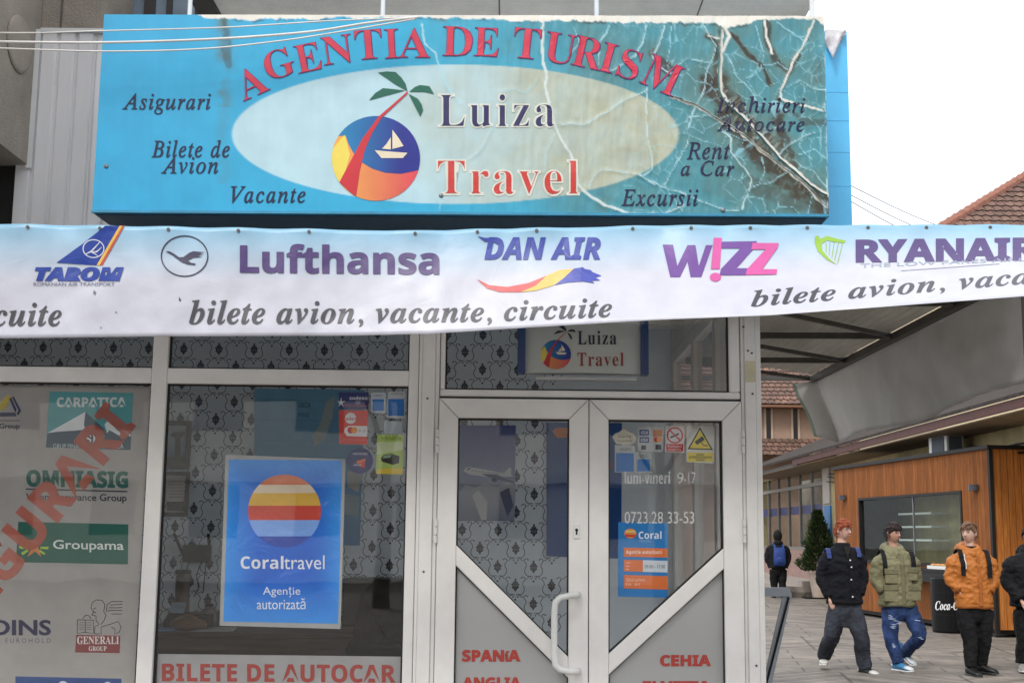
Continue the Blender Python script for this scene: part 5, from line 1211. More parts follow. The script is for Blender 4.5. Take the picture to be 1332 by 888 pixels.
# corrugated sheet
xs_ = np.linspace(x0, XE, 36)
yfar = [float(np.interp(x, [x0, XE], [2.98, yF])) for x in xs_]
for i in range(35):
    za = ZE + .065 + .012 * (i % 2); zb_ = ZE + .065 + .012 * ((i + 1) % 2)
    mb.add([(xs_[i], yN, za), (xs_[i + 1], yN, zb_), (xs_[i + 1], yfar[i + 1], zb_), (xs_[i], yfar[i], za)], [(0, 3, 2, 1)])
    mb.add([(xs_[i], yN, za + .004), (xs_[i + 1], yN, zb_ + .004), (xs_[i + 1], yfar[i + 1], zb_ + .004), (xs_[i], yfar[i], za + .004)], [(0, 1, 2, 3)])
mb.build('roof_sheet', SHEET, can)
beams = [-.5, .5, 1.75, 2.97, 4.1]
for k, y in enumerate(beams):
    o = MB(); o.bar((x0, y, ZE + .03), (XE - .03, y, ZE + .04), .034, .04); o.build('cross_beam', DARKSTEEL, can)
    if k: 
        o = MB(); o.bar((x0 + .02, beams[k - 1] + .05, ZE + .02), (XE - .05, y - .04, ZE + .035), .024, .028); o.build('brace', DARKSTEEL, can)
o = MB(); o.bar((XE, yN, ZE + .03), (XE, yF + .04, ZE + .035), .05, .05); o.build('edge_beam', DARKSTEEL, can)
for y in (-.45,):
    o = MB(); o.tube([(XE + .02, y, 0), (XE + .02, y, ZE)], .04, 12); o.build('post', DARKSTEEL, can)
# hanging tarpaulin
TARP = translucent(simple('grey_tarpaulin', C(196, 194, 190), 0.65, var=.10, scale=2.0, bump=.12, bscale=8), .35)
nY, nZ = 110, 14; mb = MB(); zb0 = P(1082, 574, 4.0).z
A = P(1030, 499, yF + .05); B = P(1057, 567, yF + .05); nF = 8
top_ = [(A.x + (XE + .03 - A.x) * i / nF, yF + .05 * (1 - i / nF), A.z + (ZE + .02 - A.z) * i / nF) for i in range(nF)]
bot_ = [(B.x + (XE + .19 - B.x) * i / nF, yF + .05 * (1 - i / nF) - .03 * math.sin(i / nF * 3), B.z + (zb0 - B.z) * i / nF) for i in range(nF)]
for i in range(nY + 1):
    u = 1 - i / nY; y = yN + u * (yF - yN)
    top_.append((XE + .03, y, ZE + .03 - .014 * abs(math.sin(u * 26)))); bot_.append((XE + .03 + .16 * u, y, zb0 + .022 * math.sin((1 - u) * 9) - .03 * (1 - u)))
nT = len(top_)
for j in range(nZ + 1):
    v = j / nZ
    for (a, b_) in zip(top_, bot_):
        q = Vector(a).lerp(Vector(b_), v); f = noise.noise(Vector((q.y * 1.1 + q.x, v * .7, 3))) + .5 * noise.noise(Vector((q.y * 3.1, v * 1.6, 9)))
        q.x += (.034 * f + .012 * noise.noise(Vector((q.y * 6 + v * 3, v * 5, 1)))) * (.2 + v) + .018 * math.sin(v * math.pi) * math.sin(q.y * 4.3 + v * 3); mb.v.append(q)
for j in range(nZ):
    for i in range(nT - 1):
        a = j * nT + i; mb.f.append([a, a + nT, a + nT + 1, a + 1]); mb.m.append(1 if i == 0 else 0); mb.c.append(None)
ta = mb.build('tarpaulin', [TARP, simple('faded_green_hem', C(122, 134, 122), .7)], can, smooth=True); so = ta.modifiers.new('thickness', 'SOLIDIFY'); so.thickness = .003
for u in ():
    y = yN + u * (yF - yN); o = MB(); o.tube([(XE + .028 + (.16 * u) * k / 6, y, ZE + (zb0 - ZE) * k / 6 + .01) for k in range(7)], (.010, .004)[0] * .5, 6); o.build('welded_seam', TARP, can)

# ================================================================ wooden kiosk
K0 = ground(1297, 829); K1 = ground(1090, 795)
ku = Vector((K1.x - K0.x, K1.y - K0.y, 0)); KL = ku.length; ku.normalize(); kn = Vector((-ku.y, ku.x, 0))   # towards the street
if kn.x > 0: kn = -kn
kin = -kn
kz = hit(1296, 579, K0, kn).z
def ks(px, py, o=0.0):                       # (distance from the corner, height) on the front face
    p_ = hit(px, py, K0 + kn * o, kn); return (p_ - K0).dot(ku), p_.z
def KP(s, d, z): return Vector((K0.x, K0.y, 0)) + ku * s + kin * d + Vector((0, 0, z))
def plank_mat(name, col, dark):
    m, nt, b = node_mat(name); L = nt.links
    uv = N(nt, 'ShaderNodeAttribute', attribute_name='Col')
    sx = N(nt, 'ShaderNodeSeparateColor'); L.new(uv.outputs['Color'], sx.inputs[0])
    ml = N(nt, 'ShaderNodeMath', operation='MULTIPLY'); ml.inputs[1].default_value = 100 / .115; L.new(sx.outputs[0], ml.inputs[0])
    fl = N(nt, 'ShaderNodeMath', operation='FLOOR'); fr = N(nt, 'ShaderNodeMath', operation='FRACT'); L.new(ml.outputs[0], fl.inputs[0]); L.new(ml.outputs[0], fr.inputs[0])
    wnn = N(nt, 'ShaderNodeTexWhiteNoise', noise_dimensions='1D'); L.new(fl.outputs[0], wnn.inputs['W'])
    tc = N(nt, 'ShaderNodeTexCoord'); mp = N(nt, 'ShaderNodeMapping'); mp.inputs['Scale'].default_value = (14, 14, .9); L.new(tc.outputs['Object'], mp.inputs[0])
    nz = N(nt, 'ShaderNodeTexNoise'); nz.inputs['Scale'].default_value = 3; nz.inputs['Detail'].default_value = 8; nz.inputs['Distortion'].default_value = .6; L.new(mp.outputs[0], nz.inputs['Vector'])
    mr = N(nt, 'ShaderNodeMapRange'); mr.inputs[1].default_value = .3; mr.inputs[2].default_value = .7; L.new(nz.outputs['Fac'], mr.inputs[0])
    mx = N(nt, 'ShaderNodeMix', data_type='RGBA'); mx.inputs['A'].default_value = dark; mx.inputs['B'].default_value = col; L.new(mr.outputs[0], mx.inputs[0])
    sc_ = N(nt, 'ShaderNodeMapRange'); sc_.inputs[3].default_value = .8; sc_.inputs[4].default_value = 1.15; L.new(wnn.outputs['Value'], sc_.inputs[0])
    m2 = N(nt, 'ShaderNodeMix', data_type='RGBA', blend_type='MULTIPLY'); m2.inputs[0].default_value = 1; L.new(mx.outputs['Result'], m2.inputs['A']); L.new(sc_.outputs[0], m2.inputs['B'])
    gp = N(nt, 'ShaderNodeMath', operation='LESS_THAN'); gp.inputs[1].default_value = .07; L.new(fr.outputs[0], gp.inputs[0])
    m3 = N(nt, 'ShaderNodeMix', data_type='RGBA'); m3.inputs['B'].default_value = C(98, 58, 30); L.new(gp.outputs[0], m3.inputs[0]); L.new(m2.outputs['Result'], m3.inputs['A'])
    L.new(m3.outputs['Result'], b.inputs['Base Color']); b.inputs['Roughness'].default_value = .8; b.inputs['Specular IOR Level'].default_value = .15
    bp = N(nt, 'ShaderNodeBump'); bp.inputs['Strength'].default_value = .5; bp.inputs['Distance'].default_value = .01; bp.invert = True; L.new(gp.outputs[0], bp.inputs['Height']); L.new(bp.outputs[0], b.inputs['Normal'])
    return m
PLK = plank_mat('stained_planks', C(154, 94, 48), C(110, 66, 36)); PLK2 = plank_mat('honey_planks', C(190, 124, 64), C(150, 88, 42))
kio = thing('wooden_kiosk', 'orange timber-clad food kiosk with a wide serving window, behind the walking boys', 'kiosk', K0)
def panel(name, s0, s1, z0, z1, mat=PLK, d=0.0, th=.05):
    o = MB(); vs_ = [KP(s0, d, z0), KP(s1, d, z0), KP(s1, d, z1), KP(s0, d, z1), KP(s0, d + th, z0), KP(s1, d + th, z0), KP(s1, d + th, z1), KP(s0, d + th, z1)]
    cc = [(s0 / 100, 0, 0, 1), (s1 / 100, 0, 0, 1), (s1 / 100, 0, 0, 1), (s0 / 100, 0, 0, 1)] * 2
    for f in [(0, 3, 2, 1), (4, 5, 6, 7), (0, 1, 5, 4), (1, 2, 6, 5), (2, 3, 7, 6), (3, 0, 4, 7)]: o.add([vs_[i] for i in f], [(0, 1, 2, 3)], 0, [cc[i] for i in f])
    return o.build(name, mat, kio)
w0, wz1 = ks(1251, 637); w1, _ = ks(1117, 648); wz0 = ks(1251, 738)[1]
wz1 = (wz1 + ks(1117, 648)[1]) / 2
panel('front_cladding', 0.06, w0, .12, kz - .04); panel('front_cladding', w1, KL, .12, kz - .04); panel('front_cladding', w0, w1, wz1, kz - .04); panel('front_cladding', w0, w1, .12, wz0)
# near end wall
o = MB(); EL = 3.0
vs_ = [KP(0, .05, .12), KP(0, EL, .12), KP(0, EL, kz - .04), KP(0, .05, kz - .04), KP(.05, .05, .12), KP(.05, EL, .12), KP(.05, EL, kz - .04), KP(.05, .05, kz - .04)]
cc = [(.3, 0, 0, 1), (.3 + EL / 100, 0, 0, 1), (.3 + EL / 100, 0, 0, 1), (.3, 0, 0, 1)] * 2
for f in [(0, 3, 2, 1), (4, 5, 6, 7), (0, 1, 5, 4), (1, 2, 6, 5), (2, 3, 7, 6), (3, 0, 4, 7)]: o.add([vs_[i] for i in f], [(0, 1, 2, 3)], 0, [cc[i] for i in f])
o.build('end_cladding', PLK2, kio)
KDARK = simple('kiosk_dark_metal', C(34, 31, 30), .55, spec=.2)
o = MB(); o.obox(KP(-.02, -.012, .05), ku * .075, kin * .06, Vector((0, 0, kz - .05))); o.build('corner_trim', KDARK, kio)
o = MB(); o.obox(KP(-.05, -.05, kz - .038), ku * (KL + .1), kin * (EL + .1), Vector((0, 0, .06))); o.build('roof', KDARK, kio)
o = MB(); o.obox(KP(.06, .05, .05), ku * (KL - .06), kin * (EL - .1), Vector((0, 0, .07))); o.build('base', KDARK, kio)
o = MB(); o.obox(KP(.06, EL, .1), ku * (KL - .06), kin * .05, Vector((0, 0, kz - .15))); o.obox(KP(KL - .05, .06, .1), ku * .05, kin * (EL - .1), Vector((0, 0, kz - .15))); o.build('inner_wall', simple('kiosk_inside', C(96, 100, 94), .7), kio)
wf = MB(); t_ = .05
wf.obox(KP(w0, -.02, wz1 - t_), ku * (w1 - w0), kin * .1, Vector((0, 0, t_ - .002))); wf.obox(KP(w0, -.02, wz0 + .002), ku * (w1 - w0), kin * .1, Vector((0, 0, t_)))
wf.obox(KP(w0 + .002, -.02, wz0 + t_), ku * t_, kin * .1, Vector((0, 0, wz1 - wz0 - 2 * t_))); wf.obox(KP(w1 - t_ - .002, -.02, wz0 + t_), ku * t_, kin * .1, Vector((0, 0, wz1 - wz0 - 2 * t_)))
wfo = wf.build('window_frame', KDARK, kio)
o = MB(); o.obox(KP(w0 + t_, .03, wz0 + t_), ku * (w1 - w0 - 2 * t_), kin * .006, Vector((0, 0, wz1 - wz0 - 2 * t_))); o.build('pane', glassmat('kiosk_glass', (.9, .94, .92, 1), .02, .08), wfo)
for px in (1187,):
    s_, _ = ks(px, 690); o = MB(); o.obox(KP(s_ - .015, .02, wz0 + t_), ku * .03, kin * .03, Vector((0, 0, wz1 - wz0 - 2 * t_))); o.build('mullion', STEEL, wfo)
# inside: shelves, fridge, menu
for zz in (wz1 - .35, wz1 - .6, wz1 - .85):
    o = MB(); o.obox(KP(w1 - 2.4, .45, zz), ku * 1.5, kin * .35, Vector((0, 0, .035))); o.build('shelf', WHITE, kio)
o = MB(); o.obox(KP(w0 + .1, .9, .2), ku * 1.1, kin * .6, Vector((0, 0, wz1 - .55))); o.build('cold_cabinet', KDARK, kio)
o = MB(); o.obox(KP(w0 + 1.6, 1.6, .2), ku * 1.0, kin * .5, Vector((0, 0, wz1 - .8))); o.build('oven', STEEL, kio)
# serving ledge with trays
s0, zl = ks(1256, 745); s1, _ = ks(1180, 745)
o = MB(); o.obox(KP(s0, -.32, wz0 - .08), ku * (s1 - s0), kin * .319, Vector((0, 0, .045))); o.build('serving_ledge', KDARK, kio)
o = MB(); o.obox(KP(s0, -.3, wz0 - .26), ku * (s1 - s0), kin * .298, Vector((0, 0, .178))); o.build('ledge_apron', BLACK, kio)
tr = thing('bakery_tray', 'white tray of flat pastries on the kiosk serving ledge', 'tray', KP((s0 + s1) / 2, -.16, wz0))
zt_ = wz0 - .034; o = MB(); o.obox(KP(s0 + .1, -.29, zt_), ku * .75, kin * .26, Vector((0, 0, .055))); o.build('tray', WHITE, tr)
for k in range(7):
    o = MB(); o.ball(KP(s0 + .17 + k * .1, -.2 + .04 * (k % 2), zt_ + .07), .06, .06, .022, 10, 6); o.build('pastry', simple('pastry', C(196, 142, 84), .7, var=.3, scale=20), tr, smooth=True)
# wall lamps
for i, (px, py, side) in enumerate(((1099, 647, 'far'), (1270, 634, 'near'))):
    s_, z_ = ks(px, py); lmp = thing('wall_lamp', 'black half-round wall lamp on the kiosk planks, %s' % ('by its corner near the orange jacket' if side == 'near' else 'at its far end above the red-haired boy'), 'lamp', KP(s_, 0, z_), 'wall lamps on the kiosk')
    o = MB(); o.obox(KP(s_ - .05, -.02, z_ - .045), ku * .1, kin * .018, Vector((0, 0, .09))); o.build('mount', KDARK, lmp)
    o = MB(); rs = [[KP(s_ + .11 * math.cos(t * math.pi / 8), -.02 - .11 * math.sin(t * math.pi / 8), zz) for t in range(9)] for zz in (z_ - .05, z_ + .05)]
    o.rings(rs); o.build('shade', simple('lamp_grey', C(70, 70, 74), .35, .5), lmp)
# air conditioner on the kiosk roof
s_, _ = ks(1200, 590); ac = thing('air_conditioner', 'white air-conditioner box standing on the kiosk roof', 'air conditioner', KP(s_, .35, kz))
A = KP(s_ - .35, .3, kz + .024); o = MB(); o.obox(A, ku * .75, kin * .32, Vector((0, 0, .36))); o.build('casing', WHITE, ac, bevel=.01)
o = MB(); o.obox(KP(s_ - .25, .288, kz + .06), ku * .5, kin * .011, Vector((0, 0, .28))); o.build('grille', simple('ac_grille', C(60, 70, 84), .6), ac)
o = MB(); o.obox(KP(s_ - .361, .34, kz + .06), ku * .01, kin * .24, Vector((0, 0, .28))); o.build('side_vent', simple('ac_vent', C(90, 96, 104), .6), ac)
# black drinks cooler with the script lettering
YCB = None
c_ = ground(1238, 822)
cb = thing('drinks_cooler', 'round black drinks cooler with white script lettering, beside the kiosk', 'cooler', c_)
rr = abs(ground(1262, 822).x - ground(1215, 822).x) / 2
dpt = (c_ - CAM).dot(fw); zt_ = (822 - 752) / F * dpt
o = MB(); o.tube([(c_.x, c_.y, .0), (c_.x, c_.y, .03), (c_.x, c_.y, zt_ * .55), (c_.x, c_.y, zt_ * .56), (c_.x, c_.y, zt_ * .98), (c_.x, c_.y, zt_)], [rr * .93, rr * .97, rr, rr * 1.0, rr, rr * .94], 32); o.build('drum', simple('cooler_black', C(12, 12, 13), .45, spec=.2), cb, smooth=False)
for f in (.32, .72):
    o = MB(); o.tube([(c_.x, c_.y, zt_ * f), (c_.x, c_.y, zt_ * f + .02)], rr * 1.012, 32); o.build('band', BLACK, cb)
def cyl(px, py, o_=0):
    d = ray(px, py); ox, oy = CAM.x - c_.x, CAM.y - c_.y; R_ = rr + .004 + o_; A_ = d.x ** 2 + d.y ** 2; B_ = 2 * (ox * d.x + oy * d.y); C_ = ox * ox + oy * oy - R_ * R_
    D_ = max(B_ * B_ - 4 * A_ * C_, 0); return CAM + d * ((-B_ - math.sqrt(D_)) / (2 * A_))
decal('lettering', [T('Coca-Cola', 'sbi', (1216.5, 781, 1258, 793), C(226, 226, 226), off=.006, layer=1)], cyl, PRINT, cb, base=.002, step=3)
# white board and yellow-green bin near the right edge
c_ = ground(1298, 825); o = MB(); o.tube([(c_.x, c_.y, 0), (c_.x, c_.y, .05)], [.22, .16], 16); wb = thing('pavement_board', 'white plastic board with a tilted edge standing behind the orange jacket', 'board', c_); o.build('foot', WHITE, wb)
o = MB(); o.bar((c_.x - .02, c_.y, .04), (c_.x + .12, c_.y, .9), .35, .06, up=Vector((0, 1, 0))); o.build('panel', WHITE, wb, bevel=.01)
c_ = ground(1320, 823); yb_ = thing('litter_bin', 'yellow tapering bin with a green rim, beside the boy at the right edge', 'bin', c_)
dpt = (c_ - CAM).dot(fw); hb2 = (823 - 787) / F * dpt
o = MB(); o.tube([(c_.x, c_.y, 0), (c_.x, c_.y, hb2 * .8)], [.10, .135], 18); o.build('body', simple('yellow_plastic', C(214, 180, 80), .5), yb_, smooth=False)
o = MB(); o.tube([(c_.x, c_.y, hb2 * .8), (c_.x, c_.y, hb2)], [.138, .142], 18); o.build('rim', simple('green_plastic', C(106, 150, 92), .5), yb_)

# ================================================================ low building with the maroon eaves behind the kiosk
lb = thing('low_shop_building', 'low old shop building with maroon eaves and dark shingle roof, behind the wooden kiosk', 'building', (8, 14, 0))
E1, E2 = P(1332, 538, 11.5), P(1030, 596, 27.0)
ev = Vector((E2.x - E1.x, E2.y - E1.y, 0)); EVL = ev.length; ev.normalize(); en = Vector((ev.y, -ev.x, 0))
if en.x < 0: en = -en                                # away from the street
ZEV = (E1.z + E2.z) / 2
def EP(s, d, z): return Vector((E1.x, E1.y, 0)) + ev * s + en * d + Vector((0, 0, z))
s0_, s1_ = -4, EVL + 8
MAR = simple('maroon_fascia', C(76, 38, 32), .7, var=.3); SHG = simple('dark_shingle', C(66, 60, 57), .95, var=.35, scale=9, bump=.8, bscale=14, spec=.1)
YPL = simple('stained_yellow_plaster', C(178, 162, 120), .85, var=.3, scale=1.2, bump=.2); 
o = MB(); o.obox(EP(s0_, 0, ZEV - .04), ev * (EVL - s0_), en * .04, Vector((0, 0, .145))); o.build('fascia', MAR, lb)
o = MB(); o.obox(EP(EVL + .1, .15, ZEV - .05), ev * 8, en * .04, Vector((0, 0, .1))); o.build('gutter', DARKSTEEL, lb)
o = MB(); vs_ = [EP(s0_, -.03, ZEV + .111), EP(s1_, -.03, ZEV + .111), EP(s1_, 3.0, ZEV + 1.35), EP(s0_, 3.0, ZEV + 1.35)]; o.add(vs_ + [v + Vector((0, 0, .06)) for v in vs_], [(0, 3, 2, 1), (4, 5, 6, 7), (0, 1, 5, 4), (1, 2, 6, 5), (2, 3, 7, 6), (3, 0, 4, 7)]); o.build('roof', SHG, lb)
o = MB(); o.obox(EP(s0_, .05, ZEV - .08), ev * (EVL - s0_ + 7), en * 1.0, Vector((0, 0, .02))); o.build('soffit', simple('soffit_boards', C(116, 98, 76), .8, var=.3), lb)
WD = 1.0
# wall with openings for the far display windows
def ls(px, py, d=WD):
    p_ = hit(px, py, EP(0, d, 0), en); return (p_ - EP(0, d, 0)).dot(ev), p_.z
sw0, zz1 = ls(1069, 612); sw1, _ = ls(985, 612); zz0 = ls(1050, 715)[1]; zz1 = ls(1050, 613)[1]; zmid = ls(1050, 631)[1]
o = MB(); o.obox(EP(s0_, WD, 0), ev * (sw0 - s0_), en * .3, Vector((0, 0, ZEV - .06))); o.build('wall', YPL, lb)
o = MB(); o.obox(EP(sw0, WD, 0), ev * (sw1 - sw0), en * .3, Vector((0, 0, zz0))); o.build('plinth_wall', simple('pinkish_stone', C(150, 122, 112), .8, var=.2), lb)
o = MB(); o.obox(EP(sw0, WD, zz1), ev * (sw1 - sw0), en * .3, Vector((0, 0, ZEV - .06 - zz1))); o.build('lintel', YPL, lb)
o = MB(); o.obox(EP(sw1, WD, 0), ev * 6, en * .3, Vector((0, 0, ZEV - .06))); o.build('wall', YPL, lb)
o = MB(); o.obox(EP(sw0, WD + 1.5, 0), ev * (sw1 - sw0), en * .1, Vector((0, 0, ZEV))); o.build('inner_wall', simple('shop_inside', C(150, 140, 128), .8, var=.3), lb)
fr_ = MB(); L_ = sw1 - sw0; nb = 6
for k in range(nb + 1): fr_.obox(EP(sw0 + L_ * k / nb - .03, WD + .05, zz0), ev * .06, en * .08, Vector((0, 0, zz1 - zz0)))
fr_.obox(EP(sw0, WD + .03, zmid - .05), ev * L_, en * .1, Vector((0, 0, .1))); fr_.obox(EP(sw0, WD + .03, zz0), ev * L_, en * .1, Vector((0, 0, .08)))
dw = fr_.build('display_window', simple('grey_window_frame', C(120, 116, 110), .5), lb)
o = MB(); o.obox(EP(sw0, WD + .09, zz0), ev * L_, en * .006, Vector((0, 0, zz1 - zz0))); o.build('pane', glassmat('far_glass', (.85, .88, .88, 1), .03, .12), dw)
zb1, zb2 = ls(1040, 668)[1], ls(1040, 657)[1]
for k in range(nb):
    o = MB(); o.obox(EP(sw0 + L_ * k / nb + .06, WD + .14, zb1), ev * (L_ / nb - .12), en * .02, Vector((0, 0, zb2 - zb1))); o.build('blue_notice', simple('violet_blue_notice', C(74, 84, 150), .5, var=.4, scale=12), dw)
sp_, _ = ls(1078, 680); z0_, z1_ = ls(1078, 688)[1], ls(1078, 657)[1]
o = MB(); o.obox(EP(sp_ - .35, WD - .04, z0_ - .6), ev * .7, en * .038, Vector((0, 0, z1_ - z0_ + .6))); o.build('blue_panel', simple('sky_blue_panel', C(30, 112, 172), .5), lb)
o = MB(); o.obox(EP(sp_ - .35, WD - .05, z1_ + .05), ev * .7, en * .048, Vector((0, 0, 1.0))); o.build('pale_panel', simple('pale_panel', C(172, 166, 160), .6), lb)
for px, py in ((1075, 626), ):
    pass
# loose wires under the eaves
for k, (dz, sg_) in enumerate(((-.25, .12), (-.32, .2), (-.45, .08))):
    o = MB(); n = 40; a_s, b_s = 0.0, EVL
    o.tube([EP(a_s + (b_s - a_s) * i / n, WD - .06 - .02 * k, ZEV + dz - sg_ * abs(math.sin(i / n * math.pi * 3)) - .03 * noise.noise(Vector((i * .4, k, 0)))) for i in range(n + 1)], .014, 5); o.build('wire', BLACK, lb)
# steps in front of the far windows
for k in range(3):
    o = MB(); o.obox(EP(sw0 - .5, WD - 1.5 + k * .4, 0), ev * (L_ + 1), en * (1.5 - k * .4), Vector((0, 0, .14 * (k + 1)))); o.build('step', simple('step_stone', C(150, 140, 132), .85, var=.2), lb)

# ================================================================ houses behind
def tile_mat(name, c1, c2, sc_=1.0):
    m, nt, b = node_mat(name); L = nt.links
    tc = N(nt, 'ShaderNodeTexCoord'); br = N(nt, 'ShaderNodeTexBrick'); br.inputs['Scale'].default_value = sc_; br.inputs['Brick Width'].default_value = .26; br.inputs['Row Height'].default_value = .34; br.inputs['Mortar Size'].default_value = .02; br.inputs['Bias'].default_value = 0
    br.inputs['Color1'].default_value = c1; br.inputs['Color2'].default_value = c2; br.inputs['Mortar'].default_value = C(64, 42, 34)
    L.new(tc.outputs['UV'], br.inputs['Vector'])
    nz = N(nt, 'ShaderNodeTexNoise'); nz.inputs['Scale'].default_value = 1.4; nz.inputs['Detail'].default_value = 8; L.new(tc.outputs['Object'], nz.inputs['Vector'])
    mr = N(nt, 'ShaderNodeMapRange'); mr.inputs[1].default_value = .3; mr.inputs[2].default_value = .7; mr.inputs[3].default_value = .65; mr.inputs[4].default_value = 1.25; L.new(nz.outputs['Fac'], mr.inputs[0])
    mx = N(nt, 'ShaderNodeMix', data_type='RGBA', blend_type='MULTIPLY'); mx.inputs[0].default_value = 1; L.new(br.outputs['Color'], mx.inputs['A']); L.new(mr.outputs[0], mx.inputs['B'])
    L.new(mx.outputs['Result'], b.inputs['Base Color']); b.inputs['Roughness'].default_value = .8
    return m
TILE = tile_mat('red_clay_tiles', C(118, 88, 74), C(92, 70, 60))
def tiled_slope(name, o0, along, upv, La, Lu, parent, mat=TILE):
    """roof slope with real courses: each course a tilted strip with a scalloped lower lip"""
    nrm = along.cross(upv).normalized(); mb = MB(); rowh = .34; nr = int(Lu / rowh); tw = .26; nc = int(La / tw)
    if nrm.z < 0: nrm = -nrm
    uvs = []
    for r in range(nr):
        for c in range(nc * 2):
            a0, a1 = c * tw / 2, (c + 1) * tw / 2
            h0 = .035 if c % 2 == 0 else .0; h1 = .0 if c % 2 == 0 else .035
            p = [o0 + along * a0 + upv * (r * rowh) + nrm * (.03 + h0), o0 + along * a1 + upv * (r * rowh) + nrm * (.03 + h1), o0 + along * a1 + upv * ((r + 1) * rowh) + nrm * h1, o0 + along * a0 + upv * ((r + 1) * rowh) + nrm * h0,
                 o0 + along * a0 + upv * (r * rowh) + nrm * h0 * .2, o0 + along * a1 + upv * (r * rowh) + nrm * h1 * .2]
            mb.add(p, [(0, 1, 2, 3), (4, 5, 1, 0)])
            uvs += [(a0, r * rowh), (a1, r * rowh), (a1, (r + .98) * rowh), (a0, (r + .98) * rowh)] + [(a0, r * rowh)] * 4
    o = mb.build(name, mat, parent)
    uv = o.data.uv_layers.new(name='UVMap'); uv.data.foreach_set('uv', [x for t in uvs for x in t])
    return o
# big tiled roof above the right end of the banner
hs1 = thing('tiled_roof_house', 'house with a red-brown clay tile roof rising above the right end of the banner', 'house', (14, 28, 0))
Yr = 28.0
hipA = P(1234, 291, Yr); upv = Vector((0, .78, .626))
nf = Vector((1, 0, 0)).cross(upv).normalized(); hipB = hit(1332, 231, hipA, nf)
rf = tiled_slope('roof', hipA - upv * 1.2 - Vector((2.2, 0, 0)), Vector((1, 0, 0)), upv, 13.0, 8.0, hs1)
bm = bmesh.new(); bm.from_mesh(rf.data); hd = (hipB - hipA); hd.z = 0; hn = Vector((hd.y, -hd.x, 0)).normalized()
bmesh.ops.bisect_plane(bm, geom=bm.verts[:] + bm.edges[:] + bm.faces[:], plane_co=hipA - base_of(rf), plane_no=hn, clear_inner=True)
bm.to_mesh(rf.data); bm.free()
hl = (hipB - hipA).normalized(); o = MB()
for k in range(26):
    c_ = hipA + hl * (-1.0 + k * .36); o.tube([c_, c_ + hl * .40 + Vector((0, 0, .03))], [.12, .15], 8)
o.build('hip_tiles', simple('hip_tile_clay', C(134, 88, 72), .8, var=.3, scale=8), hs1)
eL = hipA - hl * 1.4; o = MB(); o.add([eL, hipB + hl * 3, Vector((hipB.x - .5, hipB.y + 6, eL.z)), Vector((eL.x, eL.y + 9, eL.z))], [(0, 1, 2, 3)]); o.build('side_roof', TILE, hs1)
o = MB(); o.box(eL.x + .5, eL.x + 12, Yr + .2, Yr + 8, 0, eL.z + .2); o.build('wall', simple('cream_house_wall', C(196, 180, 150), .85), hs1)
# pink house seen under the canopy
hs2 = thing('pink_house', 'pink plastered house with narrow windows and clay tiles, at the end of the street', 'house', (9.5, 46, 0))
Yp = 44.0
PINK = simple('pink_plaster', C(142, 118, 102), .85, var=.22, scale=.9)
xa, xb = P(980, 560, Yp).x, P(1062, 560, Yp).x; zt2 = P(1000, 523, Yp).z
o = MB(); o.box(xa - 6, xb + 3, Yp, Yp + 6, 0, zt2); o.build('wall', PINK, hs2)
tiled_slope('roof', Vector((xa - 6.4, Yp - .7, zt2 - .15)), Vector((1, 0, 0)), Vector((0, .82, .57)).normalized(), xb - xa + 10, 5.5, hs2)
o = MB(); o.box(xa - 6.4, xb + 3.4, Yp - .7, Yp - .02, zt2 - .25, zt2 - .17); o.build('eaves', simple('brown_eaves', C(120, 84, 62), .7), hs2)
for px0, px1 in ((996, 1003), (1031, 1038)):
    A, B = P(px0, 531, Yp), P(px1, 577, Yp); o = MB(); o.box(A.x, B.x, Yp - .03, Yp - .004, B.z, A.z); w_ = o.build('window', simple('dark_window', C(40, 40, 44), .15), hs2)
    o = MB()
    for x_ in (A.x - .08, B.x): o.box(x_, x_ + .08, Yp - .05, Yp - .003, B.z - .08, A.z + .08)
    o.box(A.x, B.x, Yp - .05, Yp - .003, A.z, A.z + .08); o.box(A.x, B.x, Yp - .05, Yp - .003, B.z - .08, B.z); o.build('frame', simple('beige_frame', C(170, 150, 134), .7), w_)
# lower tiled roof in front of it
o0 = P(985, 592, Yp - 1.4); tiled_slope('porch_roof', Vector((o0.x - 3, Yp - 1.4, o0.z)), Vector((1, 0, 0)), Vector((0, .85, .53)), 9.5, 1.6, hs2)
# distant wires in the sky
for lab, p0, p1, sag_ in (('uppermost thin wire sloping down across the white sky', (1100, 238), (1330, 312), 4), ('middle thin wire sloping down across the white sky', (1100, 250), (1330, 318), 5), ('lowest thin wire sloping down across the white sky', (1100, 258), (1330, 326), 6)):
    A = P(*p0, 8.0); B = P(*p1, 15.0); pts = []
    for i in range(21):
        t = i / 20; q = A.lerp(B, t); q.z -= sag_ * .012 * math.sin(math.pi * t) * 4; pts.append(q)
    o = MB(); o.tube(pts, .006, 5); tag(o.build('overhead_wire', simple('wire_grey', C(120, 120, 124), .6)), lab, 'wire', 'overhead wires')

# ================================================================ conifer in its pot
c_ = ground(1066, 778); dpt = (c_ - CAM).dot(fw)
px2m = dpt / F
th = thing('potted_conifer', 'dark green cone-shaped conifer in a pale pot, by the far end of the kiosk', 'tree', c_)
hp_ = (778 - 742) * px2m
o = MB(); o.tube([(c_.x, c_.y, .02), (c_.x, c_.y, hp_ * .9), (c_.x, c_.y, hp_ * .9 + .001), (c_.x, c_.y, hp_)], [.17, .27, .30, .30], 20); o.build('pot', simple('pale_pot', C(176, 160, 148), .7), th)
o = MB(); o.box(c_.x - .4, c_.x + .35, c_.y - .25, c_.y + .25, .001, .035); o.build('base_plate', BLACK, th)
ztop = (778 - 665) * px2m
o = MB(); o.tube([(c_.x, c_.y, hp_ * .8), (c_.x, c_.y, ztop * .95)], [.035, .008], 8); o.build('trunk', simple('brown_bark', C(80, 62, 48), .9), th)
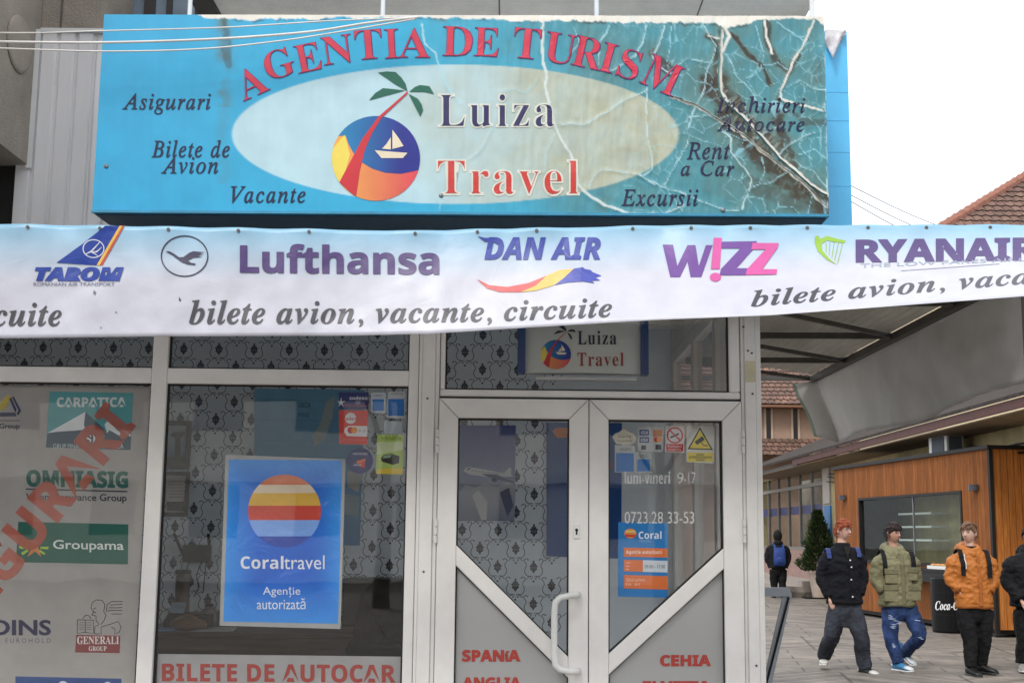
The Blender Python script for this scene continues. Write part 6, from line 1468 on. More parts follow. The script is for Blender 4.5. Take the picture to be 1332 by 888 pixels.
mb = MB(); rng = random.Random(11)
for k in range(5200):
    t = rng.random() ** 1.15; z = hp_ - .02 + t * (ztop - hp_)
    R = .50 * (1 - t) ** .8 * min(1, (t + .06) * 6) ** .5 + .02; ang = rng.random() * 2 * math.pi
    R *= 1 + .55 * noise.noise(Vector((math.cos(ang) * 1.8, math.sin(ang) * 1.8, z * 3.0))) + .3 * noise.noise(Vector((math.cos(ang) * 4, math.sin(ang) * 4, z * 8)))
    r_ = R * math.sqrt(rng.uniform(.15, 1)); p_ = Vector((c_.x + r_ * math.cos(ang), c_.y + r_ * math.sin(ang), z))
    d = Vector((math.cos(ang), math.sin(ang), rng.uniform(.3, 1.5))).normalized(); s_ = d.cross(Vector((rng.uniform(-1, 1), rng.uniform(-1, 1), rng.uniform(-1, 1)))).normalized(); l_ = rng.uniform(.05, .13); w_ = rng.uniform(.012, .024)
    v_ = rng.random(); c4 = lerp(C(28, 42, 26), C(84, 100, 58), v_ * v_)
    mb.add([p_ - s_ * w_, p_ + s_ * w_, p_ + d * l_ + s_ * w_ * .3, p_ + d * l_ - s_ * w_ * .3], [(0, 1, 2, 3)], 0, c4)
mb.build('crown', printmat('conifer_leaf', .7, .2), th)

# ================================================================ folding pavement stand by the shop corner
YS = 1.4
fs_ = thing('pavement_stand', 'grey metal folding stand with a slanting leg, just right of the shop corner', 'stand', P(1010, 880, YS))
A, B = P(985, 769, YS), P(1027, 773, YS)
BLG = simple('blue_grey_metal', C(150, 157, 164), .45)
o = MB(); o.bar((A.x, YS, A.z), (B.x, YS, A.z), .05, .055); o.build('top_bar', BLG, fs_, bevel=.004)
gz_ = 0.0
dx = (P(1000, 888, YS).x - B.x) / (P(1000, 888, YS).z - B.z)
for y_, sg_ in ((YS, 1), ):
    o = MB(); o.bar((B.x - .01, y_, A.z), (B.x + dx * (0 - A.z), y_, 0.0), .05, .03, up=Vector((0, 1, 0))); o.build('leg', BLG, fs_)
    o = MB(); o.bar((B.x - .01, y_ - .004, A.z - .03), (B.x + dx * (0 - A.z) - .03, y_ - .004, 0.0), .012, .045, up=Vector((0, 1, 0))); o.build('leg_edge', BLACK, fs_)
xl_ = A.x - .5
o = MB(); o.bar((xl_, YS, A.z), (A.x, YS, A.z), .05, .055); o.build('rear_bar', BLG, fs_)
o = MB(); o.bar((xl_ + .02, YS, A.z), (xl_ - .25, YS, 0.0), .05, .03, up=Vector((0, 1, 0))); o.build('leg', BLG, fs_)

# ================================================================ across the street behind the camera (seen in the glass)
ob = thing('facing_block', 'pale apartment block across the street, mirrored in the shop windows', 'building', (0, -34, 0))
o = MB(); o.box(-45, 40, -46, -34, 0, 9); o.build('wall', simple('pale_block_plaster', C(214, 210, 202), .85, var=.1), ob)
wm = simple('block_window', C(60, 70, 84), .15)
o = MB()
for fl_n in range(2):
    for i in range(26):
        x = -42 + i * 3.2; z = 1.4 + fl_n * 3.3; o.box(x, x + 1.5, -34.02, -33.98, z, z + 1.6)
wo = o.build('window', wm, ob)
o = MB()
for fl_n in range(1, 3): o.box(-45, 40, -33.98, -33.7, fl_n * 3.3 - .2, fl_n * 3.3 + .15)
o.build('string_course', simple('light_band', C(214, 210, 204), .8), ob)
def bare_tree(loc, h, seed, label):
    rng = random.Random(seed); t_ = thing('bare_tree', label, 'tree', loc, 'bare trees across the street'); tk = MB(); br = MB()
    tk.tube([Vector(loc), Vector(loc) + Vector((.05, 0, h * .35))], [.16, .11], 8); tk.build('trunk', simple('grey_bark', C(74, 64, 56), .9), t_)
    def grow(p, d, l, r, n_):
        q = p + d * l; br.tube([p, p + d * l * .5 + Vector((rng.uniform(-.05, .05), rng.uniform(-.05, .05), 0)) * l, q], [r, r * .8, r * .6], 5)
        if n_ == 0: return
        for _ in range(3 if n_ > 1 else 4):
            dd = (d + Vector((rng.uniform(-.8, .8), rng.uniform(-.8, .8), rng.uniform(-.1, .6)))).normalized(); grow(q, dd, l * rng.uniform(.6, .8), r * .6, n_ - 1)
    for k in range(4): grow(Vector(loc) + Vector((.05, 0, h * .34)), Vector((rng.uniform(-.6, .6), rng.uniform(-.6, .6), 1)).normalized(), h * .2, .075, 4)
    br.build('crown', simple('twig_bark', C(62, 54, 48), .9), t_)
bare_tree((-2.6, -20, 0), 9, 1, 'bare-branched tree across the street, mirrored in the left door')
bare_tree((3.5, -24, 0), 8, 2, 'smaller bare tree across the street, mirrored in the right door')
# ================================================================ people
def remesh(mb, voxel, smooth=3):
    me = bpy.data.meshes.new('tmp'); me.from_pydata([tuple(v) for v in mb.v], [], mb.f)
    o = bpy.data.objects.new('tmp', me); COL.objects.link(o)
    r = o.modifiers.new('r', 'REMESH'); r.mode = 'VOXEL'; r.voxel_size = voxel
    if smooth: s_ = o.modifiers.new('s', 'SMOOTH'); s_.iterations = smooth; s_.factor = .5
    dg = bpy.context.evaluated_depsgraph_get(); dg.update()
    m2 = bpy.data.meshes.new_from_object(o.evaluated_get(dg))
    out = MB(); out.v = [v.co.copy() for v in m2.vertices]; out.f = [list(p.vertices) for p in m2.polygons]
    out.m = [0] * len(out.f); out.c = [None] * len(out.f)
    nr = [v.normal.copy() for v in m2.vertices]
    bpy.data.objects.remove(o); bpy.data.meshes.remove(me); bpy.data.meshes.remove(m2)
    return out, nr
def ell(c, rx, ry, n=20, tilt=0.0):
    c = Vector(c)
    return [c + Vector((rx * math.cos(2 * math.pi * i / n), ry * math.sin(2 * math.pi * i / n), tilt * math.sin(2 * math.pi * i / n))) for i in range(n)]
def dense(pts, rad, n=5):
    """rounded joint chain: interpolate points and radii"""
    P_ = catm([tuple(p) + (r,) for p, r in zip(pts, rad)], n)
    return [Vector(p[:3]) for p in P_], [p[3] for p in P_]
def wrinkle(mb, nr, amp, freq, seed, stretch=(1, 1, 1)):
    for i, v in enumerate(mb.v):
        q = Vector((v.x * freq * stretch[0] + seed, v.y * freq * stretch[1], v.z * freq * stretch[2]))
        f = noise.noise(q) + .5 * noise.noise(q * 2.3); f = 1 - abs(f) * 2
        mb.v[i] = v + nr[i] * amp * (f - .4)
def fabric(name, col, rough=.8, var=.2, scale=7, bump=.9, bscale=24): return simple(name, col, rough, var=var, scale=scale, bump=bump, bscale=bscale, spec=.25)
def head_pts(hc, yaw, k=1.0, n=28, m=22):
    rs = []; R = Matrix.Rotation(yaw, 3, 'Z')
    for i in range(1, m):
        a = math.pi * i / m - math.pi / 2; ring = []
        for j in range(n):
            t = 2 * math.pi * j / n
            x = math.cos(a) * math.cos(t); y = math.cos(a) * math.sin(t); z = math.sin(a)
            w = .078; d = .097; h = .122
            low = max(0, -z)
            X = x * w * (1 - .34 * low ** 1.3); Y = y * d * (1 - .22 * low); Z = z * h
            front = max(0, -y)
            Y -= .018 * front * low                                     # jaw forward
            if z < -.1: Y += .03 * max(0, y) * low * 1.2                # nape goes in
            e = math.exp(-((x - .36) / .16) ** 2 - ((z - .06) / .12) ** 2) + math.exp(-((x + .36) / .16) ** 2 - ((z - .06) / .12) ** 2)
            Y += .010 * e * front                                       # eye sockets
            Y -= .006 * front * math.exp(-((z - .24) / .1) ** 2)        # brow
            ring.append(Vector(hc) + R @ (Vector((X, Y, Z)) * k))
        rs.append(ring)
    return rs, R
def human(name, label, px, py, ppm, yaw, spec, group=None):
    """px, py: spot between the feet; ppm: photograph pixels per metre at that distance"""
    g = ground(px, py); root = thing(name, label, 'person', g, group)
    k = 1.0 / ppm
    def J(x, y, dy=0.0): return Vector(((x - px) * k, dy, (py - y) * k))
    S = spec; A = S['arms']; Lg = S['legs']; hc = J(*S['head']); hy = S.get('hy', 0)
    Rz = Matrix.Rotation(yaw, 3, 'Z'); gv = Vector(g)
    def fin(mb): mb.v = [gv + Rz @ v for v in mb.v]; return mb
    nk = J(*S['neck']); pel = J(*S['pelvis']); sh0, sh1 = J(*A[0][0]), J(*A[1][0])
    mid = (nk + pel) / 2; sw = (sh1 - sh0).length / 2
    # ---- body, one continuous surface
    mb = MB(); rs, R = head_pts(hc, hy, .95); mb.rings(rs)
    nose = [hc + R @ Vector(p) for p in ((0, -.090, .022), (0, -.100, -.006), (0, -.107, -.024), (0, -.094, -.034))]
    mb.tube(nose, [.008, .010, .013, .009], 8)
    for s_ in (-1, 1): mb.ball(hc + R @ Vector((s_ * .078, .008, -.005)), .010, .022, .033, 10, 8)
    mb.tube(*dense([hc + Vector((0, .022, -.06)), nk + Vector((0, .02, .02)), nk + Vector((0, .01, -.08))], [.052, .055, .08]), 14)
    mb.rings([ell(nk + Vector((0, .01, -.06)), sw * .5, .07), ell(nk + Vector((0, .01, -.12)), sw * .92, .09), ell(mid + Vector((0, .01, .1)), .15, .10), ell(mid + Vector((0, 0, -.06)), .135, .095), ell(pel + Vector((0, 0, .03)), .15, .105), ell(pel + Vector((0, 0, -.07)), .12, .09)])
    for a in A:
        p = [J(*q) for q in a]; mb.tube(*dense([p[0] + (nk - p[0]) * .24 + Vector((0, 0, -.05)), p[0] * .7 + p[1] * .3] + p[1:], [.05, .05, .042, .028]), 12)
        w_ = p[2]; d = (p[2] - p[1]).normalized(); inward = -1 if w_.x > 0 else 1
        sd_ = d.cross(Vector((0, 1, 0))).normalized(); dp = d.cross(sd_).normalized()
        mb.ball(w_ + d * .05, .036, .02, .05, 12, 8, 0, d.to_track_quat('Z', 'Y').to_matrix())
        for f, (o_, l_) in enumerate(((-.027, .062), (-.009, .074), (.009, .07), (.027, .055))):
            b0 = w_ + d * .085 + sd_ * o_; b1 = b0 + d * l_ * .5 - dp * .006; b2 = b1 + d * l_ * .35 - dp * .02
            mb.tube([b0 - d * .02, b0, b1, b2], [.0095, .0092, .0085, .007], 8)
        tb = w_ + d * .02 + sd_ * .03 * inward; mb.tube([tb - sd_ * .01 * inward, tb + d * .03 + sd_ * .018 * inward, tb + d * .058 + sd_ * .02 * inward - dp * .012], [.012, .011, .008], 8)
    for l in Lg:
        p = [J(*q) for q in l]; mb.tube(*dense(p, [.08, .052, .036]), 12)
        fd_ = Matrix.Rotation(S.get('toe', [0, 0])[Lg.index(l)], 3, 'Z') @ Vector((0, -1, 0)); mb.tube([p[2], p[2] + Vector((0, 0, -.03)), p[2] + fd_ * .08 + Vector((0, 0, -.05)), p[2] + fd_ * .15 + Vector((0, 0, -.055))], [.036, .04, .035, .025], 10)
    b, nr = remesh(mb, .0075, 2)
    eyes = MB()
    for s_ in (-1, 1):
        b.ball(hc + R @ Vector((s_ * .030, -.082, .010)), .010, .007, .0052, 8, 6, 1)
        b.tube([hc + R @ Vector((s_ * .014, -.094, .030)), hc + R @ Vector((s_ * .032, -.092, .036)), hc + R @ Vector((s_ * .050, -.080, .030))], .0045, 6, 2)
    b.tube([hc + R @ Vector((-.024, -.092, -.058)), hc + R @ Vector((0, -.101, -.056)), hc + R @ Vector((.024, -.092, -.058))], [.003, .0062, .003], 8, 3)
    skin = simple('skin', tuple(c * .85 for c in S['skin'][:3]) + (1,), .5, var=.06, scale=18); skin.node_tree.nodes['Principled BSDF'].inputs['Subsurface Weight'].default_value = .08
    hm = fabric('hair', S['hair'], .55, .4, 40, 1.0, 70)
    if not S.get('facehidden'): pass
    fin(b).build('body', [skin, simple('eye', C(36, 28, 26), .2), hm, simple('lip', C(158, 96, 88), .5)], root, smooth=True)
    # ---- hair
    if S.get('hair_style') != 'none':
        mb = MB(); rs, _ = head_pts(hc, hy, .95); hv = []
        for ring in rs:
            for p in ring: pass
        fr = S.get('fringe', .05); vol = S.get('vol', .018)
        n = 28; out = []
        for ring in rs:
            nr_ = []
            for p in ring:
                q = R.transposed() @ (p - hc)
                face = -q.y / .097
                line = float(np.interp(face, [-1, -.5, 0, .25, .55, .8], [-.075, -.06, -.012, -.005, fr - .012, fr]))
                t = (q.z - line) / .03
                amt = max(-1, min(1, t))
                dirn = q.normalized()
                off = vol * ((amt * (.45 + .55 * max(0, min(1, q.z / .08)))) if amt > 0 else amt * 1.4) + (.012 * max(0, face) * (amt > 0)) + .010 * noise.noise(q * 26 + Vector((S.get('seed', 1), 0, 0))) * max(amt, 0)
                nr_.append(hc + R @ (q + dirn * off))
            out.append(nr_)
        mb.rings(out); rg = random.Random(S.get('seed', 1))
        for k_ in range(420):
            ring = rg.choice(out[6:]); p_ = rg.choice(ring); q = R.transposed() @ (p_ - hc); face = -q.y / .097
            if q.z < np.interp(face, [-1, -.5, 0, .25, .55, .8], [-.06, -.05, .0, .012, fr + .012, fr + .02]): continue
            nrm = q.normalized(); sw_ = Vector((q.x * .8 + rg.uniform(-.18, .18), -.5 - max(0, face) * .4, -.55 + rg.uniform(-.12, .15) + max(0, q.z) * 3)); sw_ = (sw_ - nrm * sw_.dot(nrm)).normalized()
            l_ = rg.uniform(.03, .06); r_ = rg.uniform(.004, .007); p0 = q - nrm * .004; p1 = q + sw_ * l_ * .5 + nrm * rg.uniform(.002, .007); p2 = q + sw_ * l_ + nrm * rg.uniform(-.004, .008)
            mb.tube([hc + R @ p0, hc + R @ p1, hc + R @ p2], [r_, r_ * .9, r_ * .35], 6)
        h, hn = remesh(mb, .0032, 1)
        fin(h).build('hair', hm, root, smooth=True)
    # ---- trousers
    tw = S['leg_w']; mb = MB()
    mb.rings([ell(pel + Vector((0, 0, .12)), .165, .12), ell(pel + Vector((0, 0, 0)), .18, .13), ell(pel + Vector((0, 0, -.10)), .165, .12), ell(pel + Vector((0, 0, -.10 - S.get('crotch', .06))), .10, .10)])
    for i, l in enumerate(Lg):
        p = [J(*q) for q in l]
        top = pel + Vector((p[0].x - pel.x, 0, -.02))
        mb.tube(*dense([top, (top + p[1]) / 2 + Vector((0, -.01, 0)), p[1] + Vector((0, -.015, 0)), (p[1] + p[2]) / 2, p[2] + Vector((0, 0, .0))], [tw[0] * 1.02, tw[0], tw[1], (tw[1] + tw[2]) / 2, tw[2]]), 16)
    t_, tn = remesh(mb, .011, 4); wrinkle(t_, tn, S.get('leg_wr', .010), 6, 3 + S.get('seed', 1), (1.4, 1.4, 1)); wrinkle(t_, tn, .003, 15, 9 + S.get('seed', 1), (.8, .8, 1.6))
    fin(t_).build('trousers', S['leg_mat'], root, smooth=True)
    # ---- shoes
    for i, l in enumerate(Lg):
        an = J(*l[2]); fd_ = Matrix.Rotation(S.get('toe', [0, 0])[i], 3, 'Z') @ Vector((0, -1, 0)); sd_ = fd_.cross(Vector((0, 0, 1)))
        gz_ = an.z - .095; lift = S.get('lift', [0, 0])[i]
        def ring(f, w, zlo, zhi, n=16):
            r_ = []
            for j in range(n):
                t = 2 * math.pi * j / n; zz = (zlo + zhi) / 2 + (zhi - zlo) / 2 * math.sin(t)
                r_.append(Vector((an.x, an.y, 0)) + fd_ * f + sd_ * w * math.copysign(abs(math.cos(t)) ** .7, math.cos(t)) + Vector((0, 0, zz + lift * max(0, -(f - .16)) * 2.2)))
            return r_
        mb = MB(); mb.rings([ring(-.085, .03, gz_ + .03, gz_ + .10), ring(-.065, .042, gz_ + .02, gz_ + .115), ring(0, .046, gz_ + .02, gz_ + .125), ring(.06, .048, gz_ + .02, gz_ + .10), ring(.12, .051, gz_ + .02, gz_ + .075), ring(.17, .046, gz_ + .02, gz_ + .06), ring(.195, .03, gz_ + .02, gz_ + .045)])
        so = fin(mb).build('shoe', S['shoe'], root, smooth=True)
        mb = MB(); mb.rings([ring(-.092, .032, gz_, gz_ + .034), ring(-.06, .046, gz_, gz_ + .034), ring(.02, .049, gz_, gz_ + .034), ring(.12, .054, gz_, gz_ + .03), ring(.18, .048, gz_ + .004, gz_ + .03), ring(.205, .028, gz_ + .01, gz_ + .03)])
        fin(mb).build('sole', S['sole'], so, smooth=True)
        if S.get('toecap'):
            mb = MB(); mb.rings([ring(.115, .0535, gz_ + .03, gz_ + .080), ring(.15, .050, gz_ + .028, gz_ + .070), ring(.178, .045, gz_ + .026, gz_ + .062), ring(.199, .03, gz_ + .024, gz_ + .048)]); fin(mb).build('toe_cap', S['toecap'], so, smooth=True)
            mb = MB(); mb.rings([ring(-.088, .034, gz_ + .05, gz_ + .09), ring(-.06, .046, gz_ + .045, gz_ + .085)]); fin(mb).build('heel_patch', S['toecap'], so, smooth=True)
    # ---- jacket
    jw = S['jack']; hem = J(*S['hem']); mb = MB()
    mb.rings([ell(hem, jw['hem'], jw['hem'] * .72), ell(hem + Vector((0, 0, .06)), jw['hem'] * 1.02, jw['hem'] * .74), ell(mid + Vector((0, 0, -.02)), jw['waist'], jw['waist'] * .72), ell(mid + Vector((0, 0, .16)), jw['chest'], jw['chest'] * .66),
              ell((sh0 + sh1) / 2 + Vector((0, .01, -.05)), sw * 1.0, .135), ell((sh0 + sh1) / 2 + Vector((0, .012, .03)), sw * .86, .118), ell((sh0 + sh1) / 2 + Vector((0, .015, .07)), sw * .62, .10), ell(nk + Vector((0, .015, 0)), .085, .085)])
    for a in A:
        p = [J(*q) for q in a]; d = (p[2] - p[1]).normalized()
        mb.tube(*dense([p[0] + (nk - p[0]) * .22 + Vector((0, 0, -.045)), p[0] * .75 + p[1] * .25 + Vector((0, 0, -.01)), (p[0] + p[1]) / 2, p[1], (p[1] + p[2]) / 2, p[2] - d * .01], [jw['arm'][0] * .9, jw['arm'][0], jw['arm'][0] * .96, jw['arm'][1], (jw['arm'][1] + jw['arm'][2]) / 2, jw['arm'][2]]), 16)
    j_, jn = remesh(mb, .011, 6); wrinkle(j_, jn, S.get('jack_wr', .011), 6.5, 13 + S.get('seed', 1), (1, 1, 1.5)); wrinkle(j_, jn, .004, 15, 23 + S.get('seed', 1), (1, 1, 1.8))
    jk = fin(j_).build('jacket', S['jack_mat'], root, smooth=True)
    hb_m = MB(); r0h = jw['hem']; hb_m.rings([ell(hem + Vector((0, 0, -.012)), r0h * .97, r0h * .70, 28), ell(hem + Vector((0, 0, -.008)), r0h * 1.03, r0h * .745, 28), ell(hem + Vector((0, 0, .03)), r0h * 1.05, r0h * .765, 28), ell(hem + Vector((0, 0, .036)), r0h * .99, r0h * .72, 28)])
    for i_, v in enumerate(hb_m.v): hb_m.v[i_] = v + Vector((0, 0, .012 * noise.noise(v * 9)))
    fin(hb_m).build('hem_band', S.get('trim', S['jack_mat']), jk, smooth=True)
    for a in A:
        w_ = J(*a[2]); d = (J(*a[2]) - J(*a[1])).normalized(); cm = MB(); cm.tube([w_ - d * .045, w_ - d * .03, w_ + d * .004, w_ + d * .006], [jw['arm'][2] * 1.0, jw['arm'][2] * 1.09, jw['arm'][2] * 1.06, jw['arm'][2] * .8], 16); fin(cm).build('cuff', S.get('trim', S['jack_mat']), jk, smooth=True)
    def on(x, y, dd=.5):
        """point on the jacket front seen at that spot: march from the front"""
        q = J(x, y); best = None
        for v, n_ in fr_idx:
            if abs(v.x - q.x) < .02 and abs(v.z - q.z) < .02 and (best is None or v.y < best): best = v.y
        return Vector((q.x, best if best is not None else -.12, q.z))
    inv = Rz.transposed(); fr_idx = [(inv @ (v - gv), None) for v in j_.v]; on.pts = [v for v, _ in fr_idx]
    return root, J, on, fin, jk, hc, R, nk
def over(on, J, x, y_end, n=7, back=.11):
    """path of a shoulder strap: from behind, over the shoulder, down the jacket front to y_end"""
    fr_ = [(v, 0) for v in on.pts if abs(v.x - J(x, 0).x) < .022]
    top = max(v.z for v, _ in fr_); ya = [v.y for v, _ in fr_ if v.z > top - .02]; ym = sum(ya) / len(ya)
    X_ = J(x, 0).x; pts = [Vector((X_, ym + back, top - .03)), Vector((X_, ym + .05, top + .004)), Vector((X_, ym, top + .008)), Vector((X_, ym - .04, top + .0))]
    zend = J(x, y_end).z
    for i in range(1, n + 1):
        z = top - .03 + (zend - top + .03) * i / n
        ys_ = [v.y for v, _ in fr_ if abs(v.z - z) < .02 and v.y < ym + .03]
        if ys_: pts.append(Vector((X_, min(ys_) - .006, z)))
    return pts
def strap(root, fin, pts, w, mat, name='strap', parent=None):
    mb = MB(); pts = [Vector(p) for p in pts]; n = len(pts)
    for i, p in enumerate(pts):
        t = (pts[min(i + 1, n - 1)] - pts[max(i - 1, 0)]).normalized(); s_ = Vector((1, 0, 0)); s_ = (s_ - t * s_.dot(t)).normalized(); u_ = t.cross(s_)
        if u_.y > 0: u_ = -u_
        mb.v += [p - s_ * w / 2, p + s_ * w / 2, p + s_ * w / 2 + u_ * .012, p - s_ * w / 2 + u_ * .012]
    for i in range(n - 1):
        a = i * 4; c_ = a + 4
        for q in range(4): mb.f.append([a + q, a + (q + 1) % 4, c_ + (q + 1) % 4, c_ + q]); mb.m.append(0); mb.c.append(None)
    return fin(mb).build(name, mat, parent if parent is not None else root, smooth=False)
def backpack(label, root, fin, J, on, cx, top, bot, w, mat, yb, straps, smat, loc):
    bp = thing('backpack', label, 'backpack', loc)
    mb = MB(); a, b = J(cx, top), J(cx, bot); rs = []
    for f, sx_, dy in ((0, .7, .05), (.06, .92, .09), (.3, 1, .12), (.75, 1.02, .15), (.95, .95, .13), (1, .8, .09)):
        c_ = a.lerp(b, f); r_ = []
        for j in range(24):
            t = 2 * math.pi * j / 24; r_.append(Vector((c_.x + w / 2 * sx_ * math.copysign(abs(math.cos(t)) ** .5, math.cos(t)), yb + dy * .55 + dy * .6 * math.copysign(abs(math.sin(t)) ** .6, math.sin(t)), c_.z)))
        rs.append(r_)
    mb.rings(rs); fin(mb).build('pack', mat, bp, smooth=True)
    mb = MB(); c_ = a.lerp(b, .68); mb.ball((c_.x, yb + .15, c_.z), w * .38, .045, (a.z - b.z) * .2, 14, 10); fin(mb).build('front_pocket', mat, bp, smooth=True)
    for pts in straps: strap(bp, fin, pts, .05, smat, 'strap', bp)
    return bp
BLKF = fabric('black_cloth', C(13, 13, 16)); NAVF = fabric('navy_wool', C(14, 15, 22), .9, .2, 12, .7)
DENIM = fabric('washed_black_denim', D(54, 57, 66, .7), .8, .7, 3.2, .8, 24); BJEAN = fabric('blue_denim', D(50, 74, 124, .55), .8, .75, 7, .8, 24)
OLV = fabric('olive_canvas', D(136, 132, 102, .72), .75, .16, 6, 1.0, 20); ORGF = fabric('orange_nylon', D(190, 114, 48, .72), .5, .14, 6, 1.0, 18)
WSOLE = simple('white_rubber', C(196, 194, 190), .5); BSOLE = simple('black_rubber', C(30, 30, 32), .5)
# ---- boy with red hair
S1 = dict(trim=fabric('black_rib', C(9, 9, 13)), head=(1101, 686.5), hy=.7, neck=(1100, 708), pelvis=(1101, 784), arms=[[(1078, 717, .02), (1071, 750, .03), (1079, 775, -.05)], [(1124, 717, 0), (1127.5, 750, .02), (1121, 771, -.03)]],
          legs=[[(1092, 792), (1083, 828, .04), (1079, 857, .30)], [(1111, 792), (1118, 828, -.10), (1124, 867, -.06)]], toe=[-.2, .5], lift=[.0, 0], crotch=.16, leg_w=(.104, .094, .08), leg_mat=DENIM, shoe=simple('dark_sneaker', C(18, 18, 20), .5), sole=WSOLE, toecap=simple('white_toe', C(190, 186, 180), .5),
          jack=dict(hem=.205, waist=.188, chest=.205, arm=(.068, .064, .052)), hem=(1101, 783), jack_mat=NAVF, skin=C(206, 164, 146), hair=C(132, 66, 40), fringe=.042, vol=.014, seed=2)
root, J, on, fin, jk, hc, R, nk = human('person', 'red-haired boy with glasses in a dark buttoned jacket and baggy faded black jeans', 1101, 873, 116, 0.0, S1)
mb = MB()
for x, y in ((1106, 726), (1107.5, 735), (1106.5, 751.5), (1107.5, 774)):
    mb.ball(on(x, y) + Vector((0, -.004, 0)), .010, .006, .010, 8, 6)
fin(mb).build('button', WHITE, jk)
mb = MB(); mb.tube([on(x, y) + Vector((.0, -.002, 0)) for x, y in ((1104, 716), (1105, 730), (1105, 745), (1105, 760), (1105.5, 780))], .006, 6); fin(mb).build('placket', BLKF, jk)
mb = MB()
for s_ in (-1, 1):
    mb.tube([hc + R @ Vector((s_ * .032 + .024 * math.cos(t * math.pi / 8), -.100 - .004 * math.cos(t), .008 + .018 * math.sin(t * math.pi / 8))) for t in range(17)], .0018, 5)
    mb.tube([hc + R @ Vector((s_ * .056, -.096, .012)), hc + R @ Vector((s_ * .080, .0, .014))], .0018, 5)
mb.tube([hc + R @ Vector((-.010, -.101, .012)), hc + R @ Vector((.010, -.101, .012))], .0018, 5)
fin(mb).build('glasses', STEEL, root)
mb = MB(); mb.rings([ell(nk + Vector((0, .02, -.03)), .10, .10), ell(nk + Vector((0, .03, .03)), .095, .10), ell(nk + Vector((0, .03, .045)), .085, .09), ell(nk + Vector((0, .03, .0)), .075, .08)], cap=False)
fin(mb).build('collar', NAVF, jk, smooth=True)
mb = MB(); a_, b_, c_ = on(1099, 711), on(1108, 711), on(1103.5, 724); up_ = Vector((0, -.008, 0))
mb.add([a_ + up_ + Vector((0, 0, .03)), c_ + up_, b_ + up_ + Vector((0, 0, .03)), a_ + Vector((0, .02, .03)), c_ + Vector((0, .02, 0)), b_ + Vector((0, .02, .03))], [(0, 1, 2), (5, 4, 3), (0, 3, 4, 1), (1, 4, 5, 2), (2, 5, 3, 0)])
fin(mb).build('shirt', fabric('dark_shirt', C(30, 26, 26)), jk)
BLUF = fabric('blue_nylon', C(38, 52, 104), .6)
backpack('blue backpack worn by the red-haired boy, straps on his shoulders', root, fin, J, on, 1101, 712, 765, .30, BLUF, .16, [over(on, J, 1080, 724, 4), over(on, J, 1120, 722, 4)], BLUF, root.location + Vector((0, .2, .9)))
# ---- boy in olive
BLS = simple('blue_sneaker', C(52, 120, 168), .5)
S2 = dict(trim=fabric('olive_hem', D(126, 122, 94, .6), .75), head=(1167, 688), hy=.55, neck=(1168, 709), pelvis=(1170, 786), arms=[[(1145, 719, .02), (1142, 750, .02), (1149, 767, -.04)], [(1194, 719, 0), (1198, 750, .02), (1191, 767, -.04)]],
          legs=[[(1159, 792), (1158, 830, -.04), (1166, 861, -.10)], [(1186, 792), (1194, 824, -.12), (1182, 856, .22)]], toe=[.55, .5], lift=[0, .35], leg_w=(.096, .08, .064), leg_mat=BJEAN, shoe=BLS, sole=WSOLE, toecap=simple('pale_toe', C(200, 204, 206), .5),
          jack=dict(hem=.215, waist=.195, chest=.21, arm=(.072, .068, .055)), hem=(1170, 785), jack_mat=OLV, skin=C(186, 142, 122), hair=C(46, 36, 34), fringe=.036, vol=.017, seed=5)
root, J, on, fin, jk, hc, R, nk = human('person', 'dark-haired boy in an olive green hooded jacket and ripped blue jeans', 1170, 871, 116, 0.0, S2)
def hood(col, par, back=.05):
    mb = MB(); mb.rings([ell(nk + Vector((0, .02, -.075)), .155, .125, tilt=.02), ell(nk + Vector((0, .02, -.02)), .140, .125, tilt=.03), ell(nk + Vector((0, .03, .035)), .118, .118, tilt=.038), ell(nk + Vector((0, .03, .05)), .10, .10, tilt=.038)])
    mb.ball(nk + Vector((0, .13, -.03)), .15, .075, .13, 16, 10); mb.tube([nk + Vector((.03 * s_ - .015, -.10, -.07)) for s_ in (0, 1)], .03, 8)
    h, hn = remesh(mb, .011, 3); wrinkle(h, hn, .008, 12, 4)
    return fin(h).build('hood', col, par, smooth=True)
hood(OLV, jk)
OLD = fabric('olive_pocket', D(122, 118, 90, .7), .75)
for x0, x1, y0, y1, nm in ((1150, 1167, 735, 755, 'chest'), (1181, 1196, 733, 751, 'chest'), (1148, 1167, 757, 779, 'hip'), (1182, 1199, 757, 778, 'hip')):
    a = on((x0 + x1) / 2, (y0 + y1) / 2); w_ = (x1 - x0) / 116 / 2; h_ = (y1 - y0) / 116 / 2
    mb = MB(); mb.box(a.x - w_, a.x + w_, a.y - .016, a.y + .03, a.z - h_, a.z + h_ - .03); pk = fin(mb).build('pocket', OLV, jk, bevel=.01)
    mb = MB(); mb.box(a.x - w_ - .006, a.x + w_ + .006, a.y - .024, a.y + .03, a.z + h_ - .065, a.z + h_); fin(mb).build('flap', OLD, pk, bevel=.008)
mb = MB(); mb.tube([on(1174, y) + Vector((0, -.004, 0)) for y in (716, 730, 745, 760, 782)], [(.022, .006)] * 5, 8); fin(mb).build('placket', OLD, jk)
backpack('black backpack worn by the boy in olive, straps over his jacket', root, fin, J, on, 1170, 716, 768, .30, BLKF, .17, [over(on, J, 1151, 745), over(on, J, 1191, 734)], BLKF, root.location + Vector((0, .2, .9)))
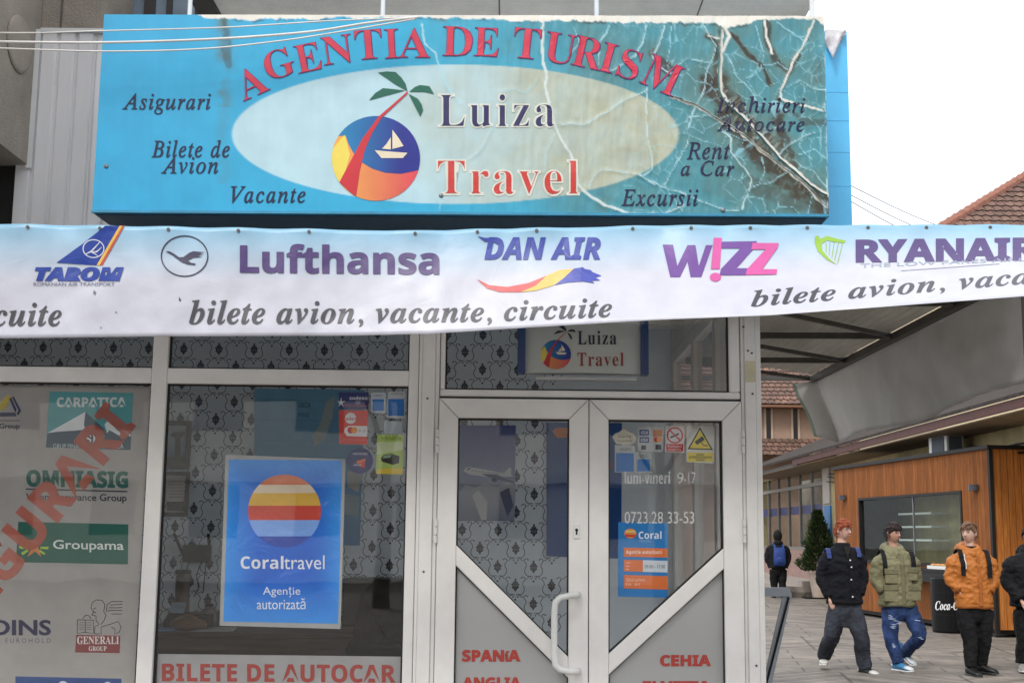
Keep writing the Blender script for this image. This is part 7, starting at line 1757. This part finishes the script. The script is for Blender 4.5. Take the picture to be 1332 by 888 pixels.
# frayed pale rips on the front of the jeans
tr_ = [c for c in root.children if c.name.startswith('trousers')][0]; tv = [v.co + base_of(tr_) - Vector(root.location) for v in tr_.data.vertices]
mb = MB(); rg = random.Random(4)
for x, y, n_ in ((1157, 800, 5), (1160, 812, 4), (1160, 838, 6), (1166, 806, 3), (1192, 806, 4), (1194, 826, 3)):
    for k_ in range(n_):
        q = J(x + rg.uniform(-3, 3), y + rg.uniform(-3, 3)); c_ = [v for v in tv if abs(v.x - q.x) < .018 and abs(v.z - q.z) < .018]
        if not c_: continue
        f_ = min(c_, key=lambda v: v.y); w_ = rg.uniform(.012, .035)
        mb.tube([Vector((q.x - w_, f_.y - .001, q.z + rg.uniform(-.006, .006))), Vector((q.x, f_.y - .005, q.z)), Vector((q.x + w_, f_.y - .001, q.z + rg.uniform(-.006, .006)))], [.002, .006, .002], 5)
if mb.v: fin(mb).build('frayed_threads', fabric('pale_threads', C(150, 164, 190)), tr_)
# ---- boy in orange
S3 = dict(trim=fabric('orange_hem', D(182, 108, 44, .58), .6), head=(1268, 691), hy=-.8, neck=(1269, 712), pelvis=(1270, 790), arms=[[(1247, 722, .02), (1240.5, 752, .02), (1250, 767, -.04)], [(1294, 722, 0), (1299, 752, .02), (1290, 768, -.04)]],
          legs=[[(1258, 798), (1262, 834, -.03), (1260, 867, -.08)], [(1284, 798), (1282, 834, .02), (1279, 865, .06)]], toe=[.15, .75], lift=[0, 0], leg_w=(.10, .08, .064), leg_mat=BLKF, shoe=simple('black_trainer', C(12, 12, 13), .45), sole=BSOLE,
          jack=dict(hem=.21, waist=.205, chest=.215, arm=(.075, .07, .057)), hem=(1271, 789), jack_mat=ORGF, skin=C(206, 166, 148), hair=C(106, 80, 62), fringe=.046, vol=.013, seed=8, jack_wr=.013)
root, J, on, fin, jk, hc, R, nk = human('person', 'brown-haired boy in an orange padded jacket and black trousers, looking aside', 1269, 877, 117, 0.0, S3)
hood(ORGF, jk)
mb = MB(); mb.rings([ell(nk + Vector((0, .01, -.05)), .085, .085), ell(nk + Vector((0, .02, .035)), .078, .082), ell(nk + Vector((0, .02, .03)), .066, .07)], cap=False); fin(mb).build('black_collar', BLKF, jk, smooth=True)
mb = MB(); mb.tube([on(1274, y) + Vector((0, -.004, 0)) for y in (722, 740, 755, 770, 786)], [(.020, .006)] * 5, 8); fin(mb).build('placket', fabric('orange_placket', D(174, 100, 40, .7), .6), jk)
backpack('black backpack with pale strap edges, worn by the boy in orange', root, fin, J, on, 1270, 718, 770, .30, BLKF, .17, [over(on, J, 1253, 747), over(on, J, 1289, 750)], BLKF, root.location + Vector((0, .2, .9)))
for x, yb_ in ((1256.5, 738), (1292.5, 748)):
    pts = over(on, J, x, yb_); mb = MB(); mb.tube([q + Vector((0, -.006, 0)) for q in pts[4:]], .006, 6)
    if len(pts) > 5: fin(mb).build('pale_cord', simple('pale_cord', C(190, 186, 178), .7), jk)
# ---- figure cut by the right edge
S4 = dict(head=(1349, 692), hy=-.7, neck=(1350, 712), pelvis=(1346, 788), arms=[[(1322, 722, 0), (1316, 752, .03), (1326, 776, -.12)], [(1374, 722, 0), (1382, 755, .03), (1378, 790, -.05)]],
          legs=[[(1334, 796), (1332, 834, -.02), (1330, 862, .0)], [(1360, 796), (1364, 834, .05), (1362, 866, .1)]], toe=[-.3, .1], leg_w=(.11, .09, .08), leg_mat=BLKF, shoe=simple('grey_trainer', C(128, 126, 122), .5), sole=WSOLE,
          jack=dict(hem=.25, waist=.26, chest=.265, arm=(.092, .085, .068)), hem=(1347, 785), jack_mat=fabric('black_jacket', C(15, 16, 19)), skin=C(200, 158, 140), hair=C(40, 34, 32), fringe=.05, seed=12)
root, J, on, fin, jk, hc, R, nk = human('person', 'person in a black jacket and black trousers, cut off by the right edge', 1347, 874, 117, 0.0, S4)
hood(BLKF, jk)
# ---- distant figure seen from behind
S5 = dict(head=(1013, 691), hy=0.0, neck=(1013, 701), pelvis=(1013, 737), arms=[[(1002, 706, 0), (998, 722, -.02), (1003, 735, .0)], [(1024, 706, 0), (1028, 722, -.02), (1023, 735, .0)]],
          legs=[[(1007, 741), (1007.5, 759, .02), (1007, 773.5, .1)], [(1019, 741), (1018.5, 759, -.05), (1019, 774, -.08)]], toe=[0, 0], leg_w=(.11, .09, .08), leg_mat=BLKF, shoe=simple('black_shoe', C(30, 30, 32), .5), sole=simple('grey_sole', C(120, 118, 116), .5),
          jack=dict(hem=.24, waist=.25, chest=.26, arm=(.088, .08, .066)), hem=(1013, 735), jack_mat=BLKF, skin=C(190, 150, 130), hair=C(32, 28, 28), fringe=.0, vol=.03, seed=15)
root, J, on, fin, jk, hc, R, nk = human('person', 'person in black seen from behind with a dark hood, walking away down the street', 1013, 778, 55, math.pi, S5)
mb = MB(); mb.ball(hc + Vector((0, .015, -.005)), .115, .125, .15, 16, 12); mb.ball(nk + Vector((0, .05, -.0)), .13, .10, .08, 14, 8); h, hn = remesh(mb, .012, 3); 
h.v = [v for v in h.v]; fin(h).build('hood', BLKF, jk, smooth=True)
mb_loc = root.location + Vector((0, -.2, .9))
backpack('small royal blue backpack on the back of the distant walker', root, fin, J, on, 1013, 707, 733, .30, fabric('royal_blue', C(36, 58, 118), .6), .13, [[J(1007, 702) + Vector((0, -.02, .02)), J(1007, 703) + Vector((0, .1, 0)), J(1007, 708) + Vector((0, .15, 0))], [J(1019, 702) + Vector((0, -.02, .02)), J(1019, 703) + Vector((0, .1, 0)), J(1019, 708) + Vector((0, .15, 0))]], fabric('royal_blue_strap', C(40, 64, 126), .6), mb_loc)
